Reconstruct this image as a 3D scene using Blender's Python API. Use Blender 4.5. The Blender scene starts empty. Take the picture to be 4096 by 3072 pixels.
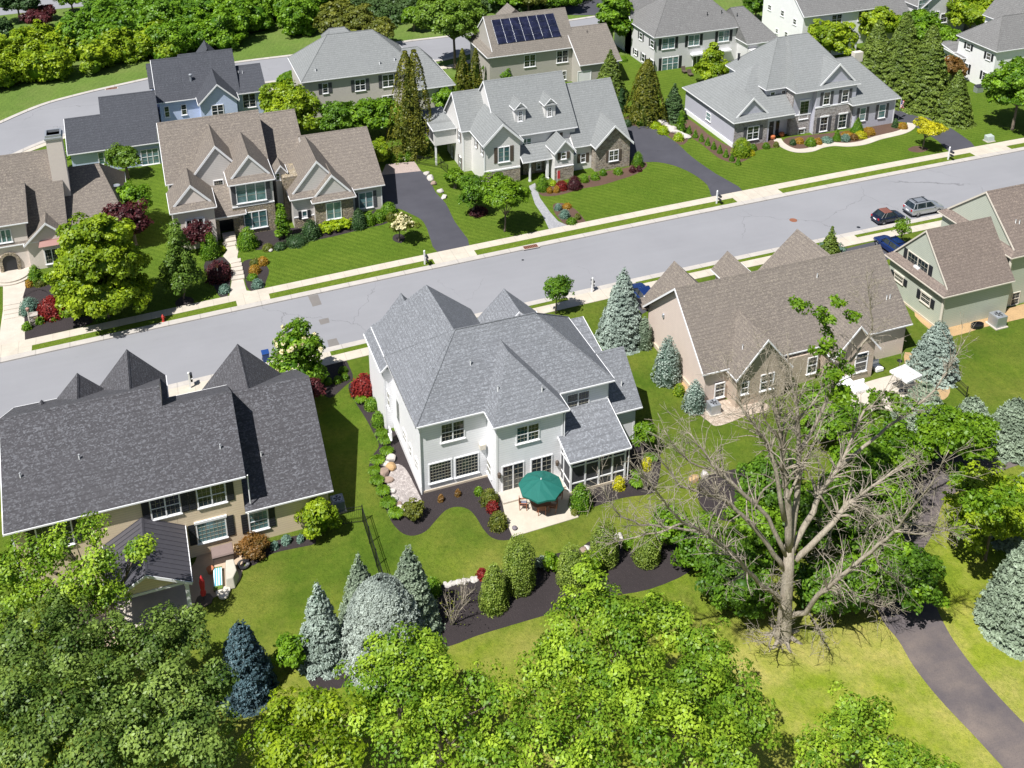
import bpy, bmesh, math, random
import numpy as np
from mathutils import Vector, Matrix
R_ = math.radians
S = bpy.context.scene
COL = S.collection
# ---------------------------------------------------------------- camera (solved from the house walls)
FPX, TH, AZ, PX0, PY0, HC = 1081.0, 0.379, 0.358, 512.0, 92.4, 60.0
def _tow(v): return Vector((v[0]*math.cos(AZ)+v[1]*math.sin(AZ), -v[0]*math.sin(AZ)+v[1]*math.cos(AZ), v[2]))
FW = _tow((0, math.cos(TH), -math.sin(TH))); UP = _tow((0, math.sin(TH), math.cos(TH))); RT = _tow((1, 0, 0))
cam = bpy.data.cameras.new('camera'); camo = bpy.data.objects.new('camera', cam); COL.objects.link(camo)
M = Matrix((RT, UP, -FW)).transposed().to_4x4(); M.translation = Vector((0, 0, HC)); camo.matrix_world = M
cam.sensor_width = 36; cam.lens = FPX/1024*36; cam.shift_y = (PY0-384)/1024; cam.clip_end = 4000; cam.clip_start = 1
S.camera = camo
# ---------------------------------------------------------------- sky, sun, exposure
SUND = Vector((-4.9, -2.6, 9.6)).normalized()
w = bpy.data.worlds.new('World'); S.world = w; w.use_nodes = True
nt = w.node_tree; bg = nt.nodes['Background']; sk = nt.nodes.new('ShaderNodeTexSky'); sk.sky_type = 'NISHITA'
sk.sun_disc = False; sk.sun_elevation = math.asin(SUND.z); sk.sun_rotation = math.atan2(SUND.x, SUND.y)
nt.links.new(sk.outputs[0], bg.inputs[0]); bg.inputs[1].default_value = 0.05
sl = bpy.data.lights.new('sun', 'SUN'); sl.energy = 5.0; sl.angle = R_(0.5); sl.color = (1, .975, .94)
so = bpy.data.objects.new('sun', sl); COL.objects.link(so); so.rotation_euler = SUND.to_track_quat('Z', 'Y').to_euler(); so.location = (0, 0, 80)
S.view_settings.view_transform = 'Standard'; S.view_settings.look = 'None'; S.view_settings.gamma = 1
S.view_settings.exposure = 0.55; S.view_settings.use_curve_mapping = False
# ---------------------------------------------------------------- measuring helpers: photo pixel -> point in the world
CP = Vector((0, 0, HC))
def ray(x, y): return FW*FPX + RT*(x-PX0) - UP*(y-PY0)
def P(x, y, z=0.1):
    d = ray(x, y); return CP + d*((z-HC)/d.z)
def PV(x, y, v): d = ray(x, y); return CP + d*(v/d.y)
def PU(x, y, u): d = ray(x, y); return CP + d*(u/d.x)
def PH(x, y, g):                                   # height on the vertical line above ground point g
    d = ray(x, y); t = math.hypot(g[0], g[1])/math.hypot(d.x, d.y); return (CP+d*t).z
# ---------------------------------------------------------------- materials
MATS = {}
def mat(name):
    m = bpy.data.materials.new(name); m.use_nodes = True; n = m.node_tree.nodes; MATS[name] = m
    return m, n, m.node_tree.links, n['Principled BSDF']
def N(n, t, **k):
    x = n.new(t)
    for a, b in k.items():
        if a.startswith('i_'): x.inputs[a[2:].replace('_', ' ')].default_value = b
        else: setattr(x, a, b)
    return x
def mixc(n, l, fac, a, b, mode='MIX'):
    x = n.new('ShaderNodeMix'); x.data_type = 'RGBA'; x.blend_type = mode
    for s, val in ((0, fac), (6, a), (7, b)):
        if hasattr(val, 'is_linked'): l.new(val, x.inputs[s])
        else: x.inputs[s].default_value = val if s == 0 else (val[0], val[1], val[2], 1)
    return x.outputs[2]
def ramp(n, l, src, a, b, c0=0, c1=1):
    x = n.new('ShaderNodeMapRange'); l.new(src, x.inputs[0]); x.inputs[1].default_value = a; x.inputs[2].default_value = b
    x.inputs[3].default_value = c0; x.inputs[4].default_value = c1; return x.outputs[0]
def pos(n): return n.new('ShaderNodeNewGeometry').outputs['Position']
def noise(n, l, scale, det=3, rough=.6, vec=None, dim=None):
    x = n.new('ShaderNodeTexNoise'); l.new(vec if vec is not None else pos(n), x.inputs['Vector']); x.inputs['Scale'].default_value = scale
    x.inputs['Detail'].default_value = det; x.inputs['Roughness'].default_value = rough; return x.outputs['Fac']
def vor(n, l, scale, out='Color', vec=None, feat='F1'):
    x = n.new('ShaderNodeTexVoronoi'); x.feature = feat; l.new(vec if vec is not None else pos(n), x.inputs['Vector']); x.inputs['Scale'].default_value = scale
    return x.outputs[out]
def scaled(n, l, s, rot=(0, 0, 0)):
    x = n.new('ShaderNodeMapping'); l.new(pos(n), x.inputs[0]); x.inputs['Scale'].default_value = s; x.inputs['Rotation'].default_value = rot; return x.outputs[0]
def bw(n, l, c): x = n.new('ShaderNodeSeparateColor'); l.new(c, x.inputs[0]); return x.outputs[0]
def bump(n, l, b, h, st=.3, d=.05):
    x = n.new('ShaderNodeBump'); l.new(h, x.inputs['Height']); x.inputs['Strength'].default_value = st; x.inputs['Distance'].default_value = d; l.new(x.outputs[0], b.inputs['Normal'])
def dk(c, f): return tuple(min(1, v*f) for v in c)
def plain(name, c, rough=.6, metal=0, var=.12, sc=3):
    m, n, l, b = mat(name)
    l.new(mixc(n, l, noise(n, l, sc, 4), dk(c, 1-var), dk(c, 1+var)), b.inputs['Base Color'])
    b.inputs['Roughness'].default_value = rough; b.inputs['Metallic'].default_value = metal; return m
def shingle(name, c, c2, sc=3.2, contrast=1.0):
    m, n, l, b = mat(name)
    v = bw(n, l, vor(n, l, sc*1.25, vec=scaled(n, l, (1, 1, 1.5)))); v2 = bw(n, l, vor(n, l, sc*3.1, vec=scaled(n, l, (1, 1, 1.7))))
    x = mixc(n, l, ramp(n, l, v, .1, .9), dk(c, 1-.13*contrast), dk(c, 1.02))
    x = mixc(n, l, ramp(n, l, v2, .55, .95, 0, .75*contrast), x, dk(c2, 1.12)); x = mixc(n, l, ramp(n, l, v2, .45, .1, 0, .6*contrast), x, dk(c, .72))
    x = mixc(n, l, ramp(n, l, noise(n, l, .25, 4), .35, .7, 0, .35), x, dk(c, 1.1))
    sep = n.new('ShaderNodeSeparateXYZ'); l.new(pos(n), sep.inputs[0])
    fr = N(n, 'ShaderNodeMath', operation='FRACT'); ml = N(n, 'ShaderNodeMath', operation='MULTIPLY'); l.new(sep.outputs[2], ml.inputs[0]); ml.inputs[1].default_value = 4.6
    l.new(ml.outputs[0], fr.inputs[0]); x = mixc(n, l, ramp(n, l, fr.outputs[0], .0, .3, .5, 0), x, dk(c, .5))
    x = mixc(n, l, ramp(n, l, noise(n, l, 1.0, 3, vec=scaled(n, l, (1.1, 1.1, .12))), .5, .75, 0, .25), x, dk(c, .72))
    l.new(x, b.inputs['Base Color']); b.inputs['Roughness'].default_value = .9; b.inputs['Specular IOR Level'].default_value = .2
    bump(n, l, b, v2, .7, .04); return m
def siding(name, c, pitch=.19, line=.5, rough=.5):
    m, n, l, b = mat(name)
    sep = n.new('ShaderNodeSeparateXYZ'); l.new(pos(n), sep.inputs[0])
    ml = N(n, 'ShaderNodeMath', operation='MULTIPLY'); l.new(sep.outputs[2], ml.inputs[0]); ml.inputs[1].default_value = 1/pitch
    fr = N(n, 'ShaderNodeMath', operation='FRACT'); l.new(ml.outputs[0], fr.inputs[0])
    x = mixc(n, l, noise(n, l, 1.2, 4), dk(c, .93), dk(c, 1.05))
    x = mixc(n, l, ramp(n, l, fr.outputs[0], .78, .97, 0, line), x, dk(c, .42))  # lap gap darkened, with the shadow line under each lap painted in
    x = mixc(n, l, ramp(n, l, noise(n, l, 1, 3, vec=scaled(n, l, (2, 2, .15))), .55, .8, 0, .12), x, dk(c, .7))
    l.new(x, b.inputs['Base Color']); b.inputs['Roughness'].default_value = rough
    bump(n, l, b, fr.outputs[0], .25, .02); return m
def stone(name, c1, c2, c3, sc=3.0):
    m, n, l, b = mat(name)
    vec = scaled(n, l, (1, 1, 1.9))
    e = vor(n, l, sc, 'Distance', vec, 'DISTANCE_TO_EDGE'); col = vor(n, l, sc, 'Color', vec)
    s = n.new('ShaderNodeSeparateColor'); l.new(col, s.inputs[0])
    x = mixc(n, l, s.outputs[0], c1, c2); x = mixc(n, l, ramp(n, l, s.outputs[1], .6, .9), x, c3)
    x = mixc(n, l, ramp(n, l, noise(n, l, 9, 4), .35, .7, 0, .5), x, dk(c1, .6))
    x = mixc(n, l, ramp(n, l, e, .0, .07, .75, 0), x, dk(c1, .32))
    l.new(x, b.inputs['Base Color']); b.inputs['Roughness'].default_value = .9
    bump(n, l, b, ramp(n, l, e, 0, .15), .8, .08); return m
def leafm(name, c1, c2, tr=.35, c3=None):
    m, n, l, b = mat(name)
    at = N(n, 'ShaderNodeAttribute', attribute_name='var')
    x = mixc(n, l, at.outputs['Fac'], c1, c2)
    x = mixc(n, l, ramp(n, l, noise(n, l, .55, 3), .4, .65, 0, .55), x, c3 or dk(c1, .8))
    d = n.new('ShaderNodeBsdfDiffuse'); t = n.new('ShaderNodeBsdfTranslucent'); g = n.new('ShaderNodeBsdfGlossy'); g.inputs['Roughness'].default_value = .45
    g.inputs['Color'].default_value = (.8, .85, .8, 1)
    l.new(x, d.inputs[0]); tc = mixc(n, l, 1.0, x, (1.0, 1.0, .35), 'MULTIPLY'); l.new(tc, t.inputs[0])
    a = n.new('ShaderNodeMixShader'); a.inputs[0].default_value = tr; l.new(d.outputs[0], a.inputs[1]); l.new(t.outputs[0], a.inputs[2])
    c = n.new('ShaderNodeMixShader'); c.inputs[0].default_value = .02; l.new(a.outputs[0], c.inputs[1]); l.new(g.outputs[0], c.inputs[2])
    l.new(c.outputs[0], n['Material Output'].inputs[0]); n.remove(b); return m
def glassm(name, c, rough=.08, blind_refl=None):
    m, n, l, b = mat(name)
    if blind_refl:
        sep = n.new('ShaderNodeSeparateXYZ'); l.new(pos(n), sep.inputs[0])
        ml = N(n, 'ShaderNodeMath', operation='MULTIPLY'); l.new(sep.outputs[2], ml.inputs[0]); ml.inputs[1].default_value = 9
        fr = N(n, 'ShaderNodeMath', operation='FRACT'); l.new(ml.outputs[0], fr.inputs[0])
        x = mixc(n, l, fr.outputs[0], blind_refl, dk(blind_refl, .6)); x = mixc(n, l, ramp(n, l, noise(n, l, .8, 3), .35, .65), x, c)  # blind slats in a teal that also paints in reflected trees and sky
    else: x = mixc(n, l, ramp(n, l, noise(n, l, 1.3, 4), .4, .7), c, dk(c, 2.6))
    l.new(x, b.inputs['Base Color']); b.inputs['Roughness'].default_value = rough; b.inputs['Specular IOR Level'].default_value = .9
    return m
def grass(name, ca, cb, cdry, stripe=(0, 0, .6), dry=.4, st=.35):
    m, n, l, b = mat(name)
    x = mixc(n, l, ramp(n, l, noise(n, l, .22, 5, .65), .35, .65), ca, cb)
    x = mixc(n, l, ramp(n, l, noise(n, l, .09, 4, .7), .45, .68, 0, dry), x, cdry)
    wv = n.new('ShaderNodeTexWave'); l.new(scaled(n, l, (1, 1, 1), stripe), wv.inputs[0]); wv.inputs['Scale'].default_value = .42; wv.inputs['Distortion'].default_value = 2.5; wv.inputs['Detail'].default_value = 3; wv.inputs['Detail Scale'].default_value = .8
    x = mixc(n, l, ramp(n, l, wv.outputs['Fac'], .2, .8, 0, st), x, dk(ca, .72))
    x = mixc(n, l, ramp(n, l, noise(n, l, 1.6, 5, .75), .45, .7, 0, .5), x, dk(ca, .62))
    x = mixc(n, l, ramp(n, l, noise(n, l, 7, 3, .8), .42, .66, 0, .6), x, dk(cb, 1.35))
    x = mixc(n, l, ramp(n, l, noise(n, l, 11, 3, .8, vec=scaled(n, l, (1, 1, 1), (0, 0, 1))), .5, .64, 0, .55), x, dk(ca, .45))
    l.new(x, b.inputs['Base Color']); b.inputs['Roughness'].default_value = .95; b.inputs['Specular IOR Level'].default_value = .1
    bump(n, l, b, noise(n, l, 6, 4, .8), .9, .12); return m
def blend_lawn(name, near, far, y0, y1):
    """one lawn whose turf changes gradually from dry (small v) to green (large v)"""
    m, n, l, b = mat(name); p = n.new('ShaderNodeSeparateXYZ'); l.new(pos(n), p.inputs[0])
    nz = noise(n, l, .09, 4, .6); a = N(n, 'ShaderNodeMath', operation='MULTIPLY_ADD'); l.new(nz, a.inputs[0]); a.inputs[1].default_value = 26; l.new(p.outputs[1], a.inputs[2])
    f = ramp(n, l, a.outputs[0], y0+13, y1+13)
    ca = mixc(n, l, f, near[0], far[0]); cb = mixc(n, l, f, near[1], far[1]); cd = mixc(n, l, f, near[2], far[2])
    x = mixc(n, l, ramp(n, l, noise(n, l, .22, 5, .65), .35, .65), ca, cb)
    dry = N(n, 'ShaderNodeMath', operation='MULTIPLY'); l.new(ramp(n, l, noise(n, l, .13, 5, .7), .42, .66), dry.inputs[0]); l.new(ramp(n, l, f, 0, 1, .85, .35), dry.inputs[1])
    x = mixc(n, l, dry.outputs[0], x, cd)
    x = mixc(n, l, ramp(n, l, noise(n, l, 1.3, 5, .75), .45, .7, 0, .4), x, mixc(n, l, 1.0, x, (.62, .66, .6), 'MULTIPLY'))
    x = mixc(n, l, ramp(n, l, noise(n, l, .7, 3, .6, vec=scaled(n, l, (1, .25, 1), (0, 0, .5))), .5, .7, 0, .35), x, mixc(n, l, 1.0, x, (1.25, 1.18, 1.1), 'MULTIPLY'))
    x = mixc(n, l, ramp(n, l, noise(n, l, 4.5, 4, .85), .48, .62, 0, .55), x, mixc(n, l, 1.0, x, (.5, .58, .45), 'MULTIPLY'))
    x = mixc(n, l, ramp(n, l, noise(n, l, 3.1, 4, .85), .54, .66, 0, .5), x, mixc(n, l, 1.0, x, (1.45, 1.3, 1.2), 'MULTIPLY'))
    l.new(x, b.inputs['Base Color']); b.inputs['Roughness'].default_value = .95; b.inputs['Specular IOR Level'].default_value = .1
    bump(n, l, b, noise(n, l, 6, 4, .8), .9, .12); return m
def asphalt(name, c, c2, sc=.25, grain=.5):
    m, n, l, b = mat(name)
    x = mixc(n, l, ramp(n, l, noise(n, l, sc, 5, .6), .35, .68), c, c2)
    x = mixc(n, l, ramp(n, l, noise(n, l, 1, 4, vec=scaled(n, l, (.05, 1.1, 1), (0, 0, -.02))), .45, .7, 0, .35), x, dk(c, 1.13))
    x = mixc(n, l, ramp(n, l, noise(n, l, 14, 3, .8), .45, .7, 0, grain*.5), x, dk(c, .7))
    wp = n.new('ShaderNodeVectorMath'); wp.operation = 'MULTIPLY_ADD'; nn_ = n.new('ShaderNodeTexNoise'); nn_.inputs['Scale'].default_value = .9; nn_.inputs['Detail'].default_value = 4; l.new(pos(n), nn_.inputs['Vector'])
    l.new(nn_.outputs['Color'], wp.inputs[0]); wp.inputs[1].default_value = (1.6, 1.6, 0); l.new(pos(n), wp.inputs[2])
    ck = vor(n, l, .085, 'Distance', wp.outputs[0], 'DISTANCE_TO_EDGE'); cm = N(n, 'ShaderNodeMath', operation='MULTIPLY'); l.new(ramp(n, l, ck, .0, .004, 1, 0), cm.inputs[0]); l.new(ramp(n, l, noise(n, l, .06, 2), .5, .58, 0, .6), cm.inputs[1])
    x = mixc(n, l, cm.outputs[0], x, dk(c, .4))
    x = mixc(n, l, ramp(n, l, noise(n, l, .5, 2), .72, .78, 0, .3), x, dk(c, .6))
    l.new(x, b.inputs['Base Color']); b.inputs['Roughness'].default_value = .9; b.inputs['Specular IOR Level'].default_value = .25
    return m
def mulch(name, c, fleck):
    m, n, l, b = mat(name)
    x = mixc(n, l, noise(n, l, 5, 5, .8), dk(c, .6), dk(c, 1.5))
    v = vor(n, l, 7, 'Distance'); x = mixc(n, l, ramp(n, l, v, .06, .14, .8, 0), x, fleck)
    x = mixc(n, l, ramp(n, l, noise(n, l, .4, 3), .4, .7, 0, .4), x, dk(c, 1.6))
    l.new(x, b.inputs['Base Color']); b.inputs['Roughness'].default_value = .95; bump(n, l, b, noise(n, l, 9, 4), .8, .08); return m
def slab(name, c, joint=1.5):
    m, n, l, b = mat(name)
    x = mixc(n, l, ramp(n, l, noise(n, l, .7, 5, .7), .35, .7), dk(c, .88), dk(c, 1.08)); x = mixc(n, l, ramp(n, l, noise(n, l, 9, 3), .4, .75, 0, .3), x, dk(c, .75))
    if joint:
        s = n.new('ShaderNodeSeparateXYZ'); l.new(pos(n), s.inputs[0]); ml = N(n, 'ShaderNodeMath', operation='MULTIPLY'); l.new(s.outputs[0], ml.inputs[0]); ml.inputs[1].default_value = 1/joint
        fr = N(n, 'ShaderNodeMath', operation='FRACT'); l.new(ml.outputs[0], fr.inputs[0]); x = mixc(n, l, ramp(n, l, fr.outputs[0], .0, .045, .65, 0), x, dk(c, .45))
    l.new(x, b.inputs['Base Color']); b.inputs['Roughness'].default_value = .85; return m
def gravelm(name, c, c2):
    m, n, l, b = mat(name); v = vor(n, l, 5.5)
    x = mixc(n, l, bw(n, l, v), c, c2); e = vor(n, l, 5.5, 'Distance', None, 'DISTANCE_TO_EDGE'); x = mixc(n, l, ramp(n, l, e, 0, .1, .6, 0), x, dk(c, .4))
    l.new(x, b.inputs['Base Color']); b.inputs['Roughness'].default_value = .9; bump(n, l, b, e, .7, .1); return m
def bark(name, c, c2):
    m, n, l, b = mat(name)
    x = mixc(n, l, ramp(n, l, noise(n, l, 3, 5, .7, vec=scaled(n, l, (1.5, 1.5, .5))), .35, .65), c, c2); x = mixc(n, l, ramp(n, l, noise(n, l, 12, 3), .5, .7, 0, .5), x, dk(c, .4))
    l.new(x, b.inputs['Base Color']); b.inputs['Roughness'].default_value = .95; bump(n, l, b, noise(n, l, 9, 4, vec=scaled(n, l, (2, 2, .5))), .8, .06); return m

MUNT = plain('muntin', (.36, .34, .27), .5); WHITE = plain('white_trim', (.80, .80, .81), .5, var=.05)
CREAM = plain('cream_trim', (.62, .57, .49), .6, var=.06)
DARK = plain('dark_paint', (.018, .02, .026), .5)
BLACK = plain('black_metal', (.012, .012, .014), .4)
BROWNP = plain('brown_paint', (.10, .075, .058), .6)
GREYSH = plain('grey_shutter', (.085, .085, .095), .6)
METAL = plain('galvanised_metal', (.45, .47, .5), .4, .6)
CONC = slab('concrete', (.50, .45, .385), 0)
WALK = slab('sidewalk_concrete', (.50, .45, .375), 1.5)
KERBM = slab('kerb_concrete', (.44, .41, .375), 3)
PAVER = slab('paver', (.38, .31, .29), 0)
ROADM = asphalt('road_asphalt', (.228, .230, .245), (.252, .254, .27), .12, .35)
DRIVE = asphalt('driveway_asphalt', (.058, .058, .07), (.072, .072, .086), .3, .5)
OLDDRIVE = asphalt('worn_driveway_asphalt', (.075, .068, .078), (.19, .155, .135), .22, .8)
PATCHM = asphalt('patched_asphalt', (.17, .158, .15), (.19, .178, .166), .5, .5)
MULCHD = mulch('dark_mulch', (.024, .018, .019), (.12, .10, .09))
MULCHB = mulch('brown_mulch', (.085, .048, .033), (.18, .12, .08))
SOIL = mulch('sandy_soil', (.36, .24, .12), (.45, .33, .2))
GRAVEL = gravelm('pale_gravel', (.42, .38, .36), (.25, .22, .21))
TANGRAVEL = gravelm('tan_gravel', (.50, .42, .34), (.33, .26, .2))
ROCK = stone('field_stone', (.36, .32, .28), (.46, .42, .38), (.30, .2, .12), 1.1)
GRS = grass('lawn_grass', (.085, .138, .012), (.125, .178, .02), (.22, .20, .045), (0, 0, .9), .22)
GRN = grass('front_lawn_grass', (.064, .120, .010), (.108, .165, .018), (.20, .195, .035), (0, 0, -.75), .15, .5)
GRF = grass('dry_lawn_grass', (.155, .195, .03), (.225, .235, .055), (.38, .31, .14), (0, 0, .4), .8, .15)
GRX = blend_lawn('rear_lawn_grass', ((.17, .235, .018), (.26, .30, .032), (.42, .36, .12)), ((.062, .112, .010), (.098, .150, .016), (.20, .185, .04)), 40, 60)
GRM = grass('rough_grass', (.09, .15, .03), (.13, .2, .04), (.25, .23, .1), (0, 0, .4), .4, .2)
GL = glassm('window_glass', (.012, .018, .022)); GLB = glassm('blind_reflection_glass', (.06, .14, .15), .12, (.22, .36, .38)); GLT = glassm('teal_reflection_glass', (.02, .07, .08), .1, (.16, .30, .30))  # teal panes: blinds plus a reflection put into the colour
SCREEN = plain('insect_screen', (.05, .052, .058), .7, var=.4)
SOLAR = glassm('solar_cell', (.008, .009, .022), .15)
R_W = shingle('grey_shingle', (.180, .188, .204), (.275, .29, .315), 3.0, .9)
R_T = shingle('charcoal_shingle', (.078, .076, .083), (.145, .148, .162), 3.0, 1.05)
R_B = shingle('taupe_shingle', (.185, .160, .140), (.27, .235, .19), 3.4)
R_G = shingle('warm_brown_shingle', (.185, .15, .132), (.26, .21, .175), 3.4)
R_H = shingle('pale_grey_shingle', (.225, .235, .235), (.31, .322, .32), 4.5, .6)
R_X = shingle('mid_grey_shingle', (.17, .168, .166), (.27, .27, .265), 4, .8)
R_L = shingle('slate_shingle', (.066, .07, .082), (.10, .105, .12), 4, .8)
R_S = shingle('driftwood_shingle', (.19, .17, .148), (.30, .265, .225), 4, .8)
R_M = plain('standing_seam_metal', (.085, .082, .095), .45, .2)
COPPER = plain('copper_roof', (.30, .16, .14), .5, .3)
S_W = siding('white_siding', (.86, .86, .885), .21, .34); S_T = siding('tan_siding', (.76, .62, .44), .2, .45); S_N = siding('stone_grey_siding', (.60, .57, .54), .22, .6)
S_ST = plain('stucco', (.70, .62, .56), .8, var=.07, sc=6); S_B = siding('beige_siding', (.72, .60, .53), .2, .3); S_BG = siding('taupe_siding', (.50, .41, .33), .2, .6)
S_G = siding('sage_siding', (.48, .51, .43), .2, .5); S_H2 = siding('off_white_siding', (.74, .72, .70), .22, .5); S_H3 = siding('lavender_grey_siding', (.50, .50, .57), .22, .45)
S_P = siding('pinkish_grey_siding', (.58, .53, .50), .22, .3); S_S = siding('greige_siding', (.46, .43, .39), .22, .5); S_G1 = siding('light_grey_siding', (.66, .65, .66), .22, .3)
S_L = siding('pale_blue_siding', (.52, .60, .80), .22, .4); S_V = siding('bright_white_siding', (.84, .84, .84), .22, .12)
ST_N = stone('golden_ledge_stone', (.36, .29, .19), (.44, .38, .29), (.28, .24, .2), 3.1); ST_2 = stone('warm_field_stone', (.40, .33, .25), (.46, .42, .36), (.26, .22, .2), 3.0); ST_3 = stone('pale_ledge_stone', (.46, .43, .42), (.55, .52, .50), (.34, .29, .27), 3.6)
FOUND = plain('parged_foundation', (.52, .44, .34), .9, var=.15)
WOOD = plain('cedar_wood', (.30, .11, .05), .6, var=.2); TEAL = plain('green_canvas', (.005, .115, .092), .8, var=.08)
TRUNK = bark('brown_bark', (.14, .11, .085), (.2, .16, .12)); DEAD = bark('dead_bark', (.38, .335, .265), (.23, .195, .15))
# ---------------------------------------------------------------- mesh building
class MB:
    def __init__(s): s.v = []; s.f = []
    def poly(s, pts): i = len(s.v); s.v += [tuple(p) for p in pts]; s.f.append(tuple(range(i, i+len(pts)))); return s
    def solid(s, a, b):                            # two matching loops joined
        n = len(a); i = len(s.v); s.v += [tuple(p) for p in a]+[tuple(p) for p in b]
        s.f.append(tuple(range(i+n-1, i-1, -1))); s.f.append(tuple(range(i+n, i+2*n)))
        for k in range(n): j = (k+1) % n; s.f.append((i+k, i+j, i+n+j, i+n+k))
        return s
    def box(s, x0, x1, y0, y1, z0, z1):
        a = [(x0, y0), (x1, y0), (x1, y1), (x0, y1)]; return s.solid([(p[0], p[1], z0) for p in a], [(p[0], p[1], z1) for p in a])
    def prism(s, pts, z0, z1): return s.solid([(p[0], p[1], z0) for p in pts], [(p[0], p[1], z1) for p in pts])
    def extr(s, pts, d): d = Vector(d); return s.solid(pts, [tuple(Vector(p)+d) for p in pts])
    def tube(s, pts, rad, n=8, cap=True):
        pts = [Vector(p) for p in pts]; rad = [rad]*len(pts) if not hasattr(rad, '__len__') else rad
        i0 = len(s.v); up = None
        for k, p in enumerate(pts):
            t = (pts[min(k+1, len(pts)-1)]-pts[max(k-1, 0)]).normalized()
            if up is None: up = t.orthogonal().normalized()
            up = (up-t*up.dot(t)); up = up.normalized() if up.length > 1e-4 else t.orthogonal().normalized(); sd = t.cross(up)
            for j in range(n): a = 2*math.pi*j/n; s.v.append(tuple(p+(up*math.cos(a)+sd*math.sin(a))*rad[k]))
        for k in range(len(pts)-1):
            for j in range(n): a = i0+k*n+j; b = i0+k*n+(j+1) % n; s.f.append((a, b, b+n, a+n))
        if cap: s.f.append(tuple(range(i0+n-1, i0-1, -1))); e = i0+(len(pts)-1)*n; s.f.append(tuple(range(e, e+n)))
        return s
    def lathe(s, c, prof, n=16, sq=1):
        i0 = len(s.v)
        for r, z in prof:
            for j in range(n): a = 2*math.pi*j/n; s.v.append((c[0]+r*math.cos(a), c[1]+r*math.sin(a)*sq, c[2]+z))
        for k in range(len(prof)-1):
            for j in range(n): a = i0+k*n+j; b = i0+k*n+(j+1) % n; s.f.append((a, b, b+n, a+n))
        s.f.append(tuple(range(i0+n-1, i0-1, -1))); e = i0+(len(prof)-1)*n; s.f.append(tuple(range(e, e+n))); return s
    def build(s, name, m, parent=None, org=None, smooth=False, bevel=0):
        me = bpy.data.meshes.new(name); o0 = Vector(org) if org is not None else (root_of(parent).location.copy() if parent else Vector())
        me.from_pydata([tuple(Vector(v)-o0) for v in s.v], [], s.f); me.update(); me.materials.append(m)
        bm = bmesh.new(); bm.from_mesh(me); bmesh.ops.recalc_face_normals(bm, faces=bm.faces[:])
        bm.to_mesh(me); bm.free()
        if smooth: me.polygons.foreach_set('use_smooth', [True]*len(me.polygons))
        o = bpy.data.objects.new(name, me); COL.objects.link(o)
        if parent: o.parent = parent
        else: o.location = o0
        if bevel: md = o.modifiers.new('bevel', 'BEVEL'); md.width = bevel; md.segments = 2; md.limit_method = 'ANGLE'
        return o
def root_of(o):
    while o.parent: o = o.parent
    return o
def tag(o, label, cat, group=None):
    o['label'] = label; o['category'] = cat
    if group: o['group'] = group
    return o
def thing(name, label, cat, loc, group=None):
    o = bpy.data.objects.new(name, None); COL.objects.link(o); o.location = loc; o.empty_display_size = .3; return tag(o, label, cat, group)
def struct(o, kind='structure'): o['kind'] = kind; return o
def dup(root, loc, label, rot=None):
    def cp(o, par):
        c = o.copy(); COL.objects.link(c); c.parent = par
        for ch in [x for x in list(bpy.data.objects) if x.parent == o]: cp(ch, c)
        return c
    r = cp(root, None); r.location = loc; r['label'] = label
    if rot is not None: r.rotation_euler = (0, 0, rot)
    return r
# ---------------------------------------------------------------- foliage
def qmesh(name, V, var, m, parent, org, core=None):
    n = len(V)//4; me = bpy.data.meshes.new(name); V = V-np.array(org)
    F = np.arange(n*4, dtype=np.int32); nf = n; loops = n*4
    if core is not None:
        cv, cf = core; cv = cv-np.array(org); V = np.vstack([V, cv]); F = np.concatenate([F, (cf+n*4).ravel()]); nf += len(cf); loops += len(cf)*3
    st = np.arange(n)*4
    if core is not None: st = np.concatenate([st, n*4+np.arange(len(cf))*3])
    me.vertices.add(len(V)); me.vertices.foreach_set('co', V.astype(np.float32).ravel())
    me.loops.add(loops); me.loops.foreach_set('vertex_index', F.astype(np.int32)); me.polygons.add(nf); me.polygons.foreach_set('loop_start', st.astype(np.int32))
    me.update(calc_edges=True)
    a = me.attributes.new('var', 'FLOAT', 'FACE'); vv = var if core is None else np.concatenate([var, np.zeros(len(cf))]); a.data.foreach_set('value', vv.astype(np.float32))  # core faces take the darkest leaf tone, painting shade into the gaps
    me.materials.append(m); o = bpy.data.objects.new(name, me); COL.objects.link(o)
    if parent: o.parent = parent
    else: o.location = org
    return o
_ico = None
def ico():
    global _ico
    if _ico is None:
        bm = bmesh.new(); bmesh.ops.create_icosphere(bm, subdivisions=2, radius=1); bm.verts.ensure_lookup_table()
        _ico = (np.array([v.co[:] for v in bm.verts]), np.array([[v.index for v in f.verts] for f in bm.faces])); bm.free()
    return _ico
def unit(a): return a/np.maximum(np.linalg.norm(a, axis=1, keepdims=True), 1e-9)
def quads(r, C, Nn, size, asp=.62, jit=.6):
    """leaf quads (kite shaped) centred on C, facing roughly along Nn"""
    n = len(C); Nn = unit(Nn+r.normal(0, jit, (n, 3))); T = unit(np.cross(Nn, r.normal(0, 1, (n, 3)))); B = np.cross(Nn, T)
    s = (size*r.uniform(.65, 1.35, n))[:, None]; V = np.empty((n, 4, 3)); f = r.uniform(-.22, .22, (n, 1))*s
    V[:, 0] = C-T*s*.5; V[:, 1] = C+B*s*asp*.5+Nn*f; V[:, 2] = C+T*s*.5; V[:, 3] = C-B*s*asp*.5+Nn*f; return V.reshape(-1, 3)
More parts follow.
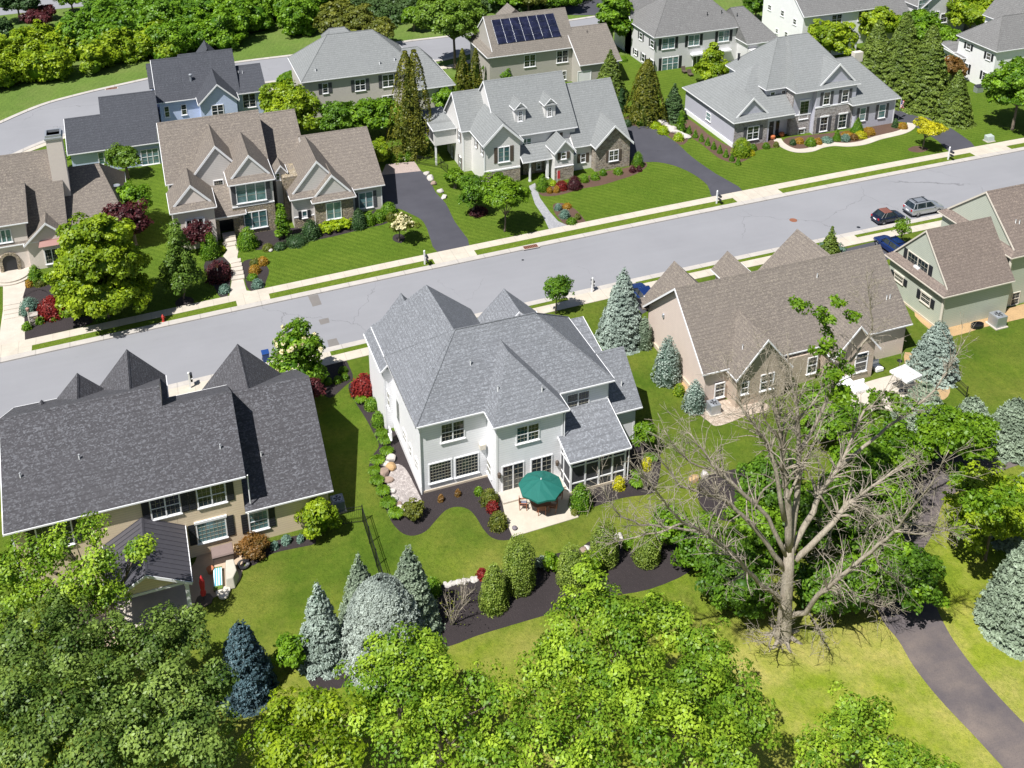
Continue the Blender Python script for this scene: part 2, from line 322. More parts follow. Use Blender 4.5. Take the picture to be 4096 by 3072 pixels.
def crown_pts(r, blobs, sub, dens, low=-.35, fill=.25, af=2.3):
    """blobs: [(centre, (rx,ry,rz))] ; each is covered with sub-clusters of radius sub, leaves on those"""
    C = []; Nn = []; W = []
    for c, rad in blobs:
        c = np.array(c, float); rad = np.array(rad, float); area = 4*math.pi*((rad[0]*rad[1])**1.6/3+2*(rad[0]*rad[2])**1.6/3)**(1/1.6)
        k = max(6, int(area/(sub*sub*af))); d = unit(r.normal(0, 1, (k*2, 3))); d = d[d[:, 2] > low][:k]; k = len(d)
        lump = 1+.16*np.sin(d[:, 0]*5+c[0])*np.cos(d[:, 1]*4.3+c[1]*2)+.1*np.sin(d[:, 2]*7+c[0]*3)
        sc = c+d*rad*(lump*r.uniform(.66, 1.06, k))[:, None]; sr = sub*r.uniform(.55, 1.25, k); tone = r.uniform(0, 1, k)
        if fill: q = int(k*fill); dd = unit(r.normal(0, 1, (q, 3))); sc = np.vstack([sc, c+dd*rad*r.uniform(.2, .65, (q, 1))]); sr = np.concatenate([sr, np.full(q, sub)]); d = np.vstack([d, dd]); tone = np.concatenate([tone, np.zeros(q)])  # inner clusters get the darkest leaf tone: crown shade put into the colour
        for i in range(len(sc)):
            m = max(5, int(dens*sr[i]**2*6)); e = unit(r.normal(0, 1, (m, 3))+d[i]*.7+np.array([0, 0, .25]))
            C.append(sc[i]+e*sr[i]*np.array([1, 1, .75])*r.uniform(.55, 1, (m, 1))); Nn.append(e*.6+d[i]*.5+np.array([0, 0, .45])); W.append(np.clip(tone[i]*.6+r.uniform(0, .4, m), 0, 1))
    return np.vstack(C), np.vstack(Nn), np.concatenate(W)
def core_mesh(blobs, f):
    iv, ic = ico(); V = []; F = []; k = 0
    for c, rad in blobs: V.append(np.array(c)+iv*np.array(rad)*f); F.append(ic+k); k += len(iv)
    return np.vstack(V), np.vstack(F)
def trunk_to(root, base, blobs, rad, m=None, r=None, name='trunk'):
    m = m or TRUNK; b = MB(); base = Vector(base); top = Vector(blobs[0][0]); fork = base.lerp(Vector((top.x, top.y, top.z)), .55); fork.x = base.x*.7+fork.x*.3; fork.y = base.y*.7+fork.y*.3
    b.tube([base-Vector((0, 0, .2)), base+Vector((0, 0, .3)), base.lerp(fork, .5)+Vector((.08, .05, 0))*rad*3, fork], [rad*1.5, rad*1.1, rad*.9, rad*.75], 8)
    for c, rr in blobs[:9]:
        c = Vector(c); mid = fork.lerp(c, .5)+Vector((0, 0, -.1*(c-fork).length)); b.tube([fork-Vector((0, 0, .1)), mid, c], [rad*.55, rad*.35, rad*.12], 5)
        for q in range(3):
            a = (q*2.1+c.x) % 6.28; e = c+Vector((math.cos(a)*rr[0]*.7, math.sin(a)*rr[1]*.7, rr[2]*.35)); b.tube([mid, mid.lerp(e, .6)+Vector((0, 0, .1)), e], [rad*.25, rad*.15, rad*.05], 4, False)
    return b.build(name, m, root, smooth=True)
def nodelab(o): return o
def tree(name, label, cat, base, blobs, lm, leaf=.3, sub=.8, dens=16, rad=.18, core=.55, seed=1, group=None, tm=None, fill=.25, low=-.35, jit=.5, af=3.0):
    r = np.random.default_rng(seed); base = Vector(base); root = thing(name, label, cat, base, group)
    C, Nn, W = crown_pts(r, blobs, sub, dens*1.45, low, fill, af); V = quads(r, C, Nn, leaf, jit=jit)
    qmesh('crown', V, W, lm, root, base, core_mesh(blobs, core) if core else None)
    trunk_to(root, base, blobs, rad, tm); return root
def pxtree(name, label, cat, bx, by, x0, x1, y0, y1, lm, seed=1, lobes=9, shape='round', **k):
    """tree whose trunk meets the ground at photo point (bx,by) and whose crown covers x0..x1, y0..y1"""
    g = P(bx, by); dist = (Vector((g.x, g.y, 4))-CP).dot(FW); mpp = dist/FPX; top = PH((x0+x1)/2, y0, (g.x, g.y)); W_ = (x1-x0)*mpp*.5
    bot = PH((x0+x1)/2, y1, (g.x, g.y)); bot = max(.5, bot+W_*.45); top -= W_*.30; H = max(top-bot, W_*.7); cz = bot+H/2
    off = (x0+x1)/2-bx; cx, cy = g.x+RT.x*off*mpp, g.y+RT.y*off*mpp; r = random.Random(seed); blobs = []
    if shape == 'round':
        blobs.append(((cx, cy, cz), (W_*.72, W_*.72, H*.42)))
        for i in range(lobes):
            a = i*2.4+r.random(); t = (i+.5)/lobes; z = cz+(t-.5)*H*.72; rr = W_*math.sqrt(max(.12, 1-((t-.42)*1.75)**2)); q = rr*r.uniform(.5, .62)
            blobs.append(((cx+math.cos(a)*rr*.55, cy+math.sin(a)*rr*.55, z), (q, q, q*.85)))
    elif shape == 'cone':
        for i in range(lobes):
            t = (i+.5)/lobes; rr = W_*(1.05-t)**.8; z = bot+H*t; a = i*2.4
            for j in range(1 if t > .8 else 3): aa = a+j*2.09; blobs.append(((cx+math.cos(aa)*rr*.42, cy+math.sin(aa)*rr*.42, z), (rr*.55, rr*.55, H/lobes*.95)))
    elif shape == 'egg':
        for i in range(lobes):
            t = (i+.5)/lobes; rr = W_*math.sqrt(max(.12, 1-((t-.28)/.78)**2)); z = bot+H*t*1.02; a = i*2.4
            for j in range(1 if t > .88 else 2): aa = a+j*3.14; q = rr*r.uniform(.46, .6); blobs.append(((cx+math.cos(aa)*rr*.52, cy+math.sin(aa)*rr*.52, z), (q, q, q*.85)))
    elif shape == 'flat':
        for i in range(lobes): a = i*2.4; q = W_*.42; rr = W_*.62*math.sqrt((i+.3)/lobes); blobs.append(((cx+math.cos(a)*rr, cy+math.sin(a)*rr, cz+r.uniform(-.2, .25)*H), (q, q, q*.6)))
    return tree(name, label, cat, (g.x, g.y, .1), blobs, lm, seed=seed, **k)
def shrubpts(r, c, rad, n, shape='round'):
    d = unit(r.normal(0, 1, (n, 3))); d[:, 2] = np.abs(d[:, 2])*1.02-.02*1
    sx = np.ones(n)
    if shape == 'egg': t = d[:, 2]; sx = np.where(t > 0, np.sqrt(np.maximum(1-t, 0.0))*.35+.72, 1)
    if shape == 'ovoid': t = d[:, 2]; sx = np.sqrt(np.maximum(1-((t-.32)/.74)**2, .02))/np.maximum(np.sqrt(np.maximum(1-t*t, 1e-3)), .15)
    if shape == 'cone': t = np.clip(r.uniform(0, 1, n)**1.25, 0, 1); a = r.uniform(0, 6.283, n); w = (1-t)**.75*(.9+.1*np.minimum(t*6, 1)); d = np.stack([np.cos(a)*w, np.sin(a)*w, t], 1); sx = np.ones(n)
    lump = 1+.07*np.sin(d[:, 0]*9+c[0]*5)*np.cos(d[:, 1]*8+c[1]*3)+.05*np.sin(d[:, 2]*12+c[0])
    p = np.stack([d[:, 0]*rad[0]*sx*lump, d[:, 1]*rad[1]*sx*lump, d[:, 2]*rad[2]], 1)*r.uniform(.9, 1.06, (n, 1)); nn = d.copy(); nn[:, 2] += .25; return p+np.array(c), nn
def shrub(name, label, cat, x0, x1, y0, y1, lm, shape='round', seed=1, leaf=.14, dens=95, group=None, jit=.55, fuzzy=False, bark_=False, sub=.3):
    """dense shrub whose outline in the photo is x0..x1, y0..y1"""
    r = np.random.default_rng(seed); bx = (x0+x1)/2
    # bottom outline is the near edge of the foot; centre of the foot is a little farther back
    g0 = P(bx, y1); mpp = (Vector((g0.x, g0.y, .5))-CP).dot(FW)/FPX; rx = (x1-x0)*.5*mpp; back = rx*(.75 if shape != 'cone' else .5)
    fh = Vector((g0.x, g0.y, 0)).normalized(); g = Vector((g0.x, g0.y, .1))+fh*back; h = PH(bx, y0, (g.x, g.y)) - .1
    el = math.atan2(60, math.hypot(g.x, g.y)); h = max(.3, h-(rx*math.tan(el)*.28 if shape == 'round' else 0)); root_org = (g.x, g.y, .1)
    hz = h/2 if shape == 'ball' else h
    if fuzzy:
        cc = (g.x, g.y, .1+h*.5); blobs = [(cc, (rx*.8, rx*.8, h*.5))]
        for i in range(5): a = i*2.5+seed; blobs.append(((g.x+math.cos(a)*rx*.5, g.y+math.sin(a)*rx*.5, .1+h*(.35+.11*i)), (rx*.48, rx*.48, h*.28)))
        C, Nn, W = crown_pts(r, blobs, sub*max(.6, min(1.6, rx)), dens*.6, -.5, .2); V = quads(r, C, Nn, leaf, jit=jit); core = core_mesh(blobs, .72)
    else:
        n = int(max(260, dens*(2*math.pi*rx*(rx+h)*.8)*(.02/leaf**2)*.8)); n = min(n, 26000); pts, nn = shrubpts(r, (0, 0, 0), (rx, rx, h), n, shape)
        C = pts+np.array(root_org); C[:, 2] = np.maximum(C[:, 2], .05); V = quads(r, C, nn, leaf, jit=jit)
        W = np.clip(r.uniform(0, 1, n)*.6+.4*(np.sin(C[:, 0]*4)*np.cos(C[:, 1]*4+C[:, 2]*5)*.5+.5), 0, 1)
        iv, ic = ico(); iv = iv.copy(); z = np.maximum(iv[:, 2], -.05); t = np.clip(z, 0, 1)
        if shape == 'cone': w = np.where(t < .98, (1-t)**.75*1.1, .02); q = np.hypot(iv[:, 0], iv[:, 1])+1e-6; iv[:, 0] *= w/q*np.minimum(q*2, 1); iv[:, 1] *= w/q*np.minimum(q*2, 1)
        if shape == 'ovoid': w = np.sqrt(np.maximum(1-((t-.32)/.74)**2, .02))/np.maximum(np.sqrt(np.maximum(1-t*t, 1e-3)), .15)*.97; iv[:, 0] *= w; iv[:, 1] *= w
        if shape == 'egg': w = np.sqrt(np.maximum(1-t, 0))*.35+.72; iv[:, 0] *= w; iv[:, 1] *= w
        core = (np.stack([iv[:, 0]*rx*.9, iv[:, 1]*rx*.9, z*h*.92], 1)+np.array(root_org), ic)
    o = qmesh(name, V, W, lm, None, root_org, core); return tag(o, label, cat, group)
def spruce(name, label, cat, bx, by, x0, x1, y0, lm, seed=1, leaf=.2, dens=1.0, group=None, dome=0, p=.85, base_z=.25, droop=.28):
    """conifer: whorls of drooping boughs carrying needle tufts round a trunk; foot at (bx,by)"""
    r = np.random.default_rng(seed); g = P(bx, by); mpp = (Vector((g.x, g.y, 2))-CP).dot(FW)/FPX; Rm = (x1-x0)*.5*mpp; H = PH((x0+x1)/2, y0, (g.x, g.y))-.1
    root = thing(name, label, cat, (g.x, g.y, .1), group); C = []; Nn = []; W = []; z = base_z
    while z < H*(.985 if not dome else 1.0):
        t = z/H
        rr = 1.12*Rm*((1-t)**p) if not dome else Rm*math.sqrt(max(0.02, 1-t**2.2))
        rr = max(rr, .12); nb = max(5, int(2*math.pi*rr/.34)); a0 = r.uniform(0, 6.28)
        for i in range(nb):
            a = a0+6.283*i/nb+r.normal(0, .06); L = rr*r.uniform(.78, 1.12); dirv = np.array([math.cos(a), math.sin(a), 0]); side = np.array([-dirv[1], dirv[0], 0])
            m = max(5, int(L*34*dens)) if L > .5 else 7; s = r.uniform(.28, 1, m)**.6; wv = (s*(1-s*.8)*.9+.06)*min(L, 1.6)*.62
            pos_ = dirv*(L*s)[:, None]+side*(r.uniform(-1, 1, m)*wv)[:, None]; dz = -droop*L*s**1.4+r.normal(0, .05, m)+.07*(s > .85)
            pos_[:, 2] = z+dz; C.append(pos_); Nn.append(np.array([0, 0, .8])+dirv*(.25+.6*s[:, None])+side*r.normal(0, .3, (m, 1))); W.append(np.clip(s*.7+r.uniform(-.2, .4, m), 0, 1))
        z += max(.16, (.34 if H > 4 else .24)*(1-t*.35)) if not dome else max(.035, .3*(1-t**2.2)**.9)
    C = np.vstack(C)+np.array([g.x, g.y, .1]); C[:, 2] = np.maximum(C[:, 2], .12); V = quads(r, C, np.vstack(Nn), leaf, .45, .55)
    k = 10; cz = [(t, (Rm*((1-t)**p) if not dome else Rm*math.sqrt(max(.02, 1-t**2.2)))*.62) for t in np.linspace(.02, .95, 7)]; cv = []; cf = []
    for t, q in cz:
        for j in range(k): cv.append((g.x+q*math.cos(j*6.283/k), g.y+q*math.sin(j*6.283/k), .1+t*H*.97))
    for a in range(len(cz)-1):
        for j in range(k): b, c = a*k+j, a*k+(j+1) % k; cf += [(b, c, c+k), (b, c+k, b+k)]
    qmesh('crown', V, np.concatenate(W), lm, root, (g.x, g.y, .1), (np.array(cv), np.array(cf)))
    MB().tube([(g.x, g.y, -.1), (g.x, g.y, .8), (g.x, g.y, H*.9)], [.16, .13, .02], 7).build('trunk', TRUNK, root, smooth=True); return root
def arbor(name, label, cat, bx, by, x0, x1, y0, lm, seed=1, leaf=.2, group=None, spires=1, p=.62):
    """upright feathery arborvitae with vertical sprays"""
    r = np.random.default_rng(seed); g = P(bx, by); mpp = (Vector((g.x, g.y, 2))-CP).dot(FW)/FPX; Rm = (x1-x0)*.5*mpp; H = PH((x0+x1)/2, y0, (g.x, g.y))-.1
    root = thing(name, label, cat, (g.x, g.y, .1), group); n = int(2*math.pi*Rm*H*.7*44); C = []; Nn = []; W = []
    sp = int(max(40, Rm*H*13)); sa = r.uniform(0, 6.283, sp); st = r.uniform(0, .97, sp)**1.15; tone = r.uniform(0, 1, sp)
    for i in range(sp):
        t0 = st[i]; L = H*.14*r.uniform(.6, 1.3); m = max(8, n//sp); u = r.uniform(0, 1, m); t = np.clip(t0+u*L/H, 0, 1.0)
        rr = Rm*np.maximum(1-t, .015)**p*(1+.10*np.sin(sa[i]*5)); rr = rr*(1-.10*u); w = .20*(1-u*.6)*min(1, Rm*.6); a = sa[i]+r.normal(0, 1, m)*w/np.maximum(rr, .3)
        off = 0
        if spires > 1: q = (i % spires)*6.283/spires; off = np.array([math.cos(q), math.sin(q)])*Rm*.25; rr = rr*.88
        x = np.cos(a)*rr; y = np.sin(a)*rr
        if spires > 1: x = x+off[0]*(1-t*.25); y = y+off[1]*(1-t*.25)
        C.append(np.stack([x, y, t*H], 1)*np.array([1, 1, 1])); Nn.append(np.stack([np.cos(a), np.sin(a), np.full(m, .35)], 1)); W.append(np.clip(.25+.75*u*tone[i]+r.uniform(-.15, .15, m), 0, 1))
    C = np.vstack(C)+np.array([g.x, g.y, .1]); V = quads(r, C, np.vstack(Nn), leaf, .5, .45); k = 10; cv = []; cf = []; ts = np.linspace(0, .93, 7)
    for t in ts:
        q = Rm*max(1-t, .02)**p*(.72 if spires == 1 else .5)
        for j in range(k): cv.append((g.x+q*math.cos(j*6.283/k), g.y+q*math.sin(j*6.283/k), .1+t*H))
    for a in range(len(ts)-1):
        for j in range(k): b, c = a*k+j, a*k+(j+1) % k; cf += [(b, c, c+k), (b, c+k, b+k)]
    qmesh('crown', V, np.concatenate(W), lm, root, (g.x, g.y, .1), (np.array(cv), np.array(cf)))
    MB().tube([(g.x, g.y, -.1), (g.x, g.y, H*.8)], [.14, .03], 6).build('trunk', TRUNK, root); return root
def clump(name, label, cat, x0, x1, y0, y1, lm, seed=1, group=None, leaf=.3):
    """grassy perennial: arching blades from one foot"""
    r = np.random.default_rng(seed); g0 = P((x0+x1)/2, y1); mpp = (Vector((g0.x, g0.y, .3))-CP).dot(FW)/FPX; Rm = (x1-x0)*.5*mpp; fh = Vector((g0.x, g0.y, 0)).normalized(); g = Vector((g0.x, g0.y, .1))+fh*Rm*.8
    h = Rm*.95; n = 900; a = r.uniform(0, 6.283, n); s = r.uniform(0, 1, n)**.6; z = h*np.sin(s*2.2)*.8+.03; rad = Rm*s*r.uniform(.6, 1.05, n)
    C = np.stack([g.x+np.cos(a)*rad, g.y+np.sin(a)*rad, .1+z], 1); T = np.stack([np.cos(a), np.sin(a), .7-s*1.5], 1); T = unit(T+r.normal(0, .25, (n, 3))); B = unit(np.cross(T, np.array([0, 0, 1.])+r.normal(0, .4, (n, 3))))
    L = (leaf*r.uniform(.6, 1.2, n))[:, None]; V = np.stack([C-T*L*.5, C+B*.035, C+T*L*.5, C-B*.035], 1).reshape(-1, 3)
    o = qmesh(name, V, r.uniform(0, 1, n), lm, None, (g.x, g.y, .1)); return tag(o, label, cat, group)
# ---------------------------------------------------------------- house kit
class House:
    def __init__(s, name, label, org, wall, roof, trim=None):
        s.r = thing(name, label, 'house', (org[0], org[1], 0)); s.wall = wall; s.roofm = roof; s.trim = trim or WHITE; s.tris = []; s.tr = MB()
    def box(s, x0, x1, y0, y1, z0, z1, m=None, name='wall'): return MB().box(x0, x1, y0, y1, z0, z1).build(name, m or s.wall, s.r)
    def addroof(s, polys, thick=.14, soffit=True, m=None):
        """polys: roof faces (lists of points); builds a solid with downward thickness"""
        b = MB()
        for p in polys:
            b.extr(p, (0, 0, -thick))
            for k in range(1, len(p)-1): s.tris.append((Vector(p[0]), Vector(p[k]), Vector(p[k+1])))
        return b.build('roof', m or s.roofm, s.r)
    def board(s, a, b, h=.2, t=.05, out=(0, -1, 0), drop=.0):
        """trim board along edge a->b, hanging h below, standing proud by t in direction out"""
        a = Vector(a); b = Vector(b); o = Vector(out)*t; o2 = Vector(out)*.004; z0 = Vector((0, 0, drop)); z1 = Vector((0, 0, -h))
        s.tr.solid([a+z0+o2, b+z0+o2, b+z0+o, a+z0+o], [a+z1+o2, b+z1+o2, b+z1+o, a+z1+o])
    def finish(s):
        if s.tr.v: s.tr.build('roof_trim', s.trim, s.r)
    def gable(s, axis, u0, u1, v0, v1, ze, zr, wall=None, z0=-.2, o=(.35, .35, .35, .35), skirt=0, trim=True, wm=None, gm=None, mid=None, roofm=None, ze2=None, ridgecap=True, rk=.22):
        """roof extents u0..u1,v0..v1. axis 'u'/'v' = ridge direction. o=(u0,u1,v0,v1) overhangs. skirt: pent roof at the v0 (axis v) or u0 (axis u) end"""
        T = (lambda a, b, z: (a, b, z)) if axis == 'u' else (lambda a, b, z: (b, a, z))
        if axis == 'u': a0, a1, b0, b1 = u0, u1, v0, v1; oa0, oa1, ob0, ob1 = o
        else: a0, a1, b0, b1 = v0, v1, u0, u1; oa0, oa1, ob0, ob1 = o[2], o[3], o[0], o[1]
        bm_ = mid if mid is not None else (b0+b1)/2; zz = ze2 if ze2 is not None else ze; s0 = (zr-ze)/(bm_-b0); s1 = (zr-zz)/(b1-bm_); as_ = a0+skirt
        polys = [[T(as_, b0, ze), T(a1, b0, ze), T(a1, bm_, zr), T(as_, bm_, zr)], [T(as_, b1, zz), T(a1, b1, zz), T(a1, bm_, zr), T(as_, bm_, zr)]]
        if skirt:
            h = skirt*.62; k = h/s0; k1 = h/s1
            polys += [[T(a0, b0, ze), T(a0, b1, ze), T(as_+.3, b1-k1*1.3, ze+h*1.3), T(as_+.3, b0+k*1.3, ze+h*1.3)], [T(a0, b0, ze), T(as_, b0+k, ze+h), T(as_, b0, ze)], [T(a0, b1, ze), T(as_, b1-k1, ze+h), T(as_, b1, ze)]]
        s.addroof(polys, m=roofm)
        # walls
        w = MB(); i0 = a0+oa0 if not skirt else a0+oa0; i1 = a1-oa1; c0 = b0+ob0; c1 = b1-ob1; zt0 = ze+s0*ob0-.15; zt1 = zz+s1*ob1-.15; t = .15
        if skirt:
            w.solid([T(i0, c0, z0), T(i0, c1, z0), T(i0, c1, ze-.02), T(i0, c0, ze-.02)], [T(as_+.36, c0, z0), T(as_+.36, c1, z0), T(as_+.36, c1, ze-.02), T(as_+.36, c0, ze-.02)])
            g = MB().solid([T(as_+.1, c0+.05, ze-.05), T(as_+.1, c1-.05, ze-.05), T(as_+.1, c1-.05, zt1+.03), T(as_+.1, bm_, zr-t-.02), T(as_+.1, c0+.05, zt0+.03)], [T(as_+.35, c0+.05, ze-.05), T(as_+.35, c1-.05, ze-.05), T(as_+.35, c1-.05, zt1+.03), T(as_+.35, bm_, zr-t-.02), T(as_+.35, c0+.05, zt0+.03)])
            g.build('gable_wall', gm or wall or s.wall, s.r); i0 = as_+.362
        w.solid([T(i0, c0, z0), T(i0, c1, z0), T(i0, c1, zt1), T(i0, bm_, zr-t), T(i0, c0, zt0)], [T(i1, c0, z0), T(i1, c1, z0), T(i1, c1, zt1), T(i1, bm_, zr-t), T(i1, c0, zt0)])
        w.build('wall', wm or wall or s.wall, s.r)
        if trim:
            out0 = (-1, 0, 0) if axis == 'u' else (0, -1, 0); out1 = tuple(-q for q in out0); e0 = (0, -1, 0) if axis == 'u' else (-1, 0, 0); e1 = tuple(-q for q in e0)
            ks = (skirt*.62/s0 if skirt else 0); kz = (skirt*.62 if skirt else 0)
            (s.board(T(as_, b0+ks, ze+kz), T(as_, bm_, zr), rk, .06, out0), s.board(T(as_, b1-ks, zz+kz), T(as_, bm_, zr), rk, .06, out0)) if oa0 > 0 else None
            if oa1 > 0: s.board(T(a1, b0, ze), T(a1, bm_, zr), .18, .012, out1, -.05); s.board(T(a1, b1, zz), T(a1, bm_, zr), .18, .012, out1, -.05)
            s.board(T(a0, b0, ze), T(a1, b0, ze), .13, .06, e0, -.015); s.board(T(a0, b1, zz), T(a1, b1, zz), .13, .06, e1, -.015)
            if skirt: s.board(T(a0, b0, ze), T(a0, b1, ze), .13, .06, out0, -.015)
        if ridgecap:
            c = MB().extr([T(as_, bm_-.14, zr-.14*s0+.03), T(as_, bm_, zr+.035), T(as_, bm_+.14, zr-.14*s1+.03)], Vector(T(a1-as_, 0, 0))); c.build('ridge_cap', roofm or s.roofm, s.r)
    def hip(s, u0, u1, v0, v1, ze, zr, ra, rb, o=.35, z0=-.2, walls=True, wm=None, trim=True, roofm=None, faces=None, wbox=None):
        """hip roof with ridge from ra=(u,v) to rb=(u,v)"""
        A, B, C, D = (u0, v0, ze), (u1, v0, ze), (u1, v1, ze), (u0, v1, ze); Ra = (ra[0], ra[1], zr); Rb = (rb[0], rb[1], zr)
        if abs(rb[0]-ra[0]) >= abs(rb[1]-ra[1]): polys = [[A, B, Rb, Ra], [B, C, Rb], [C, D, Ra, Rb], [D, A, Ra]]; hips = [(A, Ra), (B, Rb), (C, Rb), (D, Ra), (Ra, Rb)]
        else: polys = [[A, B, Ra], [B, C, Rb, Ra], [C, D, Rb], [D, A, Ra, Rb]]; hips = [(A, Ra), (B, Ra), (C, Rb), (D, Rb), (Ra, Rb)]
        s.addroof(polys, m=roofm)
        MB().box(u0+.02, u1-.02, v0+.02, v1-.02, ze-.16, ze-.142).build('soffit', s.trim, s.r)
        cap = MB()
        for p, q in hips: cap.tube([Vector(p)+Vector((0, 0, .01)), Vector(q)+Vector((0, 0, .01))], .055, 5)
        cap.build('ridge_cap', roofm or s.roofm, s.r)
        if walls:
            b = wbox or (u0+o, u1-o, v0+o, v1-o); s.box(b[0], b[1], b[2], b[3], z0, ze-.145, wm)
        if trim:
            s.board(A, B, .13, .06, (0, -1, 0), -.015); s.board(D, C, .13, .06, (0, 1, 0), -.015); s.board(A, D, .13, .06, (-1, 0, 0), -.015); s.board(B, C, .13, .06, (1, 0, 0), -.015)
    def shed(s, u0, u1, v0, v1, z0_, z1_, side=True, wm=None, m=None):
        """lean-to roof rising with v from z0_ to z1_"""
        s.addroof([[(u0, v0, z0_), (u1, v0, z0_), (u1, v1, z1_), (u0, v1, z1_)]], m=m)
        s.board((u0, v0, z0_), (u1, v0, z0_), .13, .06, (0, -1, 0), -.015); s.board((u0, v0, z0_), (u0, v1, z1_), .18, .06, (-1, 0, 0)); s.board((u1, v0, z0_), (u1, v1, z1_), .18, .06, (1, 0, 0))
    def onroof(s, x, y):
        from mathutils.geometry import intersect_ray_tri as irt
        d = ray(x, y).normalized(); best = None
        for a, b, c in s.tris:
            h = irt(a, b, c, d, CP)
            if h is not None and (best is None or (h-CP).length < (best-CP).length): best = h
        return best
    def vents(s, pts, h=.45, m=None, r=.05):
        for x, y in pts:
            q = s.onroof(x, y)
            if q is None: continue
            p = MB().tube([q-Vector((0, 0, .1)), q+Vector((0, 0, h))], r, 8).build('vent_pipe', m or WHITE, s.r)
            MB().lathe(q+Vector((0, 0, h-.06)), [(r*1.35, 0), (r*1.35, .05), (r*.8, .06)], 8).build('cap', m or METAL, p)
    def win(s, face, w, x0, y0, x1, y1, n=2, cols=3, rows=2, glass=None, sash=True, sh=None, frame=None, sill=True, arch=False, fw=.09, head=False, shw=.38, name='window', mt=.02, mc=None):
        """window on a wall plane. face 'S' (v=w) or 'W' (u=w); photo corners top-left, bottom-right. n lights side by side"""
        if face == 'S': a, b = PV(x0, y0, w), PV(x1, y1, w); h0, h1 = a.x, b.x; T = lambda h, d, z: (h, w-d, z)
        else: a, b = PU(x0, y0, w), PU(x1, y1, w); h0, h1 = b.y, a.y; T = lambda h, d, z: (w-d, h, z)
        z0, z1 = min(a.z, b.z), max(a.z, b.z); h0, h1 = min(h0, h1), max(h0, h1)
        def bx(m, ha, hb, da, db, za, zb): m.solid([T(ha, da, za), T(hb, da, za), T(hb, db, za), T(ha, db, za)], [T(ha, da, zb), T(hb, da, zb), T(hb, db, zb), T(ha, db, zb)])
        f = MB(); bx(f, h0, h1, -.03, .06, z1-fw, z1); bx(f, h0, h1, -.03, .06, z0, z0+fw); bx(f, h0, h0+fw, -.03, .058, z0+fw, z1-fw); bx(f, h1-fw, h1, -.03, .058, z0+fw, z1-fw)
        if sill: bx(f, h0-.05, h1+.05, .0, .12, z0-.06, z0+.01)
        if head: bx(f, h0-.08, h1+.08, .0, .1, z1-.02, z1+.16)
        L = (h1-h0-2*fw)/n; mu = MB()
        for i in range(1, n): c = h0+fw+L*i; bx(f, c-.05, c+.05, -.03, .057, z0+fw, z1-fw)
        if sash: c = (z0+z1)/2; bx(f, h0+fw, h1-fw, -.03, .045, c-.03, c+.03)
        wo = f.build(name, frame or s.trim, s.r)
        for i in range(n):
            q = MB(); bx(q, h0+fw+L*i, h0+fw+L*(i+1), .001, .012, z0+fw, z1-fw); q.build('pane', glass or GL, wo)
            for k in range(1, cols): c = h0+fw+L*i+L*k/cols; bx(mu, c-mt/2, c+mt/2, .004, .03, z0+fw, z1-fw)
            R = rows*2 if sash else rows; zz = z1-z0-2*fw
            for k in range(1, R): c = z0+fw+zz*k/R; bx(mu, h0+fw+L*i, h0+fw+L*(i+1), .004, .029, c-mt/2, c+mt/2)
        if mu.v: mu.build('muntins', mc or MUNT, wo)
        if sh:
            for k, (ha, hb) in enumerate(((h0-.04-shw, h0-.04), (h1+.04, h1+.04+shw))):
                m = MB(); bx(m, ha, hb, 0, .045, z0, z1); nl = max(3, int((z1-z0)/.22))
                for j in range(nl): zc = z0+.08+(z1-z0-.16)*j/nl; bx(m, ha+.05, hb-.05, .045, .06, zc, zc+(z1-z0-.16)/nl*.55)
                m.build('shutter', sh, s.r)
        if arch: pass
        return wo, (h0, h1, z0, z1)
    def post(s, x, y, z0, z1, w=.1, name='porch_column', m=None):
        b = MB().box(x-w, x+w, y-w, y+w, z0, z1).box(x-w*1.35, x+w*1.35, y-w*1.35, y+w*1.35, z0-.003, z0+.22).box(x-w*1.3, x+w*1.3, y-w*1.3, y+w*1.3, z1-.16, z1+.003)
        return b.build(name, m or s.trim, s.r)
    def cornerboard(s, u, v, z0, z1, w=.13):
        s.tr.box(u-.025, u+w, v-.026, v+w, z0, z1)
    def pipe(s, pts, r=.045, name='downspout'): return MB().tube(pts, r, 6).build(name, s.trim, s.r)
# ---------------------------------------------------------------- ground, roads, beds
def sheet(name, pts, z, m, px=True, th=None, kind='structure'):
    b = MB(); q = [(P(x, y, z) if px else Vector((x, y, z))) for x, y in pts]
    if th: b.solid([(p.x, p.y, z-th) for p in q], [(p.x, p.y, z) for p in q])
    else: b.poly(q)
    o = b.build(name, m, None, org=q[0]); bm = bmesh.new(); bm.from_mesh(o.data); bmesh.ops.triangulate(bm, faces=[f for f in bm.faces if len(f.verts) > 4]); bm.to_mesh(o.data); bm.free()
    o['kind'] = kind; return o
def smooth_px(pts, n=4, closed=True):
    out = []; L = len(pts)
    for i in range(L if closed else L-1):
        p0, p1, p2, p3 = [pts[(i+k) % L] if closed else pts[min(max(i+k, 0), L-1)] for k in (-1, 0, 1, 2)]
        for j in range(n):
            t = j/n; out.append(tuple(.5*((2*p1[a])+(-p0[a]+p2[a])*t+(2*p0[a]-5*p1[a]+4*p2[a]-p3[a])*t*t+(-p0[a]+3*p1[a]-3*p2[a]+p3[a])*t**3) for a in (0, 1)))
    if not closed: out.append(pts[-1])
    return out
cF = lambda a, b, c: (lambda u: a+b*u-c*u*u)
farroad = cF(95.24, .0488, .000224); farcurb = lambda u: farroad(u)+.78; farwalkL = cF(97.0, .0545, .000275); farwalkT = cF(98.21, .0539, .000263)
nearroad = cF(85.6, .0474, .000306); nearcurb = lambda u: nearroad(u)-.72; nearwalkT = cF(84.0, .060, .00042); nearwalkB = cF(82.76, .060, .00041)
